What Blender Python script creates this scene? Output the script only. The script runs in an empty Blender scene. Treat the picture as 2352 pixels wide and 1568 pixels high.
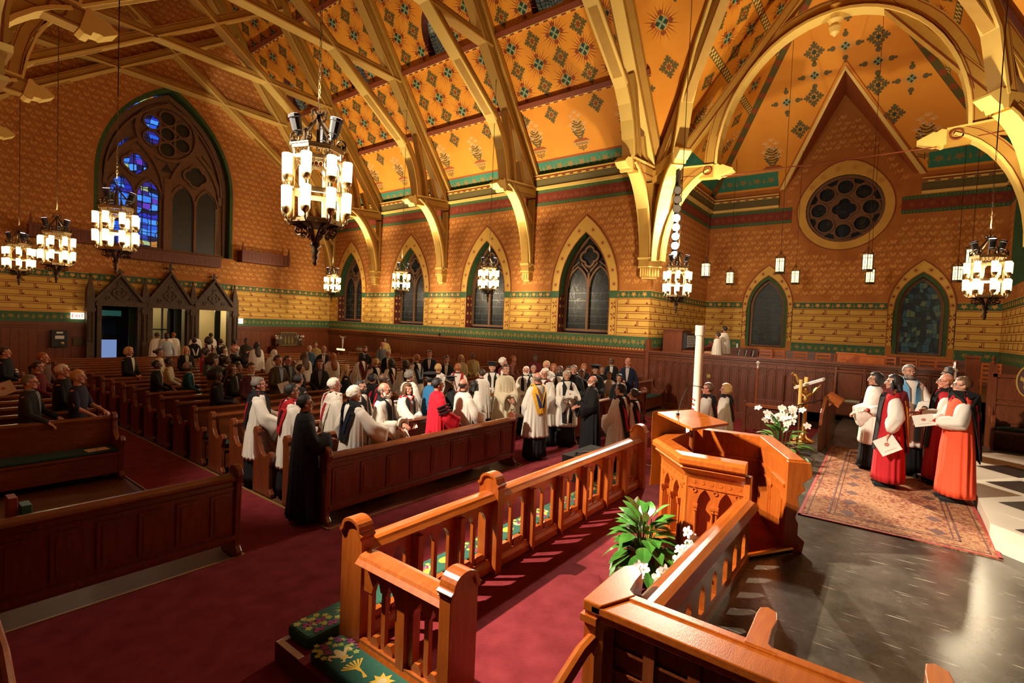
import bpy, bmesh, math, random
from mathutils import Vector, Matrix, noise
from mathutils.geometry import tessellate_polygon
R = math.radians; PI = math.pi
sin, cos = math.sin, math.cos
SC = bpy.context.scene
COL = SC.collection
random.seed(7)

# ---------------------------------------------------------------- camera, world, exposure
F_PX, YAW, PIT, ROLL, CAM_H = 1161.0, R(52.64), R(-2.01), R(2.357), 2.75
fw = Vector((sin(YAW)*cos(PIT), cos(YAW)*cos(PIT), sin(PIT)))
rt = Vector((cos(YAW), -sin(YAW), 0)); up = rt.cross(fw)
r2 = rt*cos(ROLL) + up*sin(ROLL); u2 = -rt*sin(ROLL) + up*cos(ROLL)
cam = bpy.data.cameras.new('camera'); cam.sensor_width = 36; cam.lens = F_PX/2352*36
cam.clip_start = .05; cam.clip_end = 200
co = bpy.data.objects.new('camera', cam); COL.objects.link(co)
M = Matrix((r2, u2, -fw)).transposed().to_4x4(); M.translation = (0, 0, CAM_H)
co.matrix_world = M; SC.camera = co
SC.view_settings.view_transform = 'Standard'; SC.view_settings.look = 'None'
SC.view_settings.gamma = 1; SC.view_settings.use_curve_mapping = False
SC.view_settings.exposure = 0.0
SC.cycles.use_adaptive_sampling = True; SC.cycles.adaptive_threshold = .025; SC.cycles.max_bounces = 4; SC.cycles.diffuse_bounces = 3; SC.cycles.glossy_bounces = 2
SC.cycles.transmission_bounces = 2; SC.cycles.transparent_max_bounces = 4
SC.cycles.use_denoising = True; SC.cycles.caustics_reflective = False; SC.cycles.caustics_refractive = False
SC.cycles.sample_clamp_indirect = 4; SC.cycles.use_light_tree = True
W = bpy.data.worlds.new('world'); SC.world = W; W.use_nodes = True
W.node_tree.nodes['Background'].inputs[0].default_value = (.02, .03, .06, 1)
W.node_tree.nodes['Background'].inputs[1].default_value = .3

def ray(px, py):
    d = (px-1176)*r2 - (py-784)*u2 + F_PX*fw
    return d
def at_z(px, py, z):
    d = ray(px, py); return Vector((0, 0, CAM_H)) + d*((z-CAM_H)/d.z)
def at_x(px, py, x):
    d = ray(px, py); return Vector((0, 0, CAM_H)) + d*(x/d.x)
def at_y(px, py, y):
    d = ray(px, py); return Vector((0, 0, CAM_H)) + d*(y/d.y)

# two stage light towers stand either side of the crossing; their lamps are the key light
def spot(name, loc, tgt, power, ang, blend, col, size=.15):
    l = bpy.data.lights.new(name, 'SPOT'); l.energy = power; l.spot_size = R(ang); l.spot_blend = blend
    l.color = col; l.shadow_soft_size = size
    o = bpy.data.objects.new(name, l); COL.objects.link(o); o.location = loc
    o.rotation_euler = (Vector(tgt)-Vector(loc)).to_track_quat('-Z', 'Y').to_euler()
    return o
KEY = (1, .86, .68)
spot('key_light', (.80, 6.62, 6.6), (8.8, -.1, 1), 7200, 40, .5, KEY, .10)
spot('key_light', (.80, 6.55, 6.2), (4.9, 1.4, .5), 6000, 42, .45, KEY, .05)
spot('key_light', (.85, 6.62, 5.8), (9.5, 5.6, 1.2), 3800, 50, .7, KEY, .12)
spot('key_light', (16.15, 5.80, 6.5), (9.6, -.6, 1), 7000, 44, .6, KEY, .10)
spot('key_light', (16.15, 5.80, 6.1), (6.0, .6, .5), 5000, 32, .6, KEY, .08)
spot('key_light', (16.15, 5.80, 5.7), (8.2, 6.0, 1), 1800, 44, .8, KEY, .12)
spot('key_light', (.85, 6.9, 6.0), (4.7, 7.8, 1.3), 1300, 46, .8, KEY, .12)
TL, TR = Vector((.42, 6.95, 0)), Vector((16.6, 6.05, 0))

# ---------------------------------------------------------------- helpers
class G:
    def __init__(s): s.v = []; s.f = []; s.m = []
    def add(s, vs, fs, m=0):
        b = len(s.v); s.v += [tuple(p) for p in vs]
        for f in fs: s.f.append(tuple(i+b for i in f)); s.m.append(m)
    def box(s, x0, x1, y0, y1, z0, z1, m=0):
        s.add([(x, y, z) for z in (z0, z1) for y in (y0, y1) for x in (x0, x1)],
              [(0, 2, 3, 1), (4, 5, 7, 6), (0, 1, 5, 4), (2, 6, 7, 3), (0, 4, 6, 2), (1, 3, 7, 5)], m)
    def fbox(s, fr, u0, u1, w0, w1, d0, d1, m=0):
        s.add([fr(u, w, d) for d in (d0, d1) for w in (w0, w1) for u in (u0, u1)],
              [(0, 2, 3, 1), (4, 5, 7, 6), (0, 1, 5, 4), (2, 6, 7, 3), (0, 4, 6, 2), (1, 3, 7, 5)], m)
    def flat(s, fr, poly, d, m=0):
        s.add([fr(u, w, d) for u, w in poly], [tuple(range(len(poly)))], m)
    def holes(s, fr, outer, hs, d, m=0):
        polys = [[Vector((u, w, 0)) for u, w in p] for p in [outer]+hs]
        tris = tessellate_polygon(polys); pts = [p for q in polys for p in q]
        s.add([fr(p.x, p.y, d) for p in pts], [tuple(t) for t in tris], m)
    def prism(s, fr, poly, d0, d1, m=0, cap0=True):
        n = len(poly)
        vs = [fr(u, w, d0) for u, w in poly] + [fr(u, w, d1) for u, w in poly]
        fs = [(i, (i+1) % n, (i+1) % n+n, i+n) for i in range(n)]
        polys = [[Vector((u, w, 0)) for u, w in poly]]
        t = tessellate_polygon(polys)
        fs += [tuple(i+n for i in q) for q in t]
        if cap0: fs += [tuple(q) for q in t]
        s.add(vs, fs, m)
    def ribbon(s, fr, pts, w, d0, d1, m=0, closed=False):
        n = len(pts); L = []; Rr = []
        for i in range(n):
            if closed: a, b = pts[i-1], pts[(i+1) % n]
            else: a, b = pts[max(0, i-1)], pts[min(n-1, i+1)]
            t = Vector((b[0]-a[0], b[1]-a[1])); t = t.normalized() if t.length > 1e-9 else Vector((1, 0))
            ww = w[i] if isinstance(w, (list, tuple)) else w
            nx, ny = -t.y*ww/2, t.x*ww/2
            L.append((pts[i][0]+nx, pts[i][1]+ny)); Rr.append((pts[i][0]-nx, pts[i][1]-ny))
        vs = []
        for i in range(n):
            vs += [fr(*L[i], d0), fr(*Rr[i], d0), fr(*Rr[i], d1), fr(*L[i], d1)]
        fs = []
        for i in range(n if closed else n-1):
            a, b = i*4, ((i+1) % n)*4
            for k in range(4): fs.append((a+k, a+(k+1) % 4, b+(k+1) % 4, b+k))
        if not closed: fs += [(0, 3, 2, 1), (n*4-4, n*4-3, n*4-2, n*4-1)]
        s.add(vs, fs, m)
    def loft(s, rings, m=0, cap=True, closed=True):
        n = len(rings[0]); vs = [p for r in rings for p in r]; fs = []
        for i in range(len(rings)-1):
            for k in range(n if closed else n-1):
                fs.append((i*n+k, i*n+(k+1) % n, (i+1)*n+(k+1) % n, (i+1)*n+k))
        if cap: fs += [tuple(range(n-1, -1, -1)), tuple((len(rings)-1)*n+k for k in range(n))]
        s.add(vs, fs, m)
    def tube(s, pts, r, n=8, m=0, cap=True):
        pts = [Vector(p) for p in pts]; rings = []; prev = None
        for i, p in enumerate(pts):
            t = (pts[min(i+1, len(pts)-1)] - pts[max(i-1, 0)]).normalized()
            a = Vector((0, 0, 1)) if abs(t.z) < .95 else Vector((1, 0, 0))
            if prev is not None: a = prev
            x = (a - t*a.dot(t)).normalized(); y = t.cross(x); prev = x
            rr = r[i] if isinstance(r, (list, tuple)) else r
            rings.append([p + x*rr*cos(2*PI*k/n) + y*rr*sin(2*PI*k/n) for k in range(n)])
        s.loft(rings, m, cap)
    def lathe(s, prof, c=(0, 0, 0), n=12, m=0, fr=None):
        rings = []
        for r, z in prof:
            ring = []
            for k in range(n):
                a = 2*PI*k/n
                p = (r*cos(a), r*sin(a), z)
                ring.append((c[0]+p[0], c[1]+p[1], c[2]+p[2]) if fr is None else fr(*p))
            rings.append(ring)
        s.loft(rings, m)
    def ball(s, c, r, n=8, k=6, m=0, sc=(1, 1, 1)):
        rings = []
        for j in range(k+1):
            a = -PI/2 + PI*j/k; rr = max(cos(a), .02)*r
            rings.append([(c[0]+rr*cos(2*PI*i/n)*sc[0], c[1]+rr*sin(2*PI*i/n)*sc[1], c[2]+r*sin(a)*sc[2]) for i in range(n)])
        s.loft(rings, m)
    def mesh(s, name, mats, smooth=False):
        me = bpy.data.meshes.new(name); me.from_pydata(s.v, [], s.f)
        for m in mats: me.materials.append(m)
        if len(mats) > 1: me.polygons.foreach_set('material_index', s.m)
        bm = bmesh.new(); bm.from_mesh(me)
        bmesh.ops.recalc_face_normals(bm, faces=bm.faces); bm.to_mesh(me); bm.free()
        if smooth: me.polygons.foreach_set('use_smooth', [True]*len(me.polygons))
        me.update(); return me
    def build(s, name, mats, parent=None, smooth=False, bevel=0, **tags):
        if not isinstance(mats, (list, tuple)): mats = [mats]
        o = bpy.data.objects.new(name, s.mesh(name, mats, smooth)); COL.objects.link(o)
        if parent is not None: o.parent = parent
        if bevel:
            b = o.modifiers.new('bevel', 'BEVEL'); b.width = bevel; b.segments = 2; b.limit_method = 'ANGLE'
        tag(o, **tags); return o
def tag(o, label=None, cat=None, group=None, kind=None):
    if label: o['label'] = label
    if cat: o['category'] = cat
    if group: o['group'] = group
    if kind: o['kind'] = kind
    return o
def empty(name, loc=(0, 0, 0), rz=0, **tags):
    o = bpy.data.objects.new(name, None); COL.objects.link(o); o.location = loc; o.rotation_euler = (0, 0, rz)
    o.empty_display_size = .1
    tag(o, **tags); return o
KIDS = {}
def copy_tree(o, parent=None):
    c = o.copy(); COL.objects.link(c); c.parent = parent
    for ch in [q for q in COL.objects if q.parent is o]: copy_tree(ch, c)
    return c
ident = lambda u, w, d: (u, w, d)

# ---------------------------------------------------------------- materials
def mat(name, c, rough=.6, metal=0, spec=.5, emit=None, est=0, c2=None, nscale=6, nmix=.5, bump=0, bscale=40, coat=0, stretch=None, detail=3, coord='Object'):
    m = bpy.data.materials.new(name); m.use_nodes = True; nt = m.node_tree; b = nt.nodes['Principled BSDF']
    b.inputs['Base Color'].default_value = (*c, 1); b.inputs['Roughness'].default_value = rough
    b.inputs['Metallic'].default_value = metal; b.inputs['Specular IOR Level'].default_value = spec
    b.inputs['Coat Weight'].default_value = coat; b.inputs['Coat Roughness'].default_value = .12
    if emit: b.inputs['Emission Color'].default_value = (*emit, 1); b.inputs['Emission Strength'].default_value = est
    if c2 or bump:
        tc = nt.nodes.new('ShaderNodeTexCoord'); mp = nt.nodes.new('ShaderNodeMapping')
        nt.links.new(tc.outputs[coord], mp.inputs[0])
        if stretch: mp.inputs['Scale'].default_value = stretch
    if c2:
        n = nt.nodes.new('ShaderNodeTexNoise'); n.inputs['Scale'].default_value = nscale; n.inputs['Detail'].default_value = detail
        nt.links.new(mp.outputs[0], n.inputs['Vector'])
        r = nt.nodes.new('ShaderNodeValToRGB'); r.color_ramp.elements[0].position = .5-nmix/2; r.color_ramp.elements[1].position = .5+nmix/2
        r.color_ramp.elements[0].color = (*c, 1); r.color_ramp.elements[1].color = (*c2, 1)
        nt.links.new(n.outputs[0], r.inputs[0]); nt.links.new(r.outputs[0], b.inputs['Base Color'])
    if bump:
        n = nt.nodes.new('ShaderNodeTexNoise'); n.inputs['Scale'].default_value = bscale
        bp = nt.nodes.new('ShaderNodeBump'); bp.inputs['Strength'].default_value = bump; bp.inputs['Distance'].default_value = .02
        nt.links.new(mp.outputs[0], n.inputs['Vector']); nt.links.new(n.outputs[0], bp.inputs['Height']); nt.links.new(bp.outputs[0], b.inputs['Normal'])
    return m
WOOD = mat('mahogany', (.13, .028, .008), .32, c2=(.22, .055, .014), nscale=5, stretch=(1, 6, 6), coat=.5, bump=.08)  # mahogany darkened, the dim light over the pews put into the colour
WOODY = mat('mahogany_upright', (.13, .028, .008), .32, c2=(.22, .055, .014), nscale=5, stretch=(6, 6, .8), coat=.5, bump=.08)
LITW = mat('lit_mahogany', (.33, .068, .008), .3, c2=(.48, .12, .013), nscale=5, stretch=(.8, 6, 6), coat=.4, bump=.06)  # brighter copy of the mahogany, light on the rails put into its colour
LITWY = mat('lit_mahogany_upright', (.32, .064, .008), .34, c2=(.46, .11, .013), nscale=5, stretch=(6, 6, .8), coat=.3, bump=.06)
DARKW = mat('dark_carved_oak', (.045, .022, .008), .6, c2=(.10, .05, .018), nscale=8, bump=.3)
FLOORW = mat('floor_boards', (.09, .035, .012), .5, c2=(.15, .065, .022), nscale=4, stretch=(.6, 9, 1))
PAPER_W = mat('wallpaper_ground', (.40, .130, .022), .8, c2=(.52, .20, .034), nscale=2.2, detail=5)
PAPER_M = mat('wallpaper_leaf', (.72, .34, .085), .8, c2=(.60, .26, .055), nscale=5)
PAPER_D = mat('wallpaper_stem', (.36, .085, .012), .8)
BRICK = mat('yellow_block_paint', (.74, .45, .085), .75, c2=(.66, .38, .065), nscale=3)
LINE = mat('maroon_line_paint', (.26, .06, .012), .75)
GREEN = mat('green_band_paint', (.03, .09, .035), .7, c2=(.055, .14, .05), nscale=9)
TEAL = mat('teal_band_paint', (.02, .20, .13), .7, c2=(.04, .24, .14), nscale=9)
GOLD = mat('gold_stencil', (.62, .32, .06), .6)
GOLDD = mat('dull_gold_stencil', (.26, .19, .045), .7)
REDB = mat('maroon_frieze', (.17, .022, .010), .75, c2=(.22, .035, .014), nscale=8)
CEIL = mat('ochre_ceiling', (.78, .29, .018), .75, c2=(.84, .35, .026), nscale=1.2)
BEAM = mat('ochre_beam', (.52, .30, .055), .6, c2=(.44, .235, .035), nscale=3)
BEAML = mat('pale_moulding', (.86, .60, .16), .5)
PURL = mat('brown_purlin', (.22, .045, .012), .6)
CREAM = mat('cream_stencil', (.92, .70, .42), .7)
OLIVE = mat('olive_stencil', (.12, .09, .02), .7)
STARC = mat('pale_green_cross', (.27, .36, .20), .6)
STARD = mat('dark_green_diamond', (.012, .045, .025), .7)
STARR = mat('brown_ray_stencil', (.28, .055, .008), .7)
STONE = mat('tracery_stone', (.16, .075, .03), .7, c2=(.22, .11, .05), nscale=8)
DGREEN = mat('reveal_green', (.03, .075, .022), .75, c2=(.05, .11, .03), nscale=6)
DRED = mat('reveal_maroon', (.10, .016, .010), .75)
IRON = mat('bronze_iron', (.10, .065, .035), .38, metal=.85)
IRONL = mat('pale_bronze', (.42, .30, .15), .35, metal=.8)
BLACK = mat('black_metal', (.012, .012, .013), .45)
BRASS = mat('brass', (.75, .48, .14), .25, metal=1)
SHADE = mat('lit_glass_shade', (1, .85, .6), .5, emit=(1, .74, .36), est=2.7)
WHITEP = mat('white_plaster', (.75, .70, .6), .6)
def glass_mat(name, cols, scale, emit=0, lead=.06, rough=.15, aspect=(1, 1, 1)):
    m = bpy.data.materials.new(name); m.use_nodes = True; nt = m.node_tree; b = nt.nodes['Principled BSDF']
    tc = nt.nodes.new('ShaderNodeTexCoord'); wn_ = nt.nodes.new('ShaderNodeTexNoise'); wn_.inputs['Scale'].default_value = 1.1
    nt.links.new(tc.outputs['Object'], wn_.inputs['Vector'])
    ad = nt.nodes.new('ShaderNodeVectorMath'); ad.operation = 'MULTIPLY_ADD'; ad.inputs[1].default_value = (.7, .7, .7); nt.links.new(wn_.outputs['Color'], ad.inputs[0]); nt.links.new(tc.outputs['Object'], ad.inputs[2])
    mu = nt.nodes.new('ShaderNodeVectorMath'); mu.operation = 'MULTIPLY'; mu.inputs[1].default_value = tuple(scale*q for q in aspect); nt.links.new(ad.outputs[0], mu.inputs[0])
    fl = nt.nodes.new('ShaderNodeVectorMath'); fl.operation = 'FLOOR'; nt.links.new(mu.outputs[0], fl.inputs[0])
    wh = nt.nodes.new('ShaderNodeTexWhiteNoise'); nt.links.new(fl.outputs[0], wh.inputs[0])
    fr_ = nt.nodes.new('ShaderNodeVectorMath'); fr_.operation = 'FRACTION'; nt.links.new(mu.outputs[0], fr_.inputs[0])
    sp = nt.nodes.new('ShaderNodeSeparateXYZ'); nt.links.new(fr_.outputs[0], sp.inputs[0])
    mn = None
    for i in ((0, 2) if aspect[0] else (1, 2)):
        a = nt.nodes.new('ShaderNodeMath'); a.operation = 'GREATER_THAN'; a.inputs[1].default_value = lead; nt.links.new(sp.outputs[i], a.inputs[0])
        if mn is None: mn = a
        else:
            c = nt.nodes.new('ShaderNodeMath'); c.operation = 'MULTIPLY'; nt.links.new(mn.outputs[0], c.inputs[0]); nt.links.new(a.outputs[0], c.inputs[1]); mn = c
    r = nt.nodes.new('ShaderNodeValToRGB'); r.color_ramp.interpolation = 'CONSTANT'
    for i, c in enumerate(cols):
        e = r.color_ramp.elements[i] if i < 2 else r.color_ramp.elements.new(i/len(cols))
        e.position = i/len(cols); e.color = (*c, 1)
    nt.links.new(wh.outputs[0], r.inputs[0])
    mx = nt.nodes.new('ShaderNodeMix'); mx.data_type = 'RGBA'; mx.inputs[6].default_value = (.004, .004, .005, 1)
    nt.links.new(mn.outputs[0], mx.inputs[0]); nt.links.new(r.outputs[0], mx.inputs[7])
    nt.links.new(mx.outputs[2], b.inputs['Base Color']); b.inputs['Roughness'].default_value = rough; b.inputs['Specular IOR Level'].default_value = .25
    if emit:
        nt.links.new(mx.outputs[2], b.inputs['Emission Color']); b.inputs['Emission Strength'].default_value = emit
    return m
GLASSD = glass_mat('dark_leaded_glass', [(.006, .009, .010), (.012, .02, .024), (.008, .012, .012), (.02, .018, .012), (.009, .014, .024)], 5, .10, .10, .4, (0, 1, 1))
GLASSK = mat('unlit_window_glass', (.010, .012, .008), .4, c2=(.014, .016, .012), nscale=6)
GLASSB = glass_mat('blue_stained_glass', [(.02, .03, .5), (.04, .20, .85), (.01, .01, .06), (.10, .04, .50), (.02, .10, .7), (.02, .05, .4), (.01, .01, .03), (.06, .3, .95), (.30, .42, .20), (.03, .02, .2), (.40, .18, .04)], 3.2, 1.0, .07, .4, (1, 0, 1.3))
GLASSG = glass_mat('green_figure_glass', [(.006, .012, .012), (.04, .08, .06), (.012, .03, .025), (.07, .09, .04), (.008, .012, .015), (.02, .05, .06)], 7, .25, .08, .4, (0, 1, .7))
GLASSP = glass_mat('pale_leaded_glass', [(.30, .36, .28), (.40, .44, .34), (.22, .30, .26), (.34, .40, .22)], 9, .10, .16, .4, (0, 1, 1))
def carpet_mat():
    m = bpy.data.materials.new('red_ribbed_carpet'); m.use_nodes = True; nt = m.node_tree; b = nt.nodes['Principled BSDF']
    tc = nt.nodes.new('ShaderNodeTexCoord')
    n = nt.nodes.new('ShaderNodeTexNoise'); n.inputs['Scale'].default_value = 5; n.inputs['Detail'].default_value = 6
    w = nt.nodes.new('ShaderNodeTexWave'); w.inputs['Scale'].default_value = 38; w.bands_direction = 'DIAGONAL'; w.inputs['Distortion'].default_value = .6
    mp = nt.nodes.new('ShaderNodeMapping'); mp.inputs['Scale'].default_value = (1, 1, 1)
    nt.links.new(tc.outputs['Object'], mp.inputs[0]); nt.links.new(mp.outputs[0], w.inputs[0]); nt.links.new(tc.outputs['Object'], n.inputs[0])
    ad = nt.nodes.new('ShaderNodeMath'); ad.operation = 'MULTIPLY_ADD'; ad.inputs[1].default_value = .22
    nt.links.new(w.outputs[0], ad.inputs[0]); nt.links.new(n.outputs[0], ad.inputs[2])
    r = nt.nodes.new('ShaderNodeValToRGB'); r.color_ramp.elements[0].position = .35; r.color_ramp.elements[1].position = .95
    r.color_ramp.elements[0].color = (.15, .016, .020, 1); r.color_ramp.elements[1].color = (.27, .038, .045, 1)
    nt.links.new(ad.outputs[0], r.inputs[0]); nt.links.new(r.outputs[0], b.inputs['Base Color'])
    b.inputs['Roughness'].default_value = .95; b.inputs['Specular IOR Level'].default_value = .1
    bp = nt.nodes.new('ShaderNodeBump'); bp.inputs['Strength'].default_value = .35; bp.inputs['Distance'].default_value = .006
    nt.links.new(ad.outputs[0], bp.inputs['Height']); nt.links.new(bp.outputs[0], b.inputs['Normal'])
    return m
CARPET = carpet_mat()
def slate_mat():
    m = bpy.data.materials.new('black_polished_slate'); m.use_nodes = True; nt = m.node_tree; b = nt.nodes['Principled BSDF']
    tc = nt.nodes.new('ShaderNodeTexCoord')
    n = nt.nodes.new('ShaderNodeTexNoise'); n.inputs['Scale'].default_value = 3; n.inputs['Detail'].default_value = 8; n.inputs['Roughness'].default_value = .7
    nt.links.new(tc.outputs['Object'], n.inputs[0])
    r = nt.nodes.new('ShaderNodeValToRGB'); r.color_ramp.elements[0].position = .35; r.color_ramp.elements[1].position = .75
    r.color_ramp.elements[0].color = (.034, .029, .022, 1); r.color_ramp.elements[1].color = (.10, .085, .062, 1)
    nt.links.new(n.outputs[0], r.inputs[0])
    col = r.outputs[0]
    for k, (ang, sc, th, s) in enumerate([(20, 1.0, .83, 7), (-35, 1.3, .84, 5), (70, .9, .85, 9)]):
        mp = nt.nodes.new('ShaderNodeMapping'); mp.inputs['Rotation'].default_value = (0, 0, R(ang)); mp.inputs['Scale'].default_value = (s*6, s*.45, 1); mp.inputs['Location'].default_value = (k*7, k*3, 0)
        nt.links.new(tc.outputs['Object'], mp.inputs[0])
        v = nt.nodes.new('ShaderNodeTexNoise'); v.inputs['Scale'].default_value = sc; v.inputs['Detail'].default_value = 1
        nt.links.new(mp.outputs[0], v.inputs[0])
        g = nt.nodes.new('ShaderNodeMapRange'); g.inputs[1].default_value = .735; g.inputs[2].default_value = .80
        nt.links.new(v.outputs[0], g.inputs[0])
        mx = nt.nodes.new('ShaderNodeMix'); mx.data_type = 'RGBA'; mx.inputs[7].default_value = (.38, .33, .26, 1)
        nt.links.new(g.outputs[0], mx.inputs[0]); nt.links.new(col, mx.inputs[6]); col = mx.outputs[2]
    nt.links.new(col, b.inputs['Base Color'])
    rr = nt.nodes.new('ShaderNodeMapRange'); rr.inputs[3].default_value = .20; rr.inputs[4].default_value = .32
    nt.links.new(n.outputs[0], rr.inputs[0]); nt.links.new(rr.outputs[0], b.inputs['Roughness'])
    return m
SLATE = slate_mat()
MARBLE = mat('white_marble', (.72, .64, .50), .3, c2=(.60, .52, .40), nscale=2, nmix=.7, detail=8)
MARBLEB = mat('black_marble', (.02, .019, .02), .25)

# ---------------------------------------------------------------- outlines and painted motifs
def parch(c, a, z0, zs, zt, n=10):
    h = zt-zs; cc = (h*h-a*a)/(2*a); rad = a+cc; p = [(c-a, z0)]
    for i in range(n+1):
        z = h*i/n; x = -cc + math.sqrt(max(rad*rad-z*z, 0)); p.append((c-x, zs+z))
    for i in range(n-1, -1, -1):
        z = h*i/n; x = -cc + math.sqrt(max(rad*rad-z*z, 0)); p.append((c+x, zs+z))
    p.append((c+a, z0)); return p
def ring(cx, cy, r, n=28, r2=None, ph=0): return [(cx+r*cos(2*PI*i/n+ph), cy+(r2 or r)*sin(2*PI*i/n+ph)) for i in range(n)]
def inside(p, poly):
    x, y = p; c = False; j = len(poly)-1
    for i in range(len(poly)):
        xi, yi = poly[i]; xj, yj = poly[j]
        if (yi > y) != (yj > y) and x < (xj-xi)*(y-yi)/(yj-yi)+xi: c = not c
        j = i
    return c
def leafpair(g, fr, u, w, s, m, ms, d):
    for sg in (-1, 1):
        g.flat(fr, [(u+sg*q[0]*s, w+q[1]*s) for q in [(.02, -.35), (.30, -.12), (.42, .16), (.22, .30), (.10, .12), (.03, .2)]], d, m)
    g.flat(fr, [(u+.5*s, w-.42*s), (u+.58*s, w-.25*s), (u+.5*s, w-.02*s), (u+.42*s, w-.25*s)], d, m)
    g.flat(fr, [(u-.30*s, w-.5*s), (u-.22*s, w-.5*s), (u+.05*s, w-.30*s), (u-.03*s, w-.30*s)], d, ms)
def paper(g, fr, region, holes, d, m, ms, s=.27, px=.30, pz=.23):
    us = [p[0] for p in region]; ws = [p[1] for p in region]
    j = 0; w = min(ws)+.12
    while w < max(ws):
        u = min(us)+.1+(px/2 if j % 2 else 0)
        while u < max(us):
            uu, ww = u+random.uniform(-.03, .03), w+random.uniform(-.03, .03)
            ok = all(inside((uu+a, ww+b), region) for a, b in ((-.13, 0), (.13, 0), (0, .12), (0, -.14))) and not any(inside((uu+a, ww+b), h) for h in holes for a, b in ((-.15, 0), (.15, 0), (0, .12), (0, -.15), (-.12, -.12), (.12, -.12)))
            if ok: leafpair(g, fr, uu, ww, s*random.uniform(.85, 1.1), m, ms, d)
            u += px
        w += pz; j += 1
def bricks(g, fr, u0, u1, w0, w1, d, mb, ml, L=.80, rows=5):
    g.flat(fr, [(u0, w0), (u1, w0), (u1, w1), (u0, w1)], d, mb)
    h = (w1-w0)/rows; t = .024; e = d+.004
    q = lambda a, b, c_, f: g.flat(fr, [(a, c_), (b, c_), (b, f), (a, f)], e, ml)
    for j in range(rows+1):
        w = w0+j*h
        if j > 0: q(u0, u1, min(w, w1)-t, min(w, w1))
        if j < rows: q(u0, u1, w+.045, w+.045+t)
    for j in range(rows):
        u = math.floor(u0/L)*L+(L/2 if j % 2 else 0)
        while u < u1:
            if u0 < u < u1-.06:
                q(u, u+t, w0+j*h+.045, w0+(j+1)*h-.02); q(u+.05, u+.05+t, w0+j*h+.045, w0+(j+1)*h-.02)
            if u0 < u+.07 and u+.15 < u1: q(u+.07, u+.14, w0+j*h+.065, w0+j*h+.125)
            u += L
def rosettes(g, fr, u0, u1, wc, r, step, d, m, ms=None):
    n = max(1, int((u1-u0)/step)); st = (u1-u0)/n
    for i in range(n):
        u = u0+(i+.5)*st
        g.flat(fr, [(u+r*(1 if k % 2 else .5)*cos(PI*k/5+.31)*1.15, wc+r*(1 if k % 2 else .5)*sin(PI*k/5+.31)) for k in range(10)], d, m)
        if ms is not None: g.flat(fr, [(u+st/2-.05, wc-r*.5), (u+st/2, wc-r), (u+st/2+.05, wc-r*.5), (u+st/2, wc+r*.8)], d, ms)
def dots(g, fr, u0, u1, wc, r, step, d, m):
    u = u0+step/2
    while u < u1: g.flat(fr, ring(u, wc, r, 6), d, m); u += step
def star(g, fr, u, w, s, d, mr, md, mc):
    for k in range(24):
        a = 2*PI*k/24; r0, r1 = .22*s, (.62 if k % 2 else .5)*s; da = .05
        g.flat(fr, [(u+r0*cos(a-da*1.6), w+r0*sin(a-da*1.6)), (u+r1*cos(a), w+r1*sin(a)), (u+r0*cos(a+da*1.6), w+r0*sin(a+da*1.6))], d, mr)
    for k in range(4):
        a = PI/2*k; g.flat(fr, ring(u+.30*s*cos(a), w+.30*s*sin(a), .075*s, 7), d+.002, mr)
    g.flat(fr, [(u+.23*s, w), (u, w+.23*s), (u-.23*s, w), (u, w-.23*s)], d+.004, md)
    for k in range(4):
        a = PI/4+PI/2*k
        g.flat(fr, [(u+.02*s*cos(a+PI/2), w+.02*s*sin(a+PI/2)), (u+.2*s*cos(a)+.045*s*cos(a+PI/2), w+.2*s*sin(a)+.045*s*sin(a+PI/2)), (u+.2*s*cos(a)-.045*s*cos(a+PI/2), w+.2*s*sin(a)-.045*s*sin(a+PI/2)), (u-.02*s*cos(a+PI/2), w-.02*s*sin(a+PI/2))], d+.006, mc)
def quatre(g, fr, u, w, s, d, m, mc):
    for k in range(8):
        a = PI/4*k; rr = .27*s if k % 2 == 0 else .24*s
        g.flat(fr, ring(u+rr*cos(a), w+rr*sin(a)*1.15, (.125 if k % 2 == 0 else .10)*s, 8), d+k*.0004, m)
        g.flat(fr, [(u+.05*s*cos(a+1.57), w+.05*s*sin(a+1.57)), (u+rr*cos(a), w+rr*1.15*sin(a)), (u-.05*s*cos(a+1.57), w-.05*s*sin(a+1.57))], d+.001, m)
    for k in range(4):
        a = PI/2*k; g.flat(fr, ring(u+.42*s*cos(a), w+.46*s*sin(a), .075*s, 7), d+.002, m)
        for e_ in (-.35, .35): g.flat(fr, ring(u+.36*s*cos(a+e_), w+.40*s*sin(a+e_), .05*s, 6), d+.003, m)
    g.flat(fr, ring(u, w, .1*s, 8), d+.003, mc)
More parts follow.
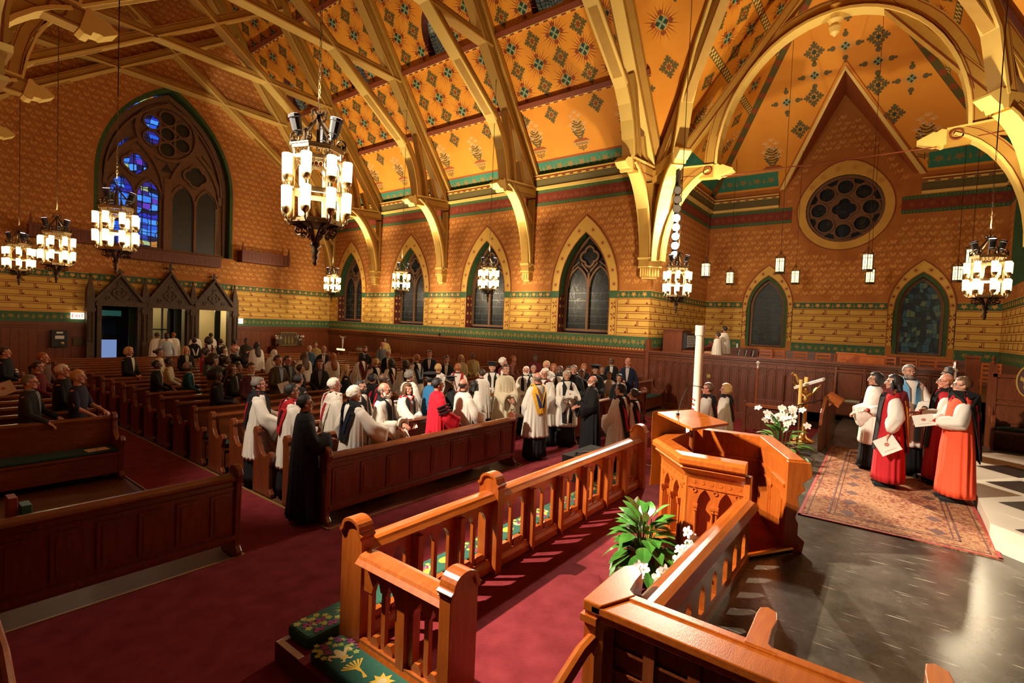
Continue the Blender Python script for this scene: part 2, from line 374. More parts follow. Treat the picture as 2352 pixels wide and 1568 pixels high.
def vase(g, fr, u, w, s, d, mo, mg, mp, mb):
    # stem under the bowl, bowl, plant and pale lilies
    g.flat(fr, [(u-.025*s, w), (u+.025*s, w), (u+.025*s, w+.35*s), (u-.025*s, w+.35*s)], d, mo)
    for sg in (-1, 1):
        for k in range(2): g.flat(fr, [(u, w+(.06+.1*k)*s), (u+sg*.25*s, w+(.16+.1*k)*s), (u+sg*.27*s, w+(.22+.1*k)*s), (u+sg*.06*s, w+(.14+.1*k)*s)], d, mo)
    g.flat(fr, [(u-.42*s, w+.32*s), (u+.42*s, w+.32*s), (u+.5*s, w+.52*s), (u-.5*s, w+.52*s)], d+.003, mg)
    g.flat(fr, [(u-.5*s, w+.52*s), (u+.5*s, w+.52*s), (u+.3*s, w+.66*s), (u-.3*s, w+.66*s)], d+.002, mp)
    for j in range(7):
        z = w+(.62+.14*j)*s; sp = (.20, .32, .40, .40, .34, .28, .20)[j]*s
        for sg in (-1, 1):
            g.flat(fr, [(u, z), (u+sg*sp*.6, z+.05*s), (u+sg*sp, z+.17*s), (u+sg*sp*.85, z+.22*s), (u+sg*sp*.4, z+.13*s), (u, z+.08*s)], d+.001, mo)
    for q in ((-.38, 1.30), (.36, 1.36), (-.10, 1.50), (.14, 1.62), (-.22, 1.75), (.26, 1.80), (-.02, 1.95), (-.30, 1.05), (.20, 1.12)):
        for k in range(5):
            a = PI/2+(k-2)*.55
            g.flat(fr, [(u+q[0]*s-.015*s, w+q[1]*s), (u+q[0]*s+.15*s*cos(a-.2), w+q[1]*s+.15*s*sin(a-.2)), (u+q[0]*s+.20*s*cos(a), w+q[1]*s+.20*s*sin(a)), (u+q[0]*s+.02*s, w+q[1]*s)], d+.004+k*.0005, mb)
_txt = {}
def text_polys(g, fr, s, u, w, size, d, m, mirror=1, bold=0):
    if s not in _txt:
        cu = bpy.data.curves.new('t', 'FONT'); cu.body = s; cu.size = 1; cu.align_x = 'CENTER'; cu.resolution_u = 2; cu.offset = .012
        ob = bpy.data.objects.new('t', cu); COL.objects.link(ob); bpy.context.view_layer.update()
        dg = bpy.context.evaluated_depsgraph_get(); me = bpy.data.meshes.new_from_object(ob.evaluated_get(dg))
        _txt[s] = ([tuple(v.co) for v in me.vertices], [tuple(p.vertices) for p in me.polygons])
        bpy.data.objects.remove(ob); bpy.data.curves.remove(cu); bpy.data.meshes.remove(me)
    vs, fs = _txt[s]
    g.add([fr(u+mirror*x*size, w+y*size, d) for x, y, z in vs], fs, m)
# ================================================================ THE SETTING
XN, YW, XF, YA, YB, XL = 17.53, 27.3, 24.22, 7.2, -2.8, .57
K = 1.664
frN = lambda u, w, d: (XN-d, u, w)
frW = lambda u, w, d: (u, YW-d, w)
frF = lambda u, w, d: (XF-d, u, w)
frA = lambda u, w, d: (u, YA-d, w)
frB = lambda u, w, d: (u, YB+d, w)
frL = lambda u, w, d: (XL+d, u, w)
frRR = lambda u, w, d: (17.85-(w+1.33*d)/K, u, 8.6+(1.33*w-d)/K)
frRL = lambda u, w, d: (.25+(w+1.33*d)/K, u, 8.6+(1.33*w-d)/K)
frTA = lambda u, w, d: (u, YA-(w+1.33*d)/K, 9.03+(1.33*w-d)/K)
frTB = lambda u, w, d: (u, YB+(w+1.33*d)/K, 9.03+(1.33*w-d)/K)
frH = lambda u, w, d: (XF-(w+1.33*d)/K, u, 9.03+(1.33*w-d)/K)
ZF = .5
# ---- floor: boards under the pews, red carpet in the aisles
g = G()
g.flat(ident, [(-8, -14), (26, -14), (26, 27.3), (-8, 27.3)], -.01, 0)
def carpet(x0, x1, y0, y1, z=0): g.flat(ident, [(x0, y0), (x1, y0), (x1, y1), (x0, y1)], z, 1)
carpet(-8, 17.5, 1.1, 5.78, .001); carpet(2.72, 3.74, 5.78, 27.2, .001); carpet(7.95, 10.15, 5.78, 27.2, .001); carpet(14.35, 15.3, 5.78, 27.2, .001)
g.box(-8, 2.72, 5.76, 5.79, 0, .012, 2); g.box(3.74, 7.95, 5.68, 5.71, 0, .012, 2); g.box(3.72, 3.75, 5.7, 20, 0, .012, 2); g.box(2.70, 2.72, 5.79, 20, 0, .012, 2)
for x in (7.95, 10.13, 14.35): g.box(x, x+.02, 5.7, 20, 0, .012, 2)
g.build('floor', [FLOORW, CARPET, mat('brass_strip', (.30, .17, .05), .5)], kind='structure')
# ---- sanctuary: carpeted step, slate platform, marble step
g = G(); g.box(2.04, 9.3, 1.1, 3.80, 0, .15, 0); g.box(-1.0, 2.04, -6, 1.6, 0, .15, 0)
g.build('floor_carpet_step', [CARPET], kind='structure')
g = G(); g.box(2.0, 17.4, -12, 1.12, 0, ZF, 0); g.box(9.4, 17.4, 1.12, 1.5, 0, .34, 0)
g.build('floor_platform', [SLATE], kind='structure')
g = G(); mp = [(7.54, -.96), (12.82, -1.0), (13.4, -1.6), (13.4, -9), (4.9, -9), (4.9, -3.6)]
g.prism(lambda u, w, d: (u, w, d), mp, ZF, .65, 0)
def tri(*p): g.flat(ident, p, .653, 1)
def inpoly(x, y): return inside((x, y), [(7.7, -1.12), (12.7, -1.12), (13.2, -1.6), (13.2, -8.8), (5.1, -8.8), (5.1, -3.6)])
for i in range(12):
    for j in range(9):
        x = 12.9-i*1.22-(j % 2)*.61; y = -1.62-j*.66; P = [(x+.50, y), (x, y-.46), (x-.50, y), (x, y+.46)]
        if all(inpoly(*p) for p in P): tri(*P)
g.build('floor_marble_step', [MARBLE, MARBLEB], kind='structure')
g = G(); g.flat(ident, [(17.4, YB), (XF, YB), (XF, YA), (17.4, YA)], 1.25, 0)
g.build('floor_choir_gallery', [FLOORW], kind='structure')

# ---- tracery windows
def lobed(cx, cy, r, n, k=.30, ph=0, m=40): return [(cx+r*(1-k+k*abs(cos(n*(2*PI*i/m+ph)/2)))*cos(2*PI*i/m), cy+r*(1-k+k*abs(cos(n*(2*PI*i/m+ph)/2)))*sin(2*PI*i/m)) for i in range(m)]
def inset(c, a, z0, zs, zt, t): return parch(c, a-t, z0+t, zs, zt-t*1.5)
NWC = [9.95, 15.05, 20.2, 25.3]
wn = 0
def nave_window(fr, c, glass):
    global wn; wn += 1
    g = G(); a, z0, zs, zt, d = 1.10, 2.55, 4.15, 6.42, -.42
    g.ribbon(fr, inset(c, a, z0, zs, zt, .06), .12, d-.06, d+.08, 0, closed=True)
    g.ribbon(fr, [(c, z0), (c, 4.9)], .09, d-.05, d+.07)
    for s in (-1, 1):
        g.ribbon(fr, parch(c+s*.5, .46, z0, 4.35, 5.15)[1:-1], .07, d-.04, d+.06)
        g.ribbon(fr, [(c+s*.95, 4.7), (c+s*.72, 5.15), (c+s*.45, 5.35)], .06, d-.04, d+.05)
    g.ribbon(fr, lobed(c, 5.55, .40, 4), .08, d-.04, d+.07, closed=True)
    g.ribbon(fr, [(c-.05, 4.95), (c-.36, 5.3)], .06, d-.04, d+.05); g.ribbon(fr, [(c+.05, 4.95), (c+.36, 5.3)], .06, d-.04, d+.05)
    o = g.build('window_%d' % wn, STONE, kind='structure')
    p = G(); p.flat(fr, parch(c, a, z0, zs, zt), d-.02); p.build('pane', glass, o)
    q = G()
    for j in range(1, 6): q.fbox(fr, c-a+.08, c+a-.08, z0+j*.31, z0+j*.31+.015, d-.02, d)
    # leaded figure drawn in each light
    for s in (-1, 1):
        for k in range(26):
            x, z = c+s*.5+random.uniform(-.3, .3), z0+.25+random.uniform(0, 2.1)
            q.ribbon(fr, [(x, z), (x+random.uniform(-.12, .12), z+random.uniform(.05, .2)), (x+random.uniform(-.15, .15), z+random.uniform(.15, .35))], .014, d-.015, d-.008)
    q.build('leading', mat('lead_came_grey', (.10, .12, .13), .3) if 'lead_came_grey' not in bpy.data.materials else bpy.data.materials['lead_came_grey'], o)
nave_holes = [parch(c, 1.13, 2.5, 4.15, 6.45) for c in NWC]
g = G()
WN = [PAPER_W, PAPER_M, PAPER_D, BRICK, LINE, GREEN, GOLD, REDB, DGREEN, DRED, WOODY, GOLDD, BEAML, PAPER_D, mat('faded_frieze_lettering', (.30, .075, .03), .7)]
def bands(g, fr, u0, u1, hs, segs, top=True, zt=9.1, dd=0.004):
    # segs: intervals of u between the openings, for the strips below the springing
    for a, b in segs:
        g.flat(fr, [(a, 2.05), (b, 2.05), (b, 2.47), (a, 2.47)], dd, 5)
        rosettes(g, fr, a, b, 2.28, .10, .42, dd+.003, 11, 11)
        g.flat(fr, [(a, 1.96), (b, 1.96), (b, 2.06), (a, 2.06)], dd, 4); dots(g, fr, a, b, 2.01, .03, .12, dd+.003, 6)
        g.flat(fr, [(a, 2.46), (b, 2.46), (b, 2.50), (a, 2.50)], dd+.001, 6)
        bricks(g, fr, a, b, 2.52, 3.86, dd+.001, 3, 4)
        g.flat(fr, [(a, 3.88), (b, 3.88), (b, 4.16), (a, 4.16)], dd, 5)
        g.flat(fr, [(a, 3.855), (b, 3.855), (b, 3.885), (a, 3.885)], dd+.003, 6); g.flat(fr, [(a, 4.14), (b, 4.14), (b, 4.165), (a, 4.165)], dd+.003, 6)
        rosettes(g, fr, a, b, 4.02, .10, .34, dd+.003, 6, 11)
def surround(g, fr, c, a0, a1, zs, z0, z1, d, zb, m=3, ml=4):
    inn = parch(c, a0, zb, zs, z0); out = parch(c, a1, zb, zs, z1)
    n = len(inn)
    for i in range(n-1): g.add([fr(*out[i], d), fr(*out[i+1], d), fr(*inn[i+1], d), fr(*inn[i], d)], [(0, 1, 2, 3)], m)
    g.ribbon(fr, out[1:-1], .045, d, d+.02, ml); g.ribbon(fr, inn[1:-1], .03, d, d+.015, ml)
    for i in range(2, n-2, 2):
        x, y = (inn[i][0]+out[i][0])/2, (inn[i][1]+out[i][1])/2
        g.flat(fr, ring(x, y, .11, 8), d+.003, 6); g.flat(fr, ring(x, y, .05, 6), d+.005, ml)
def jambstrip(g, fr, u0, u1, d):
    g.flat(fr, [(u0, 2.5), (u1, 2.5), (u1, 3.88), (u0, 3.88)], d, 3)
    for u in (u0, u1-.03, u0+.07 if u1-u0 > .25 else u0): g.flat(fr, [(u, 2.5), (u+.025, 2.5), (u+.025, 3.88), (u, 3.88)], d+.002, 4)
    uc = (u0+u1)/2
    for z in (2.75, 3.2, 3.62):
        for a in (0.6, 2.2, 3.8, 5.3):
            g.flat(fr, [(uc, z), (uc+.10*cos(a-.3), z+.14*sin(a-.3)), (uc+.12*cos(a), z+.17*sin(a)), (uc+.08*cos(a+.4), z+.12*sin(a+.4))], d+.003, 4)
reg = [(YA, 4.17), (YW, 4.17), (YW, 7.7), (YA, 7.7)]
g.holes(frN, [(YA, 0), (YW, 0), (YW, 9.1), (YA, 9.1)], nave_holes, 0, 0)
outs = [parch(c, 1.5, 2.5, 4.15, 7.12) for c in NWC]
paper(g, frN, reg, outs, .004, 1, 2)
segs = []; u = YA
for c in NWC: segs.append((u, c-1.50)); u = c+1.50
segs.append((u, YW)); bands(g, frN, YA, YW, nave_holes, segs)
g.flat(frN, [(YA, 2.04), (YW, 2.04), (YW, 2.47), (YA, 2.47)], .012, 5); rosettes(g, frN, YA, YW, 2.27, .12, .36, .016, 11, 11); g.flat(frN, [(YA, 1.96), (YW, 1.96), (YW, 2.05), (YA, 2.05)], .012, 4); dots(g, frN, YA, YW, 2.01, .03, .12, .016, 6)
for c in NWC:
    surround(g, frN, c, 1.13, 1.5, 4.15, 6.45, 7.12, .006, 4.15)
    for s in (-1, 1):
        u0, u1 = sorted((c+s*1.13, c+s*1.5)); jambstrip(g, frN, u0, u1, .006)
        g.flat(frN, [(u0, 3.88), (u1, 3.88), (u1, 4.16), (u0, 4.16)], .006, 5)
    o = parch(c, 1.13, 2.5, 4.15, 6.45)
    for i in range(len(o)-1):
        (a, b), (e, f) = o[i], o[i+1]
        if i in (0, len(o)-2):
            lo, hi = ((a, 2.5), (e, 4.0))
            g.add([frN(a, 2.5, 0), frN(a, 4.0, 0), frN(a, 4.0, -.5), frN(a, 2.5, -.5)], [(0, 1, 2, 3)], 9)
            g.add([frN(a, 4.0, 0), frN(a, 4.15, 0), frN(a, 4.15, -.5), frN(a, 4.0, -.5)], [(0, 1, 2, 3)], 8)
            for z in (2.75, 3.15, 3.55, 3.85):   # fleurs stencilled on the dark jamb
                for dd in (-.13, -.36):
                    s = 1 if i == 0 else -1
                    g.add([frN(a+s*.004, z-.07, dd), frN(a+s*.004, z, dd-.07), frN(a+s*.004, z+.09, dd), frN(a+s*.004, z, dd+.07)], [(0, 1, 2, 3)], 6)
        else:
            g.add([frN(a, b, 0), frN(e, f, 0), frN(e, f, -.5), frN(a, b, -.5)], [(0, 1, 2, 3)], 8)
    g.add([frN(c-1.13, 2.5, .02), frN(c+1.13, 2.5, .02), frN(c+1.13, 2.5, -.5), frN(c-1.13, 2.5, -.5)], [(0, 1, 2, 3)], 10)
def frieze(g, fr, u0, u1, z0=7.7, step=.34):
    g.flat(fr, [(u0, z0), (u1, z0), (u1, z0+.14), (u0, z0+.14)], .004, 5)
    g.flat(fr, [(u0, z0+.14), (u1, z0+.14), (u1, z0+.52), (u0, z0+.52)], .004, 7)
    g.flat(fr, [(u0, z0+.52), (u1, z0+.52), (u1, z0+.66), (u0, z0+.66)], .004, 5)
    rosettes(g, fr, u0, u1, z0+.33, .12, .5, .007, 4, 4)
    dots(g, fr, u0, u1, z0+.07, .022, .11, .007, 11); dots(g, fr, u0, u1, z0+.59, .022, .11, .007, 11)
frieze(g, frN, YA, YW)
for k, c in enumerate(NWC): text_polys(g, frN, 'thine is the kingdom and the power' if k % 2 == 0 else 'and the glory for ever and ever', c, 7.92, .24, .009, 14, mirror=-1)
g.build('wall_right', WN, kind='structure')
for c in NWC: nave_window(frN, c, GLASSD)
# ---- panelled wainscot, cornices
def wainscot(name, fr, u0, u1, z0, zt=1.96, step=.26, **kw):
    g = G(); g.fbox(fr, u0, u1, z0, zt-.2, 0, .05)
    u = u0+.05
    while u < u1-step: g.fbox(fr, u, u+step-.02, z0+.18, zt-.34, .05, .062); u += step
    g.fbox(fr, u0, u1, zt-.24, zt-.14, .05, .10); g.fbox(fr, u0, u1, zt-.14, zt-.04, .0, .16); g.fbox(fr, u0, u1, zt-.04, zt, 0, .19)
    g.fbox(fr, u0, u1, z0, z0+.16, .05, .09)
    return g.build(name, WOODY, kind='structure', **kw)
wainscot('baseboard_right_wainscot', frN, YA+.02, YW-.02, 0)
def cornice(name, fr, u0, u1, z0=8.36):
    g = G(); g.fbox(fr, u0, u1, z0, z0+.10, 0, .14, 0)
    g.prism(lambda a, b, c: fr(c, b, a), [(0, z0+.1), (.08, z0+.1), (.11, z0+.22), (.17, z0+.36), (.17, z0+.40), (0, z0+.40)], u0, u1, 1)
    g.fbox(fr, u0, u1, z0+.40, z0+.47, 0, .19, 0); g.fbox(fr, u0, u1, z0+.47, z0+.52, 0, .21, 2); g.fbox(fr, u0, u1, z0+.52, z0+.57, 0, .23, 0)
    u = u0+.1
    while u < u1: g.fbox(fr, u, u+.16, z0+.41, z0+.45, .19, .20, 2); u += .36
    g.build(name, [BEAML, OLIVE, PURL], kind='structure')
cornice('trim_1', frN, YA, YW)
# ---- west wall with the great window and three portals
WH = parch(9.05, 2.66, 5.45, 8.5, 12.85, 14)
doors = [(6.42, 7.86), (8.28, 9.84), (10.20, 11.72)]
gable = [(XL, 9.0), (XL, 9.1), (9.05, 20.4), (XN, 9.1), (XN, 0)]
g = G(); g.holes(frW, [(XL, 0), (XL, 9.0), (9.05, 20.2), (XN, 9.0), (XN, 0)], [WH]+[[(a, .02), (a, 2.85), (b, 2.85), (b, .02)] for a, b in doors], 0, 0)
paper(g, frW, [(XL, 4.17), (XL, 9.0), (9.05, 20), (XN, 9.0), (XN, 4.17)], [parch(9.05, 2.8, 5.3, 8.5, 13.0)], .004, 1, 2, px=.32, pz=.25)
bands(g, frW, XL, XN, [], [(XL, 6.1), (11.95, XN)])
for a, b in ((6.1, 7.0), (7.3, 8.9), (9.2, 10.8), (11.1, 11.95)):
    bricks(g, frW, a, b, 3.05, 3.86, .005, 3, 4, rows=3); g.flat(frW, [(a, 3.88), (b, 3.88), (b, 4.16), (a, 4.16)], .004, 5); rosettes(g, frW, a, b, 4.02, .10, .34, .007, 6, 11)
for i in range(len(WH)-1):
    (a, b), (e, f) = WH[i], WH[i+1]; g.add([frW(a, b, 0), frW(e, f, 0), frW(e, f, -.55), frW(a, b, -.55)], [(0, 1, 2, 3)], 8)
inn = parch(9.05, 2.66, 5.45, 8.5, 12.85, 14); out = parch(9.05, 2.80, 5.45, 8.5, 13.05, 14)
for i in range(len(inn)-1): g.add([frW(*out[i], .006), frW(*out[i+1], .006), frW(*inn[i+1], .006), frW(*inn[i], .006)], [(0, 1, 2, 3)], 8)
g.add([frW(6.39, 5.45, .05), frW(11.71, 5.45, .05), frW(11.71, 5.45, -.55), frW(6.39, 5.45, -.55)], [(0, 1, 2, 3)], 10)
g.build('wall_back', WN, kind='structure')
wainscot('baseboard_back_wainscot', frW, XL, 6.0, 0, 2.06); wainscot('baseboard_back_wainscot', frW, 12.05, XN, 0, 2.06)
g = G(); d = -.48; wn += 1; c = 9.05
hs = []
for s in (-1, 1):
    m_ = c+s*1.22
    for t in (-1, 1): hs.append(parch(m_+t*.52, .43, 5.62, 7.9, 8.62, 7))
    hs.append(lobed(m_, 9.27, .44, 4, .22, 0, 28)); hs.append([(c+s*1.95, 9.85), (c+s*1.50, 9.95), (c+s*1.48, 10.45)])
for k in range(6): hs.append(ring(c+.72*cos(PI/3*k+.52), 10.95+.72*sin(PI/3*k+.52), .31, 16))
hs.append(ring(c, 10.95, .29, 16)); hs.append([(c-.25, 9.2), (c+.25, 9.2), (c, 9.62)])
g.holes(frW, parch(c, 2.62, 5.46, 8.5, 12.75, 14), hs, d)
g.ribbon(frW, parch(c, 2.56, 5.5, 8.5, 12.65, 14), .22, d-.1, d+.12, closed=True)
g.ribbon(frW, parch(c, 2.36, 5.5, 8.5, 12.3, 14)[1:-1], .08, d-.05, d+.2)
g.ribbon(frW, [(c, 5.5), (c, 8.9)], .26, d-.1, d+.16)
for s in (-1, 1):
    m_ = c+s*1.22
    g.ribbon(frW, parch(m_, 1.12, 5.5, 8.1, 10.35, 10)[1:-1], .16, d-.08, d+.12)
    g.ribbon(frW, [(m_, 5.5), (m_, 8.1)], .10, d-.06, d+.1)
    for t in (-1, 1): g.ribbon(frW, parch(m_+t*.54, .50, 5.5, 7.9, 8.75, 8)[1:-1], .08, d-.06, d+.08)
    g.ribbon(frW, lobed(m_, 9.25, .52, 4, .22), .09, d-.06, d+.1, closed=True)
g.ribbon(frW, ring(c, 10.95, 1.22), .16, d-.08, d+.14, closed=True)
for k in range(6): g.ribbon(frW, ring(c+.72*cos(PI/3*k+.52), 10.95+.72*sin(PI/3*k+.52), .34, 16), .07, d-.06, d+.1, closed=True)
g.ribbon(frW, ring(c, 10.95, .32, 16), .07, d-.06, d+.1, closed=True)
o = g.build('window_%d' % wn, STONE, kind='structure')
L = [p for p in WH if p[0] <= 8.72]; 
p = G(); p.flat(frW, L+[(8.72, 12.6), (8.72, 5.45)], d-.03); p.build('pane', GLASSB, o)
p = G(); p.flat(frW, [(8.72, 5.45), (8.72, 12.6)]+[q for q in WH if q[0] > 8.72], d-.03); p.build('pane', GLASSK, o)
p = G()
for j in range(22):
    z = 5.6+j*.33
    if z < 12: p.fbox(frW, 6.5, 8.72, z, z+.03, d-.028, d-.01)
for x in (6.9, 7.3, 7.75, 8.1, 8.45): p.fbox(frW, x, x+.035, 5.5, 10.6, d-.028, d-.01)
p.build('leading', BLACK, o)
# ---- gabled oak portal
pt = empty('door_portal', (0, 0, 0), kind='structure')
def portal(a, b, za, cross, n):
    c = (a+b)/2; g = G(); h = (b-a)/2+.16
    for u in (a, b): g.fbox(frW, u-.08, u+.08, 0, 2.85, 0, .30)
    g.fbox(frW, a-.14, b+.14, 2.8, 3.0, 0, .38)
    out = [(c-h, 3.0), (c, za), (c+h, 3.0)]; g.prism(frW, out, .05, .26)
    g.ribbon(frW, [(c-h-.02, 2.98), (c, za+.05), (c+h+.02, 2.98)], .13, .02, .38)
    g.ribbon(frW, lobed(c, 3.38, .26, 4), .05, .26, .31, closed=True); g.ribbon(frW, ring(c, 3.38, .10, 10), .04, .26, .30, closed=True)
    for x, z in ((c, 3.78), (c-.42, 3.14), (c+.42, 3.14)): g.ribbon(frW, ring(x, z, .07, 8), .05, .26, .30, closed=True)
    for k in range(5):
        for s in (-1, 1):
            t = (k+.6)/5.6; g.fbox(frW, c+s*h*(1-t)-.04, c+s*h*(1-t)+.04, 3.0+(za-3)*t+.08, 3.0+(za-3)*t+.16, .16, .26)
    g.fbox(frW, c-.04, c+.04, za, za+cross, .16, .24); g.fbox(frW, c-.14, c+.14, za+cross*.45, za+cross*.45+.09, .15, .25)
    return g.build('gable_arch', DARKW, pt)
portal(6.42, 7.86, 4.12, .3, 0); portal(8.28, 9.84, 4.38, .5, 1); portal(10.20, 11.72, 4.22, .4, 2)
for u in (6.12, 8.07, 10.02, 11.95):
    g = G(); g.fbox(frW, u-.13, u+.13, 0, 3.35, 0, .36); g.fbox(frW, u-.16, u+.16, 2.55, 2.7, 0, .40)
    for s in (-.07, .07): g.tube([frW(u+s, 1.25, .38), frW(u+s, 2.5, .38)], .03, 6)
    g.loft([[frW(u-.13, 3.35, .05), frW(u+.13, 3.35, .05), frW(u+.13, 3.35, .33), frW(u-.13, 3.35, .33)], [frW(u-.02, 4.05, .17), frW(u+.02, 4.05, .17), frW(u+.02, 4.05, .21), frW(u-.02, 4.05, .21)]])
    g.lathe([(.01, 3.98), (.06, 4.04), (.03, 4.1), (.01, 4.16)], (u, YW-.19, 0), 6)
    g.build('pinnacle', DARKW, pt)
# vestibule behind the portal
CRM = mat('vestibule_plaster', (.66, .55, .34), .8)
g = G(); g.box(5.9, 12.2, 30.2, 30.3, 0, 3.2, 0); g.box(5.9, 12.2, 27.32, 30.2, 3.1, 3.2, 0); g.box(5.9, 12.2, 27.32, 30.2, -.05, 0, 1); g.box(5.85, 5.9, 27.32, 30.2, 0, 3.2, 2)
g.box(12.2, 12.25, 27.32, 30.2, 0, 3.2, 0); g.box(8.02, 8.1, 27.32, 30.2, 0, 3.2, 2); g.box(9.98, 10.06, 27.5, 30.2, 0, 3.2, 0)
g.box(5.9, 8.02, 30.1, 30.19, 0, 3.1, 2)
g.build('wall_vestibule', [CRM, WOODY, mat('teal_vestibule', (.02, .05, .045), .6)], kind='structure')
NIGHT = mat('dusk_through_glass', (.1, .15, .3), .4, emit=(.18, .27, .55), est=.9)
g = G(); g.box(6.3, 8.0, 29.0, 29.06, 2.2, 3.1); g.box(6.15, 6.25, 29, 29.06, 0, 2.2); g.box(6.62, 6.82, 29, 29.06, 0, 2.2); g.box(7.55, 8.0, 29, 29.06, 0, 2.2); g.box(6.15, 7.6, 29, 29.06, 1.25, 1.5); g.box(6.2, 7.6, 29, 29.06, 0, .12)
o = g.build('door_1', mat('door_frame_dark', (.015, .02, .018), .5), kind='structure')
for x0, x1 in ((6.25, 6.62), (6.82, 7.55)):
    p = G(); p.box(x0, x1, 29.02, 29.04, .12, 1.25); p.build('pane', NIGHT, o)
p = G(); p.box(6.3, 7.7, 28.98, 29.0, 2.35, 2.6); p.build('transom', mat('teal_transom', (.05, .22, .18), .4, emit=(.05, .22, .18), est=.25), o)
g = G(); g.box(8.45, 8.52, 28, 28.05, 0, 2.8); g.box(9.02, 9.09, 28, 28.05, 0, 2.8); g.box(8.3, 9.3, 28, 28.05, 1.75, 1.82); g.box(9.28, 9.62, 28, 28.1, 0, 2.8, 0)
g.build('door_2', bpy.data.materials['door_frame_dark'], kind='structure')
NOTB = mat('notice_olive', (.10, .085, .03), .7)
g = G(); g.prism(lambda u, w, d: (u, 30.18-d, w), parch(11.05, .42, 1.6, 2.1, 2.42), 0, .03); g.build('arched_notice_board', NOTB, label='dark arched board on the bright wall seen through the right portal', cat='notice board')
g = G(); g.box(10.66, 11.42, 30.14, 30.18, .98, 1.48); g.build('notice_board', NOTB, label='dark rectangular board under the arched one behind the right portal', cat='notice board')
for loc, e in (((11.2, 28.8, 2.9), 42), ((9.1, 29.2, 2.9), 16)):
    l = bpy.data.lights.new('vestibule_light', 'POINT'); l.energy = e; l.color = (1, .85, .5); l.shadow_soft_size = .15
    lo = bpy.data.objects.new('vestibule_light', l); COL.objects.link(lo); lo.location = loc
# open door leaves
g = G(); g.fbox(frW, 11.45, 11.72, .02, 2.8, -.9, -.84); g.fbox(frW, 9.45, 9.78, .02, 2.8, -.5, -.44); g.fbox(frW, 7.6, 7.84, .02, 2.8, -.3, -.24)
g.build('door_3', mat('green_door_leaf', (.03, .05, .03), .5), kind='structure')
# ---- transept: far wall with rose, side returns
TW = [4.62, -.60]; RY, RZ, RR = 2.02, 7.92, 1.34
ga = at_x(1942, 217, XF); gl = at_x(1808, 417, XF); gr = at_x(2100, 400, XF)
t_holes = [parch(c, .68, 2.2, 3.9, 5.12) for c in TW]
rose = ring(RY, RZ, RR, 36)
g = G(); g.holes(frF, [(YB, 0), (YB, 9.05), (gr.y, 9.05), (ga.y, ga.z), (gl.y, 9.05), (YA, 9.05), (YA, 0)], t_holes+[rose], 0, 0)
pout = [parch(c, 1.0, 2.2, 3.9, 5.75) for c in TW]
paper(g, frF, [(YB, 4.2), (YB, 7.45), (YA, 7.45), (YA, 4.2)], pout+[ring(RY, RZ, 1.9)], .004, 1, 2, px=.32, pz=.24)
paper(g, frF, [(YB+2.7, 7.6), (YB+2.7, 8.2), (gr.y, 9), (ga.y, ga.z-.3), (gl.y, 9), (YA-3, 8.2), (YA-3, 7.6)], [parch(RY, 1.85, 5, 8.0, 10.1)], .004, 1, 2, px=.32, pz=.24)
us = [YB, TW[1]-1.0, TW[1]+1.0, TW[0]-1.0, TW[0]+1.0, YA]
bands(g, frF, YB, YA, [], [(us[0], us[1]), (us[2], us[3]), (us[4], us[5])])
for a, b in ((YB, RY-RR-.5), (RY+RR+.5, YA)): frieze(g, frF, a, b, 7.5)
n = len(rose)
for i in range(n):
    a, b = rose[i], rose[(i+1) % n]; g.add([frF(*a, 0), frF(*b, 0), frF(*b, -.3), frF(*a, -.3)], [(0, 1, 2, 3)], 8)
inn = ring(RY, RZ, RR, 36); out = []
for i in range(36):
    a = 2*PI*i/36; r = 1.66
    up_ = max(0, sin(a)); r = 1.66+.26*up_**6
    out.append((RY+r*cos(a), RZ+r*sin(a)))
for i in range(36):
    j = (i+1) % 36; g.add([frF(*out[i], .006), frF(*out[j], .006), frF(*inn[j], .006), frF(*inn[i], .006)], [(0, 1, 2, 3)], 3)
g.ribbon(frF, out, .04, .006, .02, 4, closed=True)
for i in range(4, 16, 2): g.flat(frF, ring((inn[i][0]+out[i][0])/2, (inn[i][1]+out[i][1])/2, .11, 8), .012, 6)
for c in TW:
    surround(g, frF, c, .80, 1.0, 3.9, 5.3, 5.75, .006, 3.9)
    for s in (-1, 1):
        u0, u1 = sorted((c+s*.80, c+s*1.0)); jambstrip(g, frF, u0, u1, .006); 
    inn2 = parch(c, .68, 2.2, 3.9, 5.12); out2 = parch(c, .80, 2.2, 3.9, 5.32)
    for i in range(len(inn2)-1): g.add([frF(*out2[i], .01), frF(*out2[i+1], .01), frF(*inn2[i+1], .01), frF(*inn2[i], .01)], [(0, 1, 2, 3)], 8)
    for i in range(len(inn2)-1): g.add([frF(*inn2[i], 0), frF(*inn2[i+1], 0), frF(*inn2[i+1], -.3), frF(*inn2[i], -.3)], [(0, 1, 2, 3)], 9)
g.build('wall_transept_far', WN, kind='structure')
for c, gm in ((TW[0], GLASSD), (TW[1], GLASSG)):
    wn += 1; g = G(); g.ribbon(frF, inset(c, .68, 2.2, 3.9, 5.12, .05), .10, -.28, -.16, closed=True)
    o = g.build('window_%d' % wn, STONE, kind='structure'); p = G(); p.flat(frF, parch(c, .66, 2.2, 3.9, 5.1), -.25); p.build('pane', gm, o)
    q = G()
    for j in range(1, 8): q.fbox(frF, c-.6, c+.6, 2.3+j*.32, 2.315+j*.32, -.25, -.235)
    q.build('leading', BLACK, o)
wn += 1; g = G()
plate_out = ring(RY, RZ, RR-.01, 36); hs = [ring(RY+.88*cos(PI/4*k+PI/2), RZ+.88*sin(PI/4*k+PI/2), .30, 18) for k in range(8)] + [lobed(RY, RZ, .46, 4, .28, 0, 24)]
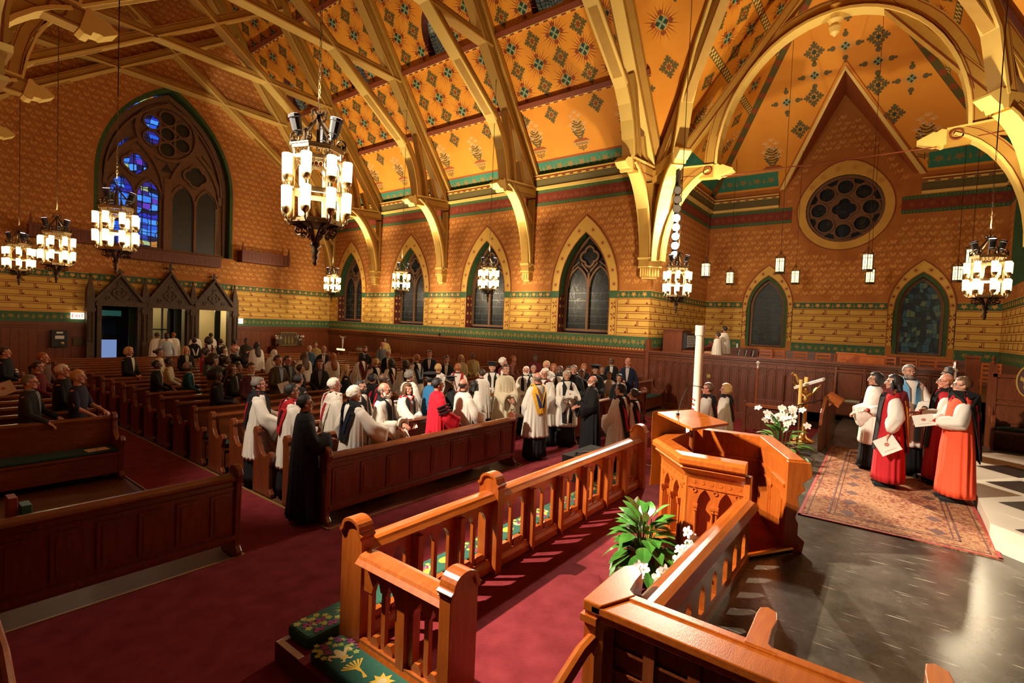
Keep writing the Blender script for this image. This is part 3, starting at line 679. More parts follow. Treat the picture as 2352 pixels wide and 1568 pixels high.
hs += [[(RY+r_*cos(a_), RZ+r_*sin(a_)) for r_, a_ in ((1.06, PI/4*k+PI/8+PI/2-.09), (1.24, PI/4*k+PI/8+PI/2-.17), (1.24, PI/4*k+PI/8+PI/2+.17), (1.06, PI/4*k+PI/8+PI/2+.09))] for k in range(8)]
g.holes(frF, plate_out, hs, -.16, 0)
for h in hs[:9]: g.ribbon(frF, h, .06, -.2, -.10, 0, closed=True)
g.ribbon(frF, ring(RY, RZ, RR-.06, 36), .10, -.2, -.08, 0, closed=True)
o = g.build('window_%d' % wn, STONE, kind='structure'); p = G(); p.flat(frF, ring(RY, RZ, RR, 36), -.24); p.build('pane', GLASSD, o)
# side returns of the transept
g = G(); g.flat(frA, [(XN, 0), (XF, 0), (XF, 9.05), (XN, 9.05)], 0, 0)
paper(g, frA, [(XN, 4.2), (XN, 7.5), (XF, 7.5), (XF, 4.2)], [], .004, 1, 2, px=.32, pz=.24); bands(g, frA, XN, XF, [], [(XN, XF)]); frieze(g, frA, XN, XF, 7.5)
g.build('wall_transept_left', WN, kind='structure')
OH = parch(21.6, 1.6, 4.6, 6.6, 8.3)
g = G(); g.holes(frB, [(XN, 0), (XF, 0), (XF, 9.05), (XN, 9.05)], [OH], 0, 0)
paper(g, frB, [(XN, 4.2), (XN, 7.5), (XF, 7.5), (XF, 4.2)], [OH], .004, 1, 2, px=.32, pz=.24); bands(g, frB, XN, XF, [], [(XN, XF)]); frieze(g, frB, XN, XF, 7.5)
for i in range(len(OH)-1): g.add([frB(*OH[i], 0), frB(*OH[i+1], 0), frB(*OH[i+1], -1.6), frB(*OH[i], -1.6)], [(0, 1, 2, 3)], 8)
g.flat(frB, [(19.9, 4.5), (23.3, 4.5), (23.3, 8.4), (19.9, 8.4)], -1.6, 8)
g.build('wall_transept_right', WN, kind='structure')
cornice('trim_2', frF, gl.y+.25, YA, 8.18); cornice('trim_3', frF, YB, gr.y-.25, 8.18); cornice('trim_4', frA, XN, XF, 8.18); cornice('trim_5', frB, XN, XF, 8.18)
wainscot('baseboard_transept_wainscot', frF, YB, YA, 1.25, 2.1); wainscot('baseboard_transept_side_wainscot', frA, XN, XF, 1.25, 2.1); wainscot('baseboard_transept_side_wainscot', frB, XN, XF, 1.25, 2.1)
org = empty('organ_pipe_rank', (21.6, YB-.6, 4.6), label='rank of silver organ pipes in a dark arched recess at far right', cat='organ pipes')
for k in range(9):
    x = (k-4)*.3; h = 2.6-.18*abs(k-4); g = G(); g.lathe([(.02, 0), (.09, .3), (.10, .32), (.10, h), (.09, h)], (x, 0, 0), 10); g.build('pipe', mat('pipe_metal', (.35, .33, .30), .35, metal=.9) if k == 0 else bpy.data.materials['pipe_metal'], org, smooth=True)
g = G(); g.box(-1.5, 1.5, -.25, .2, -.02, .18); g.build('pipe_chest', WOOD, org)
# plain enclosing walls out of the picture (they only return light)
PLAIN = mat('plain_paper', (.45, .14, .03), .8)
g = G(); g.flat(frL, [(YA, 0), (YW, 0), (YW, 9.1), (YA, 9.1)], 0); g.build('wall_left', PLAIN, kind='structure')
g = G(); g.flat(lambda u, w, d: (u, -12, w), [(-8, 0), (18, 0), (18, 9), (-8, 9)], 0); g.build('wall_front', PLAIN, kind='structure')
g = G(); g.flat(lambda u, w, d: (u, 7.2, w), [(-7, 0), (XL, 0), (XL, 9), (-7, 9)], 0); g.flat(lambda u, w, d: (-7, u, w), [(-12, 0), (7.2, 0), (7.2, 9), (-12, 9)], 0); g.build('wall_near_transept', PLAIN, kind='structure')
# ---- roofs
CM = [CEIL, STARR, STARD, STARC, OLIVE, GOLDD, CREAM, PURL, TEAL, GOLD, PAPER_D, DRED, BEAML, PAPER_W, GLASSP]
vr = (17.85-9.05)*K; vv = (17.85-12.53)*K
def nave_roof(fr, name, dorm, vases):
    g = G(); dh = [parch(c, .62, 5.98, 6.35, 7.6, 5) for c in NWC] if dorm else []
    g.holes(fr, [(YW, .2), (7.2, .2), (7.2, .53), (2.2, vv), (-2.8, .53), (-2.8, .2), (-12, .2), (-12, vr), (YW, vr)], dh, 0, 0)
    for h in dh:
        for i in range(len(h)): 
            a, b = h[i-1], h[i]; g.add([fr(*a, 0), fr(*b, 0), fr(*b, -.5), fr(*a, -.5)], [(0, 1, 2, 3)], 11)
        g.flat(fr, h, -.42, 14)
    for c in NWC:
        if vases:
            for k in (-1, 0, 1): vase(g, fr, c+.05+k*1.93, 1.14, .72, .004, 4, 9, 10, 6); text_polys(g, fr, 'hosanna', c+.05+k*1.93, 1.14+.72*.36, .15, .012, 4, mirror=-1)
            for k in (-1.5, -.5, .5, 1.5): quatre(g, fr, c+.05+k*1.9, 2.7, .62, .004, 4, 1)
        for k in range(-2, 3):
            for j in range(-1, 10):
                v = 4.47+.76*j if j < 2 else 6.27+.76*(j-2)
                if dorm and abs(k) < 1 and 5.6 < v < 8.2: continue
                if fr is frRR and c == 9.95 and v > .53 and 7.2-(v-.53)/K > 50: continue
                if (k+j) % 2: star(g, fr, c+k*.935, v, .95, .004, 1, 2, 3)
                else: quatre(g, fr, c+k*.935, v, .66, .004, 4, 1)
        g.flat(fr, [(c-2.6, 1.0), (c+2.6, 1.0), (c+2.6, 1.08), (c-2.6, 1.08)], .006, 10)
    # between the crossing truss and the valley
    for (u, v, t) in ((6.3, 4.47, 's'), (5.8, 5.23, 'q'), (6.3, 3.2, 'q'), (5.4, 6.3, 's'), (6.4, 6.3, 'q'), (5.0, 7.1, 'q'), (6.0, 7.1, 's'), (5.0, 8.6, 's'), (6, 8.6, 'q')):
        if u > 7.2-(v-.53)/K+.5: (star(g, fr, u, v, .95, .004, 1, 2, 3) if t == 's' else quatre(g, fr, u, v, .66, .004, 4, 1))
    g.flat(fr, [(6.7, .5), (YW, .5), (YW, 1.0), (6.7, 1.0)], .005, 8); rosettes(g, fr, 7.4, YW, .75, .17, .5, .01, 5, 5)
    g.flat(fr, [(6.9, .2), (YW, .2), (YW, .5), (6.9, .5)], .004, 4)
    g.build(name, CM, kind='structure')
nave_roof(frRR, 'ceiling_right_slope', True, True); nave_roof(frRL, 'ceiling_left_slope', False, False)
def t_roof(fr, name):
    g = G(); L = 5*K
    g.flat(fr, [(XN, 0), (XF, 0), (XF-5, L), (12.53, L)], 0, 0)
    for k in range(12):
        for j in range(10):
            u, v = 14.2+k*.95, 3.9+j*.76
            if v > 5.1: v += .35
            lo, hi = XN-v/K+.5, XF-v/K-.75
            if lo < u < hi and v < 7.9: (star(g, fr, u, v, .9, .004, 1, 2, 3) if (k+j) % 2 else quatre(g, fr, u, v, .66, .004, 4, 1))
    for u in (18.6, 20.5, 22.2): vase(g, fr, u, 1.0, .72, .004, 4, 9, 10, 6); text_polys(g, fr, 'hosanna', u, 1.0+.72*.36, .15, .012, 4, mirror=1 if fr is frTA else -1)
    for u in (17.6, 19.5, 21.4): quatre(g, fr, u, 2.7, .62, .004, 4, 1)
    for v in (3.3, 5.15):
        lo, hi = XN-v/K, XF-v/K
        g.flat(fr, [(lo, v-.12), (hi, v-.12), (hi, v+.12), (lo, v+.12)], .01, 4)
        u = lo
        while u < hi-.1: g.flat(fr, [(u, v-.1), (u+.1, v-.1), (u+.1, v), (u, v)], .014, 12); g.flat(fr, [(u+.1, v), (u+.2, v), (u+.2, v+.1), (u+.1, v+.1)], .014, 12); u += .2
    g.flat(fr, [(XN, .15), (XF, .15), (XF, .8), (XN, .8)], .006, 8)
    g.build(name, CM, kind='structure')
t_roof(frTA, 'ceiling_transept_left'); t_roof(frTB, 'ceiling_transept_right')
def to_hip(px, py):
    d = ray(px, py); t = (9.03+1.33*XF-CAM_H)/(d.z+1.33*d.x); p = Vector((0, 0, CAM_H))+d*t
    return (p.y, (XF-p.x)*K)
ha = to_hip(1942, 155); hl = (4.32, -.1); hr = (-.42, -.1)
g = G(); g.flat(frH, [(YA, 0), (hl[0]-.05, 0), ha, (2.2, 5*K)], 0, 0); g.flat(frH, [(YB, 0), (hr[0]+.05, 0), ha, (2.2, 5*K)], 0, 0)
for q, e in ((hl, gl), (hr, gr)):
    g.add([frH(*ha, 0), frH(*q, 0), (XF, e.y, 9.0), (XF, ga.y, ga.z)], [(0, 1, 2, 3)], 10)
g.ribbon(frH, [hl, ha, hr], .16, -.02, .05, 12); g.ribbon(frH, [(hl[0]+.12, -.1), (ha[0], ha[1]+.28), (hr[0]-.12, -.1)], .04, 0, .02, 10)
for px, py in ((1942, 105), (1871, 173), (1807, 235), (2017, 140), (2094, 180)):
    u, v = to_hip(px, py); star(g, frH, u, v, .62, .004, 9, 2, 3)
    for k in range(4): a = PI/2*k; g.flat(frH, ring(u+.38*cos(a), v+.38*sin(a), .09, 8), .006, 4); g.flat(frH, ring(u+.5*cos(a), v+.5*sin(a), .05, 6), .006, 4)
for px, py in ((1870, 120), (1869, 223), (1838, 297), (2018, 84), (2017, 195), (2054, 262), (1948, 22)):
    u, v = to_hip(px, py); quatre(g, frH, u, v, .68, .004, 4, 2)
for px, py in ((1777, 408), (2123, 366)):
    u, v = to_hip(px, py); vase(g, frH, u, v, .8, .004, 4, 9, 10, 6)
for a, b in ((hl[0]+.1, YA), (YB, hr[0]-.1)): g.flat(frH, [(a, .1), (b, .1), (b, .75), (a, .75)], .006, 8); rosettes(g, frH, a, b, .42, .16, .5, .01, 5, 5)
g.build('ceiling_transept_hip', CM, kind='structure')
g = G()   # painted hip ribs, valley beams
def rib(p, q, w, t, m, seed=0):
    p, q = Vector(p), Vector(q); t_ = (q-p).normalized(); s_ = t_.cross(Vector((0, 0, 1))).normalized(); n_ = s_.cross(t_)
    fr = lambda u, w_, d: tuple(p+t_*u+s_*w_-n_*d)
    g.fbox(fr, 0, (q-p).length, -w/2, w/2, -.05, t, m)
    return fr, (q-p).length
for ys, yc in ((1, YA), (-1, YB)):
    fr, L = rib((XF, yc, 9.03), (XF-5, 2.2, 15.68), .62, .10, 0)
    for k in range(14): g.flat(fr, ring(.4+k*.6, 0, .13, 8), .103, 1)
    u = .1
    while u < L: g.flat(fr, [(u, .27), (u+.07, .31), (u, .35)], .11, 2); g.flat(fr, [(u, -.27), (u+.07, -.31), (u, -.35)], .11, 2); u += .12
    rib((XN, yc, 9.03), (12.53, 2.2, 15.68), .14, .12, 3)
g.build('ceiling_hip_ribs', [mat('olive_rib', (.10, .085, .018), .7), LINE, GOLD, PURL], kind='structure')
g = G()
for fr in (frRR, frRL):
    for v in (3.24, 5.79, 9.2, 12.2):
        for a, b in ((6.9 if v < 4 else 5.0, YW),):
            g.fbox(fr, a, b, v-.09, v+.09, -.02, .14, 0); g.fbox(fr, a, b, v-.15, v-.09, -.02, .05, 1)
            u = a
            while u < b: g.fbox(fr, u, u+.18, v-.16, v-.12, .05, .06, 0); u += .36
g.build('ceiling_purlins', [PURL, BEAML], kind='structure')
# ================================================================ ROOF TIMBERS
BM = [BEAM, BEAML, PURL]
def corbel(name, parent, fr, u, w0, w1, half):
    # fr(u along wall, w up, d out)
    g = G(); h = w1-w0
    g.fbox(fr, u-half, u+half, w1-.10*h, w1, 0, .42, 1); g.fbox(fr, u-half*.9, u+half*.9, w1-.42*h, w1-.10*h, 0, .36, 0)
    g.fbox(fr, u-half*.97, u+half*.97, w1-.48*h, w1-.42*h, 0, .39, 1); g.fbox(fr, u-half*.8, u+half*.8, w0+.08*h, w1-.48*h, 0, .28, 0)
    for k in range(4): g.fbox(fr, u-half*.7+k*half*.4, u-half*.5+k*half*.4, w0+.12*h, w1-.5*h, .28, .31, 1)
    g.fbox(fr, u-half*.6, u+half*.6, w0, w0+.10*h, 0, .22, 1)
    return g.build(name, BM, parent)
def arc(p0, p1, tx, n=10, flip=False):
    # quarter-ellipse from p0 (vertical tangent) to p1 (horizontal tangent)
    return [(p0[0]+(p1[0]-p0[0])*(1-cos(PI/2*i/n*tx)), p0[1]+(p1[1]-p0[1])*sin(PI/2*i/n*tx)) for i in range(n+1)]
def lines(g, fr, pts, w, hw, k=.36):
    n = len(pts)
    for sg in (-1, 1):
        P = []
        for i in range(n):
            a, b = pts[max(0, i-1)], pts[min(n-1, i+1)]; t_ = Vector((b[0]-a[0], b[1]-a[1])).normalized(); P.append((pts[i][0]-t_.y*w*k*sg, pts[i][1]+t_.x*w*k*sg))
        for d in (-hw-.004, hw+.002): g.ribbon(fr, P, .020, d, d+.002, 2)
def timber(g, fr, pts, w, hw, m=0):
    g.ribbon(fr, pts, w, -hw, hw, m); lines(g, fr, pts, w, hw)
def half_truss(g, fr, s, hw=.17):
    """one side of a truss; fr(q, z, d) with q the distance from the wall, d across its thickness"""
    # lower curved brace, hammer beam
    b = arc((.22, 5.2), (2.15, 8.35), .86); timber(g, fr, b, .32, hw)
    g.ribbon(fr, [(x+.16*(i/len(b)+.3), z-.05) for i, (x, z) in enumerate(b)], .07, -hw-.05, hw+.05, 1)
    timber(g, fr, [(-.05, 8.28), (2.1, 8.12)], .38, hw-.006); g.ribbon(fr, [(0, 8.50), (2.0, 8.34)], .05, -hw-.04, hw+.04, 1)
    g.ribbon(fr, [(.0, 5.2), (.0, 8.0)], .22, -hw+.022, hw-.022, 0)
    g.ribbon(fr, [(.1, 7.0), (.75, 7.7), (1.0, 8.1)], .16, -hw*.7, hw*.7, 0)
    # hammer end ornament
    g.ribbon(fr, [(2.08, 8.11), (2.12, 8.10), (2.2, 8.10), (2.24, 8.10), (2.36, 8.09), (2.40, 8.09), (2.62, 8.08)], [.42, .5, .5, .34, .30, .34, .04], -hw*1.15, hw*1.15, 1)
    for dd in (-hw-.015, hw): g.ribbon(fr, ring(1.72, 8.14, .13, 14), .03, dd, dd+.015, 2, closed=True); g.flat(fr, ring(1.72, 8.14, .05, 8), dd if dd < 0 else dd+.015, 2)
    for dd in (-hw-.006, hw+.006):
        g.ribbon(fr, [(.3, 8.40), (1.45, 8.31)], .018, dd-.002, dd+.002, 2); g.ribbon(fr, [(.3, 8.13), (1.45, 8.03)], .018, dd-.002, dd+.002, 2)
        g.ribbon(fr, [(x-.1, z) for x, z in b[1:-1]], .018, dd-.002, dd+.002, 2)
    # hammer post curving into the scissor chord, strut, principal rafter
    timber(g, fr, [(1.85, 8.3), (1.93, 8.9), (2.08, 9.5), (2.32, 10.0), (2.62, 10.42), (2.95, 10.72)], .28, hw-.014)
    g.ribbon(fr, [(2.02, 8.3), (2.12, 8.9), (2.28, 9.45), (2.5, 9.9), (2.8, 10.3), (3.2, 10.68)], .05, -hw-.04, hw+.04, 1)
    timber(g, fr, [(1.35, 8.3), (1.55, 9.3), (1.85, 10.2), (2.1, 11.0)], .20, hw*.8)
    g.ribbon(fr, [(.75, 8.35), (1.15, 9.3)], .18, -hw*.8, hw*.8, 0)
def scissor(g, fr, hw=.17):
    timber(g, fr, [(2.75, 10.5), (8.48, 14.57), (11.25, 16.5)], .34, hw-.03)
    g.ribbon(fr, [(2.80, 10.38), (8.5, 14.40), (11.2, 16.32)], .07, -hw-.05, hw+.05, 1)
def nave_truss(y, lab, hw=.17):
    t = empty('roof_truss', (XN, y, 0), label=lab, cat='roof truss', group='painted hammerbeam trusses of the nave roof')
    for s in (1, -1):
        # local frames (parent at XN,y,0)
        X0 = 0 if s == 1 else XL-XN
        fr = (lambda q, z, d, s=s, X0=X0: (X0-s*q, d, z))
        g = G(); half_truss(g, fr, s, hw); g.build('hammer_beam', BM, t)
        g = G(); scissor(g, fr, hw+(.008 if s > 0 else 0)); g.build('scissor_brace', BM, t)
        g = G(); timber(g, fr, [(-.1, 8.42), (8.48, 19.82)], .30, hw-.02); g.ribbon(fr, [(.10, 8.34), (8.58, 19.62)], .05, -hw-.02, hw+.02, 1)
        g.ribbon(fr, [(-.2, 8.55), (8.48, 20.1)], .16, -hw-.2, hw+.2, 0); g.build('rafter', BM, t)
        fw_ = (lambda u, w, d, s=s, X0=X0: (X0-s*d, u, w)); corbel('corbel', t, fw_, 0, 4.55, 5.3, .22)
    g = G(); fr = lambda q, z, d: (-q, d, z)
    timber(g, fr, [(3.0, 13.05), (13.96, 13.05)], .28, hw-.045); g.ribbon(fr, [(3.1, 12.90), (13.86, 12.90)], .05, -hw-.05, hw+.05, 1); g.build('collar_beam', BM, t)
    return t
for y, lab in ((7.35, 'nearest nave truss, beside the crossing corner and the tower of lamps'), (12.6, 'second nave truss from the crossing, left of the largest nave window'), (17.7, 'third nave truss from the crossing'), (22.8, 'fourth nave truss from the crossing, above the hanging chandelier'), (27.05, 'farthest truss, set against the gable wall with the great window')):
    nave_truss(y, lab)
# transept arch across the opening
t = empty('transept_arch', (17.35, 2.2, 0), label='round timber arch across the transept opening in front of the rose window', cat='roof arch')
for s in (1, -1):
    fr = lambda q, z, d, s=s: (d, s*(5.0-q), z)
    g = G(); b = arc((.3, 5.2), (2.2, 8.2), .86); timber(g, fr, b, .30, .17); g.ribbon(fr, [(x+.16, z-.05) for x, z in b], .07, -.2, .2, 1)
    g.ribbon(fr, [(0, 8.15), (2.15, 8.02)], .40, -.162, .162); g.ribbon(fr, [(.2, 8.34), (2.1, 8.22)], .04, -.2, .2, 1)
    g.ribbon(fr, [(2.1, 8.02), (2.2, 8.02), (2.3, 8.02), (2.36, 8.02), (2.7, 8.0)], [.36, .44, .3, .34, .04], -.19, .19, 1)
    g.ribbon(fr, ring(1.9, 8.05, .13, 14), .035, -.20, -.17, 2, closed=True); g.flat(fr, ring(1.9, 8.05, .05, 8), -.19, 2)
    g.ribbon(fr, [(.35, 8.0), (1.5, 7.93)], .02, -.176, -.17, 2)
    g.build('hammer_beam', BM, t)
    g = G(); timber(g, fr, [(.55, 8.2), (3.6, 12.0), (5.0, 13.8)], .30, .155); g.ribbon(fr, [(.75, 8.2), (3.7, 11.9)], .02, -.176, -.17, 2); g.build('rafter', BM, t)
g = G(); fr = lambda q, z, d: (d, q, z)
el = [(-.25+3.3*cos(PI*i/28), 8.25+4.05*sin(PI*i/28)) for i in range(29)]
timber(g, fr, el, .36, .145); g.ribbon(fr, [(-.25+3.09*cos(PI*i/28), 8.25+3.84*sin(PI*i/28)) for i in range(29)], .08, -.22, .22, 1)
g.ribbon(fr, [(-.25+3.2*cos(PI*i/28), 8.25+3.95*sin(PI*i/28)) for i in range(2, 27)], .02, -.177, -.17, 2)
g.build('arch_ring', BM, t)
g = G(); g.lathe([(.02, 11.45), (.12, 11.55), (.16, 11.7), (.12, 11.8), (.2, 11.9), (.2, 12.3)], (0, -.25, 0), 10, 1); g.build('pendant', BM, t)
g = G(); g.tube([(0, 2.7, 7.85), (0, -3.1, 7.85)], .018, 6, 2); g.build('tie_rod', BM, t)
# diagonal hammer trusses at the two far corners of the crossing
for yc, s, lab in ((YA, 1, 'diagonal hammer truss rising from the crossing corner left of the lamps'), (YB, -1, 'diagonal hammer truss at the far right edge above the chandelier')):
    t = empty('crossing_truss', (XN-.02, yc-s*.02, 0), label=lab, cat='roof truss')
    e = Vector((-1, -s, 0)).normalized(); n_ = Vector((-e.y, e.x, 0))
    fr = lambda q, z, d, e=e, n_=n_: tuple(e*q+n_*d+Vector((0, 0, z)))
    g = G(); b = arc((.22, 5.2), (1.8, 8.3), .86); timber(g, fr, b, .32, .17); g.ribbon(fr, [(x+.17, z-.05) for x, z in b], .08, -.21, .21, 1)
    g.ribbon(fr, [(0, 8.3), (1.75, 8.4)], .38, -.16, .16); g.ribbon(fr, [(1.7, 8.4), (1.78, 8.4), (1.86, 8.42), (1.92, 8.42), (2.2, 8.44)], [.4, .55, .34, .4, .06], -.2, .2, 1)
    g.build('hammer_beam', BM, t)
    g = G(); timber(g, fr, [(1.55, 8.5), (1.9, 10.0), (2.7, 11.4), (4.0, 12.9), (7.0, 15.5)], .28, .15); g.ribbon(fr, [(1.72, 8.5), (2.07, 9.95), (2.85, 11.3), (4.12, 12.75), (7.1, 15.3)], .08, -.21, .21, 1); g.build('curved_brace', BM, t)
    g = G(); timber(g, fr, [(.1, 8.3), (7.0, 14.9)], .40, .14); g.ribbon(fr, [(.8, 8.4), (2.6, 11.2)], .24, -.13, .13); g.build('rafter', BM, t)
    corbel('corbel', t, lambda u, w, d, fr=fr: fr(d-.1, w, u), 0, 4.55, 5.3, .26)

# ================================================================ CHANDELIERS
CHAIN = IRON
def scroll(cx, cz, r0, turns, a0, n=14, sg=1):
    return [(cx+r0*(1-.7*i/n)*cos(a0+sg*turns*2*PI*i/n), cz+r0*(1-.7*i/n)*sin(a0+sg*turns*2*PI*i/n)) for i in range(n+1)]
def make_chandelier():
    t = empty('chandelier', (0, 0, 0), cat='chandelier', group='two-tier bronze chandeliers')
    # origin at the tip of the bottom finial
    g = G(); g.lathe([(.005, 0), (.035, .03), (.02, .06), (.045, .10), (.03, .14), (.06, .18), (.03, .21), (.075, .25), (.06, .28), (.02, .30)], n=10); g.build('finial', IRON, t, smooth=True)
    g = G()
    for k in range(8):
        a = PI/4*k+.39; P = lambda r, z: (r*cos(a), r*sin(a), z)
        g.tube([P(.03, .27), P(.05, .36), P(.12, .45), P(.22, .50), P(.30, .50)], .016, 5)
        g.tube([P(x, z) for x, z in scroll(.24, .42, .065, 1.2, 1.57, 12)], .010, 5)
        g.tube([P(x, z) for x, z in scroll(.17, .37, .04, 1.1, 1.57, 9)], .008, 4)
    g.build('scroll_bracket', IRON, t)
    g = G(); r8 = lambda r, z: [(r*cos(PI/4*k+.39), r*sin(PI/4*k+.39), z) for k in range(8)]
    for z0, z1, r in ((.50, .545, .345), (.545, .565, .31), (.86, .92, .315), (1.26, 1.30, .33), (1.38, 1.42, .345), (1.42, 1.435, .36)):
        g.loft([r8(r, z0), r8(r, z1)], 0, cap=False); g.loft([r8(r-.03, z0), r8(r-.03, z1)], 0, cap=False); g.loft([r8(r, z1), r8(r-.03, z1)], 0, cap=False); g.loft([r8(r, z0), r8(r-.03, z0)], 0, cap=False)
    g.lathe([(.33, .505), (.33, .52)], n=8)  # solid tray added to keep lamp light off the floor below
    for k in range(8):
        a = PI/4*k+.39; g.box(-.012, .012, -.012, .012, 0, 0) if 0 else None
        g.tube([(.31*cos(a), .31*sin(a), .5), (.31*cos(a), .31*sin(a), 1.42)], .016, 5)
        b = a+PI/4; A, B = Vector((.31*cos(a), .31*sin(a), 0)), Vector((.31*cos(b), .31*sin(b), 0))
        f = lambda u, w, d, A=A, B=B: tuple(A+(B-A)*u+Vector((0, 0, w)))
        g.tube([f(.02, 1.10, 0), f(.1, 1.18, 0), f(.25, 1.25, 0), f(.5, 1.30, 0), f(.75, 1.25, 0), f(.9, 1.18, 0), f(.98, 1.10, 0)], .009, 4)
        for u in (.25, .5, .75): g.tube([f(u+.13*cos(q*PI/4), 1.34+.035*sin(q*PI/4), 0) for q in range(9)], .006, 4)
    g.build('frame', IRONL, t)
    g = G()
    for k in range(8):
        a = PI/4*k+.39; P = lambda r, z: (r*cos(a), r*sin(a), z)
        g.tube([P(x, z) for x, z in scroll(.30, 1.50, .075, 1.3, -1.57, 12)], .012, 5); g.ball(P(.34, 1.46), .035, 6, 4)
    for k in range(4):
        a = PI/2*k; P = lambda r, z: (r*cos(a), r*sin(a), z)
        g.tube([P(.26, 1.44), P(.24, 1.58), P(.13, 1.70), P(.05, 1.80), P(.04, 1.86), P(.09, 1.90), P(.13, 1.87), P(.11, 1.82)], [.02, .02, .02, .018, .016, .016, .014, .012], 6)
        g.tube([P(x, z) for x, z in scroll(.22, 1.56, .07, 1.2, 0, 12)], .011, 5)
    g.tube([(0, 0, 1.42), (0, 0, 1.9)], .025, 6)
    g.build('crown', IRON, t)
    for k in range(3):
        a = 2*PI/3*k+.5; c = Vector((.25*cos(a), .25*sin(a), 1.55)); o = Vector((cos(a)*.25, sin(a)*.25, 1)).normalized()
        g = G(); g.tube([c, c+o*.05, c+o*.055, c+o*.20, c+o*.205, c+o*.24], [.045, .055, .065, .075, .085, .085], 10)
        l = g.build('uplight_can', BLACK, t)
        h = G(); h.tube([c+o*.241, c+o*.245], [.07, .07], 10); h.build('lens', mat('uplight_lens', (1, .8, .9), .4, emit=(1, .72, .8), est=4) if 'uplight_lens' not in bpy.data.materials else bpy.data.materials['uplight_lens'], l)
    sh = G(); sh.lathe([(.050, 0), (.060, .02), (.066, .25), (.060, .26)], n=14); shm = sh.mesh('lamp_shade', [SHADE], True)
    cp = G(); cp.lathe([(.012, -.12), (.020, -.10), (.012, -.08), (.02, -.06), (.045, -.045), (.062, 0), (.058, .015)], n=10)
    cpm = cp.mesh('lamp_cup', [IRONL], True)
    br = G(); br.tube([(-.10, 0, -.12), (-.05, 0, -.16), (0, 0, -.12)], .010, 5); brm = br.mesh('lamp_bracket', [IRON])
    for tier, z, off in ((0, .71, 0), (1, 1.09, 0)):
        for k in range(8):
            a = PI/4*k+.39; p = (.40*cos(a), .40*sin(a), z-.06)
            for nm, me in (('lamp_shade', shm), ('lamp_cup', cpm), ('lamp_bracket', brm)):
                o = bpy.data.objects.new(nm, me); COL.objects.link(o); o.parent = t; o.location = p; o.rotation_euler = (0, 0, a)
    return t
ch0 = make_chandelier()
def lamp(name, loc, e, col=(1, .80, .52), r=.28):
    l = bpy.data.lights.new(name, 'POINT'); l.energy = e; l.color = col; l.shadow_soft_size = r
    o = bpy.data.objects.new(name, l); COL.objects.link(o); o.location = loc; return o
CH = [(3.35, 5.55, 3.34, 15, 'largest chandelier hanging nearest on a bright chain', .3, 46), (3.35, 13.0, 3.45, 14, 'chandelier hanging in front of the great west window', 1.2, 58), (3.35, 18.0, 3.33, 14, 'second chandelier from the left picture edge', .7, 48), (3.35, 23.0, 3.34, 14, 'leftmost chandelier, hanging at the picture edge', .2, 48),
      (14.75, 22.8, 3.48, 13, 'farthest small chandelier beside the leftmost nave window', .5, 70), (14.75, 17.54, 3.51, 13, 'small chandelier in front of the second nave window from the left', .9, 76), (14.75, 12.51, 3.51, 13, 'small chandelier in front of the third nave window from the left', .1, 82), (14.75, 5.25, 3.25, 13, 'chandelier just below the bright tower of lamps', 0, 80), (14.75, -1.43, 3.24, 13, 'right chandelier, lit in front of the organ recess', .6, 46)]
for i, (x, y, z, top, lab, rz, e) in enumerate(CH):
    c = ch0 if i == 0 else copy_tree(ch0); c.location = (x, y, z); c.rotation_euler = (0, 0, rz); c.scale = (.88, .88, .95); c['label'] = lab+', two lit tiers'
    zt = 19.6 if False else 8.6+1.33*(17.85-(x if x > 9 else 18.1-x))-.3
    g = G(); h = (zt-z)/.95
    for k in range(26): 
        zz = 1.86+k*.075; q = .016
        g.tube([(q*cos(b)*(1 if k % 2 else 0), q*cos(b)*(0 if k % 2 else 1), zz+.045+.045*sin(b)) for b in [2*PI*j/6 for j in range(7)]], .006, 4)
    g.tube([(0, 0, 1.86+26*.075), (0, 0, h)], .012, 5)
    g.build('chain', CHAIN if i else IRONL, c)
    lamp('chandelier_light', (x, y, z+.70), e*(8.5 if x > 9 else (1.3 if y < 6 else 1.5)), r=.10)
    # uplights from the cans on the crown
    sx = 1 if x > 9 else -1
    spot('uplight', (x, y, z+1.95), (x+sx*1.6, y+.3, 12), 1250 if x > 9 else 110, 105, .8, (1, .80, .50), .08)
    spot('uplight', (x, y, z+1.95), (9.05, y+1.0, 14), 90, 80, .8, (1, .80, .5), .08)
spot('beam_light', (3.7, 13.3, 5.55), at_y(600, 225, 27.2), 2600, 15, .25, (1, .84, .62), .04)
lamp('tower_spill', (16.9, 5.75, 6.2), 260, (1, .85, .66), .1)  # added point light for the glow on the wall beside the tower
# ---- hexagonal lanterns in the transept
LIT = mat('lantern_pane_lit', (1, .85, .5), .5, emit=(1, .74, .34), est=2.6)
def make_lantern():
    t = empty('lantern', (0, 0, 0), cat='lantern', group='hexagonal hanging lanterns in the transept')
    hx = lambda r, z: [(r*cos(PI/3*k), r*sin(PI/3*k), z) for k in range(6)]
    g = G(); g.loft([hx(.15, .06), hx(.15, .54)]); g.build('panes', LIT, t)
    g = G()
    for z0, z1, r in ((0, .03, .16), (.05, .07, .168), (.42, .435, .16), (.53, .56, .175), (.15, .16, .158)): g.loft([hx(r, z0), hx(r, z1)])
    for k in range(6):
        a = PI/3*k; g.tube([(.158*cos(a), .158*sin(a), 0), (.158*cos(a), .158*sin(a), .60)], .013, 5); g.tube([(.158*cos(a), .158*sin(a), .56), (.06*cos(a), .06*sin(a), .68), (0, 0, .8)], .008, 4)
        m_ = a+PI/6; g.tube([(.138*cos(m_), .138*sin(m_), .04), (.138*cos(m_), .138*sin(m_), .55)], .007, 4)
    g.build('lantern_frame', IRON, t)
    return t
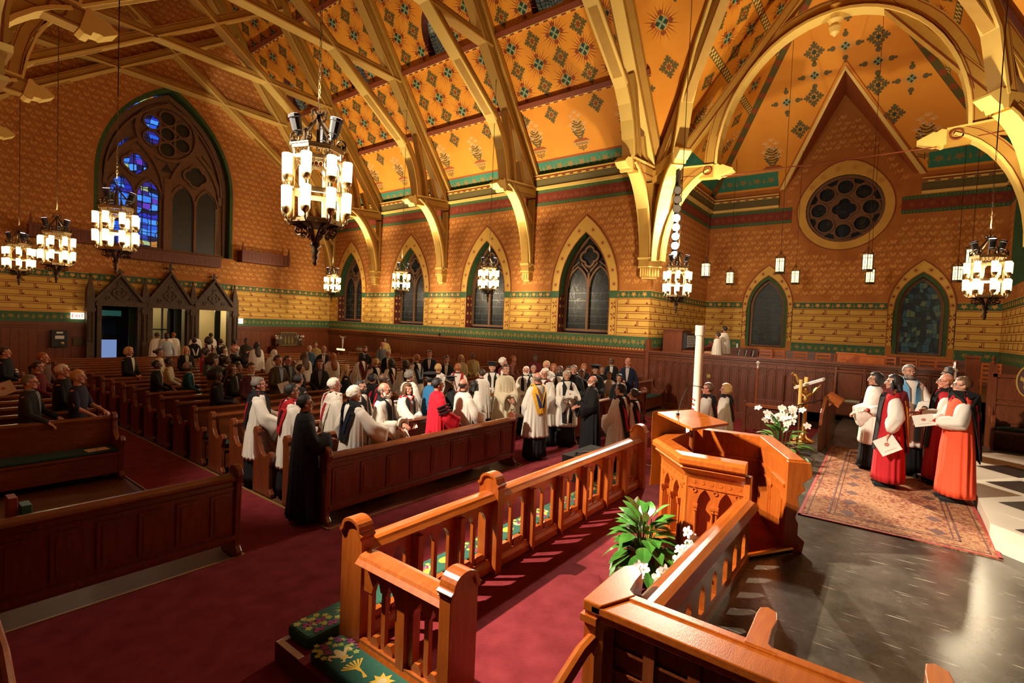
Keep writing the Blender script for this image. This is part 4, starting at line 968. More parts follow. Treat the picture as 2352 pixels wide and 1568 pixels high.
ln0 = make_lantern(); i = 0
for row, x, pxs in (('front', 19.8, ((1621, 620), (1792, 609), (1993, 602), (2232, 592))), ('back', 23.3, ((1677, 638), (1827, 636), (1999, 634), (2199, 628)))):
    for k, (px, py) in enumerate(pxs):
        p = at_x(px, py, x); l = copy_tree(ln0); i += 1
        l.location = (p.x, p.y, p.z-.3); g = G(); g.tube([(0, 0, .78), (0, 0, 9.03+1.33*min(XF-x, YA-p.y, p.y-YB)-.02-(p.z-.3))], .008, 5); g.build('hanging_rod', IRON, l)
        l['label'] = 'lit hexagonal lantern, %s from the left in the %s row of four' % (('first', 'second', 'third', 'fourth')[k], 'nearer, higher' if row == 'front' else 'farther, lower')
        lamp('lantern_light', (p.x, p.y, p.z), 110, (1, .74, .38), .16)
for ch in [q_ for q_ in COL.objects if q_.parent is ln0]: bpy.data.objects.remove(ch)
bpy.data.objects.remove(ln0)
# ---- towers of stage lamps
LENS = mat('lit_lamp_lens', (1, .9, .7), .4, emit=(1, .85, .6), est=60); LENSL = mat('dimmer_lamp_lens', (1, .9, .7), .4, emit=(1, .85, .6), est=6); LENSO = mat('unlit_lamp_lens', (.25, .22, .2), .1, metal=.6)
def lamp_tower(loc, aim, z0, z1, lab, lit):
    t = empty('lamp_tower', loc, cat='stage lights', label=lab)
    g = G(); g.box(-.09, .09, -.05, .05, z0-.1, z1+.8); g.tube([(0, .0, z1+.8), (0, .0, z1+2.6)], .02, 6); g.build('truss_bar', BLACK, t)
    n = 8; d = (Vector(aim)-Vector(loc)).normalized(); d.z = -.12
    for k in range(n):
        c = Vector((0, 0, z0+(z1-z0)*k/(n-1)))+d*.06; g = G(); g.tube([c, c+d*.06, c+d*.16], [.07, .13, .14], 12); o = g.build('lamp_head', BLACK, t)
        g = G(); g.tube([c+d*.161, c+d*.166], [.12, .12], 12); g.build('lens', (LENS if loc[0] > 9 else LENSL) if k < lit else LENSO, o)
lamp_tower((16.62, 6.06, 0), (4, 1, 0), 5.25, 7.35, 'tall black tower of stage lamps, the lower ones glaring white, at the crossing corner', 5)
lamp_tower((.36, 6.98, 0), (8, 1, 0), 5.25, 7.35, 'tall black tower of stage lamps by the near crossing corner', 6)
# ================================================================ PEWS
CUSH = mat('pew_cushion_green', (.012, .045, .032), .9)
ORD = ['front', 'second', 'third', 'fourth', 'fifth', 'sixth', 'seventh', 'eighth', 'ninth', 'tenth', 'eleventh', 'twelfth', 'thirteenth', 'fourteenth', 'fifteenth', 'sixteenth', 'seventeenth', 'eighteenth', 'nineteenth', 'twentieth']
ENDP = [(-.03, 0), (.52, 0), (.53, .06), (.46, .12), (.46, .46), (.50, .56), (.53, .62), (.50, .68), (.44, .69), (.40, .64), (.30, .60), (.20, .64), (.13, .74), (.10, .88), (.12, .93), (.10, .99), (.04, 1.02), (-.03, 1.0), (-.06, .93), (-.04, .85)]
def make_pew(x0, x1):
    t = empty('pew', (0, 0, 0), cat='pew'); L = x1-x0
    g = G(); f = lambda u, w, d: (d, -u, w)
    g.prism(f, [(-.02, .12), (.02, .12), (.05, .86), (.07, .93), (.04, .965), (-.03, .965), (-.05, .92), (-.02, .86)], x0+.03, x1-.03)
    n = max(2, int(L/.55)); s = L/n
    for k in range(n): g.box(x0+k*s+.07, x0+(k+1)*s-.05, .018, .032, .24, .78)
    g.box(x0+.05, x1-.05, .02, .06, .12, .20); g.box(x0+.05, x1-.05, .02, .05, .80, .85)
    g.build('backrest', WOOD, t)
    g = G(); g.box(x0+.04, x1-.04, -.46, -.02, .40, .44); g.box(x0+.04, x1-.04, -.44, -.40, .1, .40); g.build('seat', WOOD, t)
    g = G(); g.box(x0+.07, x1-.07, -.45, -.04, .442, .485); g.build('cushion', CUSH, t, bevel=.015)
    for x in (x0, x1-.07):
        g = G(); g.prism(lambda u, w, d: (d, -u, w), ENDP, x, x+.07); g.build('end_panel', WOODY, t, bevel=.012)
        xx = x+.035
    g = G(); g.box(x0+.08, x1-.08, .06, .20, .60, .615); g.box(x0+.08, x1-.08, .19, .205, .60, .70); g.build('book_rack', WOOD, t)
    return t
GRP = {'m': 'pews of the middle left block', 'l': 'pews of the left block', 'r': 'pews of the middle right block', 's': 'short pews along the right wall'}
NAME = {'m': 'the middle left block', 'l': 'the far left block', 'r': 'the block right of the central aisle', 's': 'the block beside the right wall'}
rows_m = [6.93, 7.81, 8.63, 9.43, 10.21, 11.01, 11.84, 12.62, 13.44, 14.2, 15.0, 15.8, 16.6, 17.4, 18.2, 19.0, 19.8, 20.6, 21.4, 22.2]
rows_l = [10.30, 11.15, 12.0, 12.8, 13.6, 14.4, 15.2, 16.0, 16.8, 17.6, 18.4, 19.2, 20.0, 20.8, 21.6, 22.4]
for key, x0, x1, rows in (('m', 3.78, 7.87, rows_m), ('l', .62, 2.68, rows_l), ('r', 10.2, 14.28, rows_m), ('s', 15.35, 17.3, rows_m[::1])):
    p0 = make_pew(x0, x1)
    for i, y in enumerate(rows):
        p = p0 if i == 0 else copy_tree(p0); p.location = (0, y, 0)
        # the top-level empty sits at the pew's own base
        p['label'] = 'dark mahogany pew, %s row of %s' % (ORD[i], NAME[key]); p['group'] = GRP[key]
def pew_front(x0, x1, y, lab, n):
    t = empty('panelled_screen', (x0, y, 0), cat='screen', label=lab); L = x1-x0
    g = G(); g.box(.05, L-.05, -.02, .03, .16, .86)
    s = (L-.1)/n
    for k in range(n): g.box(.05+k*s+.06, .05+(k+1)*s-.06, -.035, -.02, .30, .74); g.box(.05+k*s+.10, .05+(k+1)*s-.10, -.042, -.035, .34, .70)
    g.box(.05, L-.05, -.06, .03, .20, .25); g.box(.05, L-.05, -.04, .03, .77, .80); g.build('panel', WOODY, t)
    g = G(); g.prism(lambda u, w, d: (d, u, w), [(-.06, .86), (.10, .86), (.10, .90), (.06, .935), (.0, .945), (-.06, .92), (-.08, .89)], .04, L-.04); g.build('top_rail', WOOD, t, bevel=.008)
    for x in (0, L-.07):
        g = G(); g.prism(lambda u, w, d: (d, u, w), [(-.08, 0), (.30, 0), (.30, .08), (.2, .14), (.2, .5), (.13, .7), (.11, .9), (.13, .97), (.08, 1.03), (0, 1.04), (-.07, 1.0), (-.10, .93), (-.07, .84), (-.05, .5), (-.05, .12), (-.10, .06)], x, x+.07); g.build('end_panel', WOODY, t, bevel=.012)
    g = G(); g.box(.08, L-.08, .04, .24, .62, .64); g.build('book_shelf', WOOD, t)
    return t
pew_front(3.76, 7.88, 5.88, 'long panelled pew front facing the altar rail, left of the central aisle', 9)
pew_front(.62, 2.68, 5.85, 'dark panelled pew front nearest the lower left corner, books behind it', 6)
pew_front(10.18, 14.3, 5.88, 'panelled pew front right of the central aisle behind the black gowned man', 9)
def bx(name, x0, x1, y0, y1, z0, z1, m, lab, cat, bevel=0, group=None, rz=0):
    g = G(); cx, cy = (x0+x1)/2, (y0+y1)/2; g.box(x0-cx, x1-cx, y0-cy, y1-cy, 0, z1-z0); o = g.build(name, m, label=lab, cat=cat, bevel=bevel, group=group); o.location = (cx, cy, z0); o.rotation_euler = (0, 0, rz); return o
PAPERW = mat('printed_paper', (.72, .68, .58), .7)
bx('hymnal', .82, .88, 6.02, 6.18, .64, 1.06, mat('red_book_cloth', (.30, .05, .04), .6), 'tall red book standing behind the dark pew front at lower left', 'book', .004)
bx('hymnal', .90, .97, 6.0, 6.16, .64, .98, mat('teal_book_cloth', (.03, .14, .12), .6), 'shorter teal book standing beside the tall red book', 'book', .004)
PINK = mat('crest_print', (.45, .16, .10), .7)
def sheet(loc, w, h, rot, lab, mark=True, name='service_leaflet', bend=.0):
    o = None; g = G()
    g.box(-w/2, w/2, -h/2, h/2, -.002, .002, 0)
    if mark:
        g.flat(ident, ring(0, .01, w*.12, 8), .0028, 1); g.flat(ident, [(-w*.3, -h*.32), (w*.3, -h*.32), (w*.3, -h*.30), (-w*.3, -h*.30)], .0028, 1)
    o = g.build(name, [PAPERW, PINK], label=lab, cat='leaflet'); o.location = loc; o.rotation_euler = rot; return o
sheet((2.36, 9.98, .492), .28, .20, (0, 0, .1), 'cream leaflet lying on the green seat of the left block front pew')
sheet((2.2, 11.0, .49), .24, .18, (0, 0, .2), 'cream leaflet lying on the left block second pew, at its aisle end')
sheet((4.6, 9.3, .49), .24, .18, (0, 0, .2), 'white leaflet on the fourth pew seat of the middle left block')

# ================================================================ ALTAR RAIL
def rail(t, L, units, fr, h=.85, z0=.15):
    """fr(u along, w up, d towards the sanctuary)"""
    g = G(); g.prism(lambda a, b, c: fr(c, b, a), [(-.10, h-.075), (.10, h-.075), (.115, h-.06), (.10, h-.045), (.085, h-.03), (.07, h-.01), (.03, h), (-.03, h), (-.07, h-.01), (-.085, h-.03), (-.10, h-.045), (-.115, h-.06)], 0, L); g.build('top_rail', LITW, t)
    g = G(); g.fbox(fr, 0, L, .0, .15, -.05, .05); g.prism(lambda a, b, c: fr(c, b, a), [(-.07, .02), (.07, .02), (.07, .09), (.05, .13), (-.05, .13), (-.07, .09)], 0, L); g.build('bottom_rail', LITW, t)
    s = L/units
    for k in range(units):
        a, b = k*s, (k+1)*s
        # shaped head board between the posts
        g = G(); m = (a+b)/2; pts = [(a, h-.075), (a, h-.30), (a+.09, h-.30), (a+.11, h-.24), (a+.15, h-.19), (m-.06, h-.17), (m-.035, h-.25), (m+.035, h-.25), (m+.06, h-.17), (b-.15, h-.19), (b-.11, h-.24), (b-.09, h-.30), (b, h-.30), (b, h-.075)]
        g.prism(fr, pts, -.022, .022); g.build('head_board', LITW, t)
        for q_ in ([(a+.10, .12), (a+.10, .18), (a+.13, .22), (m-.06, .22), (m-.03, .18), (m-.03, .12)], [(m+.03, .12), (m+.03, .18), (m+.06, .22), (b-.13, .22), (b-.10, .18), (b-.10, .12)]):
            g = G(); g.prism(fr, q_, -.028, .028); g.build('foot_block', LITW, t)
        g = G(); g.fbox(fr, m-.022, m+.022, .13, h-.2, -.018, .018); g.build('baluster', LITWY, t)
        for x in (a+.075, b-.075):
            g = G(); g.fbox(fr, x-.02, x+.02, .13, h-.2, -.019, .019); g.build('baluster', LITWY, t)
        if k:
            g = G(); g.fbox(fr, a-.04, a+.04, .004, h-.08, -.053, .053)
            for sd in (.05,): g.prism(lambda u, w, d: fr(u, w, d), [(a-.03, h-.12), (a-.03, .06), (a, 0.01), (a+.03, .06), (a+.03, h-.12)], .052, .11)
            g.build('post', LITWY, t)
def newel(t, fr, u, h=1.02, half=.13):
    """board newel: thin along u, wide across the rail, with an arched moulded cap"""
    arch_ = [(-half, h-.15), (-half, h-.11)]+[(-half*.95+half*.22*sin(PI/2*k/3), h-.10+.035*(1-cos(PI/2*k/3))) for k in range(1, 4)]+[(half*.72*cos(PI-PI*k/10), h-.065+.065*sin(PI*k/10)) for k in range(1, 10)]+[(half*.95-half*.22*sin(PI/2*k/3), h-.10+.035*(1-cos(PI/2*k/3))) for k in (3, 2, 1)]+[(half, h-.11), (half, h-.15)]
    top = [(-half, 0)]+arch_+[(half, 0)]
    g = G(); g.prism(lambda a, b, c: fr(c, b, a), top, u-.05, u+.05)
    cap = [(x*1.06, z+.008) for x, z in arch_[1:-1]]
    g.ribbon(lambda a, b, c: fr(c, b, a), cap, .030, u-.068, u+.068); g.ribbon(lambda a, b, c: fr(c, b, a), [(x*.97, z-.022) for x, z in cap], .014, u-.060, u+.060)
    g.build('newel_post', LITWY, t, bevel=.006)
t = empty('altar_rail', (2.42, 3.30, .15), label='long glossy wooden altar rail running back across the red carpet', cat='altar rail')
fr = lambda u, w, d: (u, -d, w)
rail(t, 1.60, 3, lambda u, w, d: (u+.05, -d, w)); rail(t, 3.72, 6, lambda u, w, d: (u+1.70, -d, w))
newel(t, fr, 0); newel(t, fr, 1.66); newel(t, fr, 5.44)
t = empty('altar_rail', (2.40, 3.14, .15), label='short end section of altar rail nearest the bottom edge, turning from the corner newel', cat='altar rail')
fr2 = lambda u, w, d: (d, -u, w)
rail(t, .92, 2, fr2, h=.82); newel(t, fr2, .96, h=.98)
# needlepoint kneelers
KG = mat('kneeler_green', (.022, .12, .075), .9, c2=(.03, .15, .095), nscale=30, bump=.3, bscale=120); NY = mat('needlepoint_gold', (.85, .55, .06), .85); NL = mat('needlepoint_leaf', (.45, .50, .10), .85); NP = mat('needlepoint_grape', (.30, .05, .16), .85); NC = mat('needlepoint_cream', (.80, .66, .30), .85)
def grapes(g, fr, u, w, s=1):
    for i_, (q, r, m) in enumerate((((-.05, .03), .036, 2), ((.02, .05), .034, 2), ((.07, .0), .032, 2), ((-.01, -.03), .022, 3), ((-.035, -.05), .018, 3), ((.01, -.055), .018, 3), ((.035, -.03), .018, 3), ((-.012, -.012), .016, 3))):
        n = 10; g.flat(fr, [(u+q[0]*s+r*s*(1 if k % 2 else (.62 if m == 2 else .95))*cos(2*PI*k/n), w+q[1]*s+r*s*(1 if k % 2 else (.62 if m == 2 else .95))*sin(2*PI*k/n)) for k in range(n)], .0004*i_, m)
def kneeler(x0, x1, y0, y1, z, fn, lab, i, along='x'):
    cx, cy = (x0+x1)/2, (y0+y1)/2; hx, hy = (x1-x0)/2, (y1-y0)/2
    g = G(); n = 3; rr = .03
    def rr_ring(dx, zz): 
        pts = []
        for sx, sy, a0 in ((1, 1, 0), (-1, 1, 90), (-1, -1, 180), (1, -1, 270)):
            for k in range(4): a = R(a0+30*k); pts.append((sx*(hx-dx-rr)+rr*cos(a), sy*(hy-dx-rr)+rr*sin(a), zz))
        return pts
    g.loft([rr_ring(.01, 0), rr_ring(0, .02), rr_ring(0, .075), rr_ring(.006, .09), rr_ring(.02, .098)])
    cnt = [0]
    def F(u, w, d):
        cnt[0] += 1; e = .0985+d+cnt[0]*1.2e-6; return (u, w, e) if along == 'x' else (-w, u, e)
    fn(g, F, (hx if along == 'x' else hy))
    o = g.build('kneeler', [KG, NY, NL, NP, NC], label=lab, cat='kneeler', group='needlepoint kneelers along the altar rail'); o.location = (cx, cy, z); return o
def k_star(g, F, h):
    for i in (0, 1): grapes(g, F, -h+.10+.1*i, .06-.02*i); grapes(g, F, -h+.13+.12*i, -.06)
    u = -h+.42
    g.flat(F, [(u+(.06 if k % 2 == 0 else .025)*cos(PI*k/5+.3), (.06 if k % 2 == 0 else .025)*sin(PI*k/5+.3)) for k in range(10)], 0, 1)
    for k in range(10): a = PI/5*k; g.flat(F, [(u+.05*cos(a-.06), .05*sin(a-.06)), (u+.085*cos(a), .085*sin(a)), (u+.05*cos(a+.06), .05*sin(a+.06))], 0, 1)
    grapes(g, F, h-.12, .04); grapes(g, F, h-.14, -.05)
def k_fleur(g, F, h):
    for p in ((h-.06, .08), (h-.06, -.04), (h-.14, -.09), (h-.13, .10), (h-.24, -.10)): grapes(g, F, *p, .8)
    u, w = h-.22, .02
    g.flat(F, [(u+.05*cos(a)*1.5, w+.03*sin(a)) for a in [2*PI*k/12 for k in range(12)]], 0, 4)
    for s in (-1, 1): g.ribbon(F, [(u-.05, w), (u-.01, w+s*.03), (u+.03, w+s*.07), (u+.01, w+s*.09), (u-.02, w+s*.085)], [.01, .025, .03, .02, .01], 0, .0008, 4); g.ribbon(F, [(u-.05, w), (u-.09, w+s*.03), (u-.08, w+s*.05)], [.012, .02, .008], 0, .0008, 4)
    g.flat(F, [(u-.06, w-.03), (u-.04, w-.03), (u-.04, w+.03), (u-.06, w+.03)], .001, 1)
    u = h-.44
    for k in range(7): a = (k-3)*.25; g.ribbon(F, [(u-.07, .03), (u, .03+.02*sin(a)), (u+.09*cos(a), .03+.13*sin(a))], [.006, .006, .018], 0, .0008, 1)
    g.ribbon(F, [(u-.12, .05), (u-.06, .03), (u, .03)], [.03, .012, .02], 0, .0008, 1)
    u = h-.68; g.flat(F, [(u+(.09 if k % 2 == 0 else .05)*cos(PI*k/8), (.09 if k % 2 == 0 else .05)*sin(PI*k/8)) for k in range(16)], 0, 1); g.flat(F, ring(u, 0, .035, 10), .0006, 4)
    for k in range(16): x = h-.05-.055*k; g.add([(F(x, .0, 0)[0], F(x, 0, 0)[1], 0)]*0, [], 0)
def k_mix(g, F, h):
    for s in (-1, 1): grapes(g, F, s*(h-.1), .05); grapes(g, F, s*(h-.12), -.05); grapes(g, F, s*(h-.24), .06)
    g.flat(F, [(.09*cos(2*PI*k/14), .06*sin(2*PI*k/14)) for k in range(14)], 0, 1); g.flat(F, ring(.22, .02, .05, 9), 0, 4); g.flat(F, ring(-.24, 0, .045, 9), 0, 4)
    for k in range(6): a = (k-2.5)*.3; g.ribbon(F, [(-.24, -.02), (-.34, -.02+.1*sin(a))], [.006, .02], 0, .0008, 1)
kneeler(2.14, 3.24, 3.50, 3.80, .15, k_star, 'green kneeler with a gold star, at the corner of the step', 0)
for i in range(5):
    kneeler(3.28+i*1.06, 4.30+i*1.06, 3.50, 3.80, .15, k_mix, 'green needlepoint kneeler behind the long rail, %s after the star one' % ['first', 'second', 'third', 'fourth', 'farthest'][i], i+1)
kneeler(2.08, 2.36, 2.35, 3.38, .15, k_fleur, 'green kneeler with a gold fleur-de-lis, along the bottom edge', 9, 'y')
g = G(); g.box(.05, .22, -.045, 0, 0, .003); g.box(0, .05, -.33, 0, 0, .003)
o = g.build('floor_tape', mat('white_tape', (.85, .80, .68), .6), label='white L of tape marking the corner of the carpeted step', cat='tape'); o.location = (2.045, 3.795, .151)
g = G(); g.box(-.01, .01, -.05, 1.2, 0, .003); o = g.build('floor_tape', bpy.data.materials['white_tape'], label='white strip of tape on the step edge left of the lectern cloth', cat='tape'); o.location = (9.28, 2.6, .151)

# ================================================================ PULPIT
PC, PB, PA, PF, PD, PE = (5.44, 1.13), (5.38, 1.68), (5.88, 2.12), (6.84, 2.12), (7.0, 1.28), (5.96, .80)
path = [Vector(p) for p in (PC, PB, PA, PF, PD, PE)]
def offs(pts, d):
    out = []
    for i in range(len(pts)):
        ns = []
        if i > 0: t_ = (pts[i]-pts[i-1]).normalized(); ns.append(Vector((-t_.y, t_.x)))
        if i < len(pts)-1: t_ = (pts[i+1]-pts[i]).normalized(); ns.append(Vector((-t_.y, t_.x)))
        n_ = (ns[0]+ns[-1]).normalized(); k = d/max(.3, n_.dot(ns[0])); out.append(pts[i]+n_*k)
    return out
def mould(g, prof, m=0, pts=path):
    rings = []; cols = [offs(pts, d) for d, z in prof]
    for i in range(len(pts)): rings.append([(cols[k][i].x, cols[k][i].y, prof[k][1]) for k in range(len(prof))])
    g.loft(rings, m)
pul = empty('pulpit', (0, 0, 0), label='carved octagonal wooden pulpit with pointed arcades, open towards the slate floor', cat='pulpit')
g = G(); mould(g, [(-.05, 1.33), (-.05, 1.46), (.11, 1.46), (.15, 1.43), (.15, 1.38), (.11, 1.35), (.12, 1.33), (.07, 1.28), (.04, 1.22), (.03, 1.20)]); g.build('rim_moulding', LITW, pul, bevel=.004)
g = G(); mould(g, [(-.05, .5), (-.05, 1.33), (-.012, 1.33), (-.012, .5)]); g.build('inner_lining', LITWY, pul)
g = G()
lp = path[:4]; mould(g, [(-.012, .15), (-.012, .42), (.10, .42), (.14, .36), (.14, .28), (.20, .24), (.20, .15)], 0, lp); mould(g, [(-.012, .5), (-.012, .62), (.08, .62), (.08, .5)], 0, path[3:]); g.build('plinth', LITW, pul)
for i in range(len(path)-1):
    A, B = path[i], path[i+1]; L = (B-A).length; e = (B-A)/L; nn = Vector((-e.y, e.x))
    fr = lambda u, w, d, A=A, e=e, nn=nn: (A.x+e.x*u+nn.x*d, A.y+e.y*u+nn.y*d, w)
    nar = 2; zb = .42 if i < 3 else .62
    g = G(); mg = .07; wd = (L-2*mg)/nar; hs = []
    for k in range(nar): c = mg+wd*(k+.5); hs.append(parch(c, wd*.34, zb+.08, .96 if i < 3 else .98, 1.12, 6))
    g.holes(fr, [(0, zb), (L, zb), (L, 1.22), (0, 1.22)], hs, .045, 0)
    for h in hs:
        for q in range(len(h)): a, b = h[q-1], h[q]; g.add([fr(*a, .045), fr(*b, .045), fr(*b, -.01), fr(*a, -.01)], [(0, 1, 2, 3)], 0)
    g.fbox(fr, 0, L, 1.13, 1.15, .045, .055, 0)
    for k in range(6): g.flat(fr, ring(.06+(L-.12)*k/5, 1.185, .022, 6), .048, 1)
    for k in range(nar+1):
        c = mg+wd*k; g.ribbon(fr, ring(min(max(c, .05), L-.05), 1.10, .020, 10), .010, .045, .053, 1, closed=True)
    g.build('arcade_panel', [LITWY, LITW], pul)
    for k in range(nar):
        for s in (-1, 1):
            c = mg+wd*(k+.5)+s*wd*.40
            g = G(); g.tube([fr(c, zb+.10, .056), fr(c, .93, .056)], .011, 8); g.fbox(fr, c-.022, c+.022, .93, .96, .035, .080); g.fbox(fr, c-.017, c+.017, .895, .93, .04, .074); g.fbox(fr, c-.020, c+.020, zb+.06, zb+.11, .036, .076); g.build('colonnette', LITWY, pul)
for i_, v_ in enumerate(offs(path, .018)):
    if 0 < i_ < 5: g = G(); g.tube([(v_.x, v_.y, .42), (v_.x, v_.y, 1.24)], .032, 8); g.build('corner_shaft', LITWY, pul)
for i_ in (3, 4):   # framed panels on the inside of the open wing
    A, B = path[i_], path[i_+1]; L = (B-A).length; e = (B-A)/L; nn = Vector((e.y, -e.x)); fr = lambda u, w, d, A=A, e=e, nn=nn: (A.x+e.x*u+nn.x*(d+.05), A.y+e.y*u+nn.y*(d+.05), w)
    g = G()
    for k in range(2):
        u0, u1 = .12+k*(L-.16)/2, .04+(k+1)*(L-.16)/2; g.ribbon(fr, [(u0, .62), (u0, 1.0), (u0+.05, 1.06), (u1-.05, 1.06), (u1, 1.0), (u1, .62)], .018, 0, .014)
    g.fbox(fr, .05, L-.05, 1.15, 1.18, 0, .02); g.build('inner_panel_moulding', LITW, pul)
g = G(); g.flat(ident, [tuple(p) for p in offs(path, -.04)], .525); g.build('inner_floor', CARPET, pul)
g = G(); g.tube([(5.42, 1.10, .53), (5.96, .77, .53)], .028, 8); g.build('brass_threshold', BRASS, pul)
for q, nn in ((PC, (-.1, -.45)), (PE, (-.25, -.40))):
    g = G(); c = Vector(q); d = Vector((path[-1]-path[0])).normalized() if q == PC else Vector((path[0]-path[-1])).normalized()
    n2 = Vector((d.y, -d.x)) if q == PC else Vector((-d.y, d.x)); d = Vector((-d.y, d.x)) if q == PC else Vector((d.y, -d.x))
    if q == PE:
        out = Vector((.42, -.9)).normalized(); back = Vector((.9, .42)).normalized()
        fr = lambda u, w, d_: (c.x+out.x*u-back.x*d_, c.y+out.y*u-back.y*d_, w)
        g.prism(fr, [(-.06, .5), (.12, .5), (.14, .62), (.07, .68), (.07, .80), (.04, .86), (.07, .98), (.05, 1.08), (.12, 1.16), (.09, 1.22), (.18, 1.30), (.16, 1.44), (-.06, 1.44)], -.02, .035)
    else: g.box(c.x-.06, c.x+.03, c.y-.05, c.y+.01, .5, 1.33)
    g.build('end_bracket', LITWY, pul, bevel=.004)
g = G(); g.box(6.25, 6.95, 1.45, 1.75, .98, 1.02) if 0 else g.box(6.55, 6.9, 1.5, 2.0, 1.0, 1.03); g.build('inner_shelf', LITW, pul)
# lectern desk standing in the pulpit
q = [at_z(1511, 946, 1.74), at_z(1590, 940, 1.74), at_z(1674, 971, 1.64), at_z(1590, 983, 1.64)]
dk = empty('lectern', (6.2, 1.8, .53), label='slanted wooden reading desk rising above the pulpit rim', cat='lectern')
o_ = Vector((6.2, 1.8, .53)); g = G(); top = [p-o_ for p in q]; g.add([tuple(p) for p in top]+[tuple(p-Vector((0, 0, .03))) for p in top], [(0, 1, 2, 3), (7, 6, 5, 4), (0, 4, 5, 1), (1, 5, 6, 2), (2, 6, 7, 3), (3, 7, 4, 0)]); g.build('desk_top', LITW, dk)
g = G(); m_ = (top[0]+top[1]+top[2]+top[3])/4; g.tube([(m_.x, m_.y, 0), (m_.x, m_.y, m_.z-.03)], .03, 10); g.tube([(m_.x, m_.y, 0), (m_.x, m_.y, .02)], .15, 12); g.build('pedestal', WOODY, dk)
g = G(); cl0 = Vector((q[0].x-.01, q[0].y+.04, 0)); cl1 = Vector((q[1].x+.0, q[1].y+.06, 0)); 
rings = []
for k in range(9):
    z = 1.745 if k == 0 else 1.735-(k-1)*.13; sw = .012*sin(k*.8)
    rings.append([(cl0.x+(cl1.x-cl0.x)*j/6, cl0.y+(cl1.y-cl0.y)*j/6+sw+.006*sin(j*2.2+k*.3), z) for j in range(7)])
g.loft([[Vector(p)-Vector((0, 0, 0)) for p in r_] for r_ in rings], 0, cap=False, closed=False)
g.loft([[(p[0], p[1]-.006, p[2]) for p in r_] for r_ in rings], 1, cap=False, closed=False)
g.add([(p[0]+dx, p[1]+.0, p[2]) for r_ in rings for p, dx in ((r_[0], -.03), (r_[0], .02))], [(2*i, 2*i+1, 2*i+3, 2*i+2) for i in range(8)], 2)
g.build('lectern_cloth', [mat('cream_antependium', (.7, .62, .42), .8), mat('tan_cloth_lining', (.45, .30, .12), .9), mat('white_fringe', (.9, .85, .7), .8)], label='tan backed cloth with white edge hanging from the far side of the reading desk', cat='cloth')
g = G(); b = q[0].lerp(q[2], .28); tt = at_x(1588, 885, b.x+.25); g.tube([b, b+Vector((0, 0, .03))], .02, 8); g.tube([b+Vector((0, 0, .03)), b.lerp(tt, .3)+Vector((0, 0, .10)), b.lerp(tt, .65)+Vector((0, 0, .10)), tt, at_x(1608, 888, b.x+.3)], .005, 5); g.tube([at_x(1608, 888, b.x+.3), at_x(1616, 890, b.x+.32)], .012, 8)
g.build('gooseneck_microphone', BLACK, label='thin black gooseneck microphone on the slanted reading desk', cat='microphone')
# paschal candle
WAX = mat('white_wax', (.92, .84, .62), .45, emit=(1, .8, .5), est=.0)
cd = empty('paschal_candle', (7.5, 2.45, .15), label='very tall thick white candle rising behind the reading desk', cat='candle')
ptop = at_x(1609, 748, 7.5); cd.location = (ptop.x, ptop.y+.0, .15)
g = G(); H_ = ptop.z-.15; g.lathe([(.052, 1.05), (.057, 1.08), (.057, H_-.14), (.068, H_-.14), (.070, H_), (.06, H_+.003)], n=20); g.build('candle', WAX, cd, smooth=False)
g = G(); g.lathe([(.2, 0), (.2, .04), (.05, .08), (.035, .5), (.05, .55), (.035, .6), (.04, 1.0), (.09, 1.05), (.09, 1.07)], n=14); g.build('candle_stand', BRASS, cd, smooth=True)
g = G()
for k in range(5): g.ball((-.075+.01*sin(k), .03, 1.62+.075*k-.3), .014, 6, 5)
g.build('red_beads', mat('red_bead', (.6, .02, .01), .3), cd)
# gallery rail joining the pulpit, with pierced arches
t = empty('pierced_rail', (2.78, 1.10, .5), label='low wooden rail with pierced arches running from the near stall to the pulpit', cat='rail')
fr = lambda u, w, d: (u, -d, w); L = 2.58
g = G(); g.prism(lambda a, b, c: fr(c, b, a), [(-.10, .53), (.10, .53), (.115, .555), (.07, .60), (.02, .62), (-.02, .62), (-.07, .60), (-.115, .555)], 0, L); g.build('top_rail', LITW, t)
g = G(); n = 8; s = L/n; hs = [parch((k+.5)*s, .075, .10, .22, .33, 5) for k in range(n)]
for d in (-.025, .025): g.holes(fr, [(0, .03), (L, .03), (L, .55), (0, .55)], hs, d)
for h in hs:
    for k in range(len(h)): a, b = h[k-1], h[k]; g.add([fr(*a, -.025), fr(*b, -.025), fr(*b, .025), fr(*a, .025)], [(0, 1, 2, 3)])
g.fbox(fr, 0, L, 0, .07, -.05, .05); g.fbox(fr, 0, L, .44, .55, .025, .04); g.build('pierced_panel', LITW, t)
# clergy stall seen from behind at the bottom edge
t = empty('clergy_stall', (2.60, 1.22, .5), label='large wooden clergy stall seen from behind, filling the bottom right edge', cat='stall')
fr = lambda u, w, d: (d, -u, w)      # u to -Y, d to +X
L = 3.6
g = G(); g.prism(fr, [(-.06, .66), (L, .66), (L, .705), (-.06, .705)], -.10, .14); g.fbox(fr, -.05, L, .62, .66, -.085, .11); g.fbox(fr, -.05, L, .69, .715, .09, .15); g.build('top_rail', LITW, t, bevel=.006)
g = G(); g.fbox(fr, 0, L, 0, .62, -.02, .03)
for k in range(16):
    u = .03+k*.235
    g.fbox(fr, u-.03, u+.03, 0, .62, -.05, -.02)
for j in range(5): g.fbox(fr, 0, L, .10+j*.125, .115+j*.125, -.042, -.02)
g.build('back_panel', WOODY, t)
g = G(); g.fbox(fr, -.10, -.03, -.35, .66, -.09, .02); g.fbox(fr, -.12, -.02, .60, .64, -.11, .04); g.build('corner_post', LITWY, t)
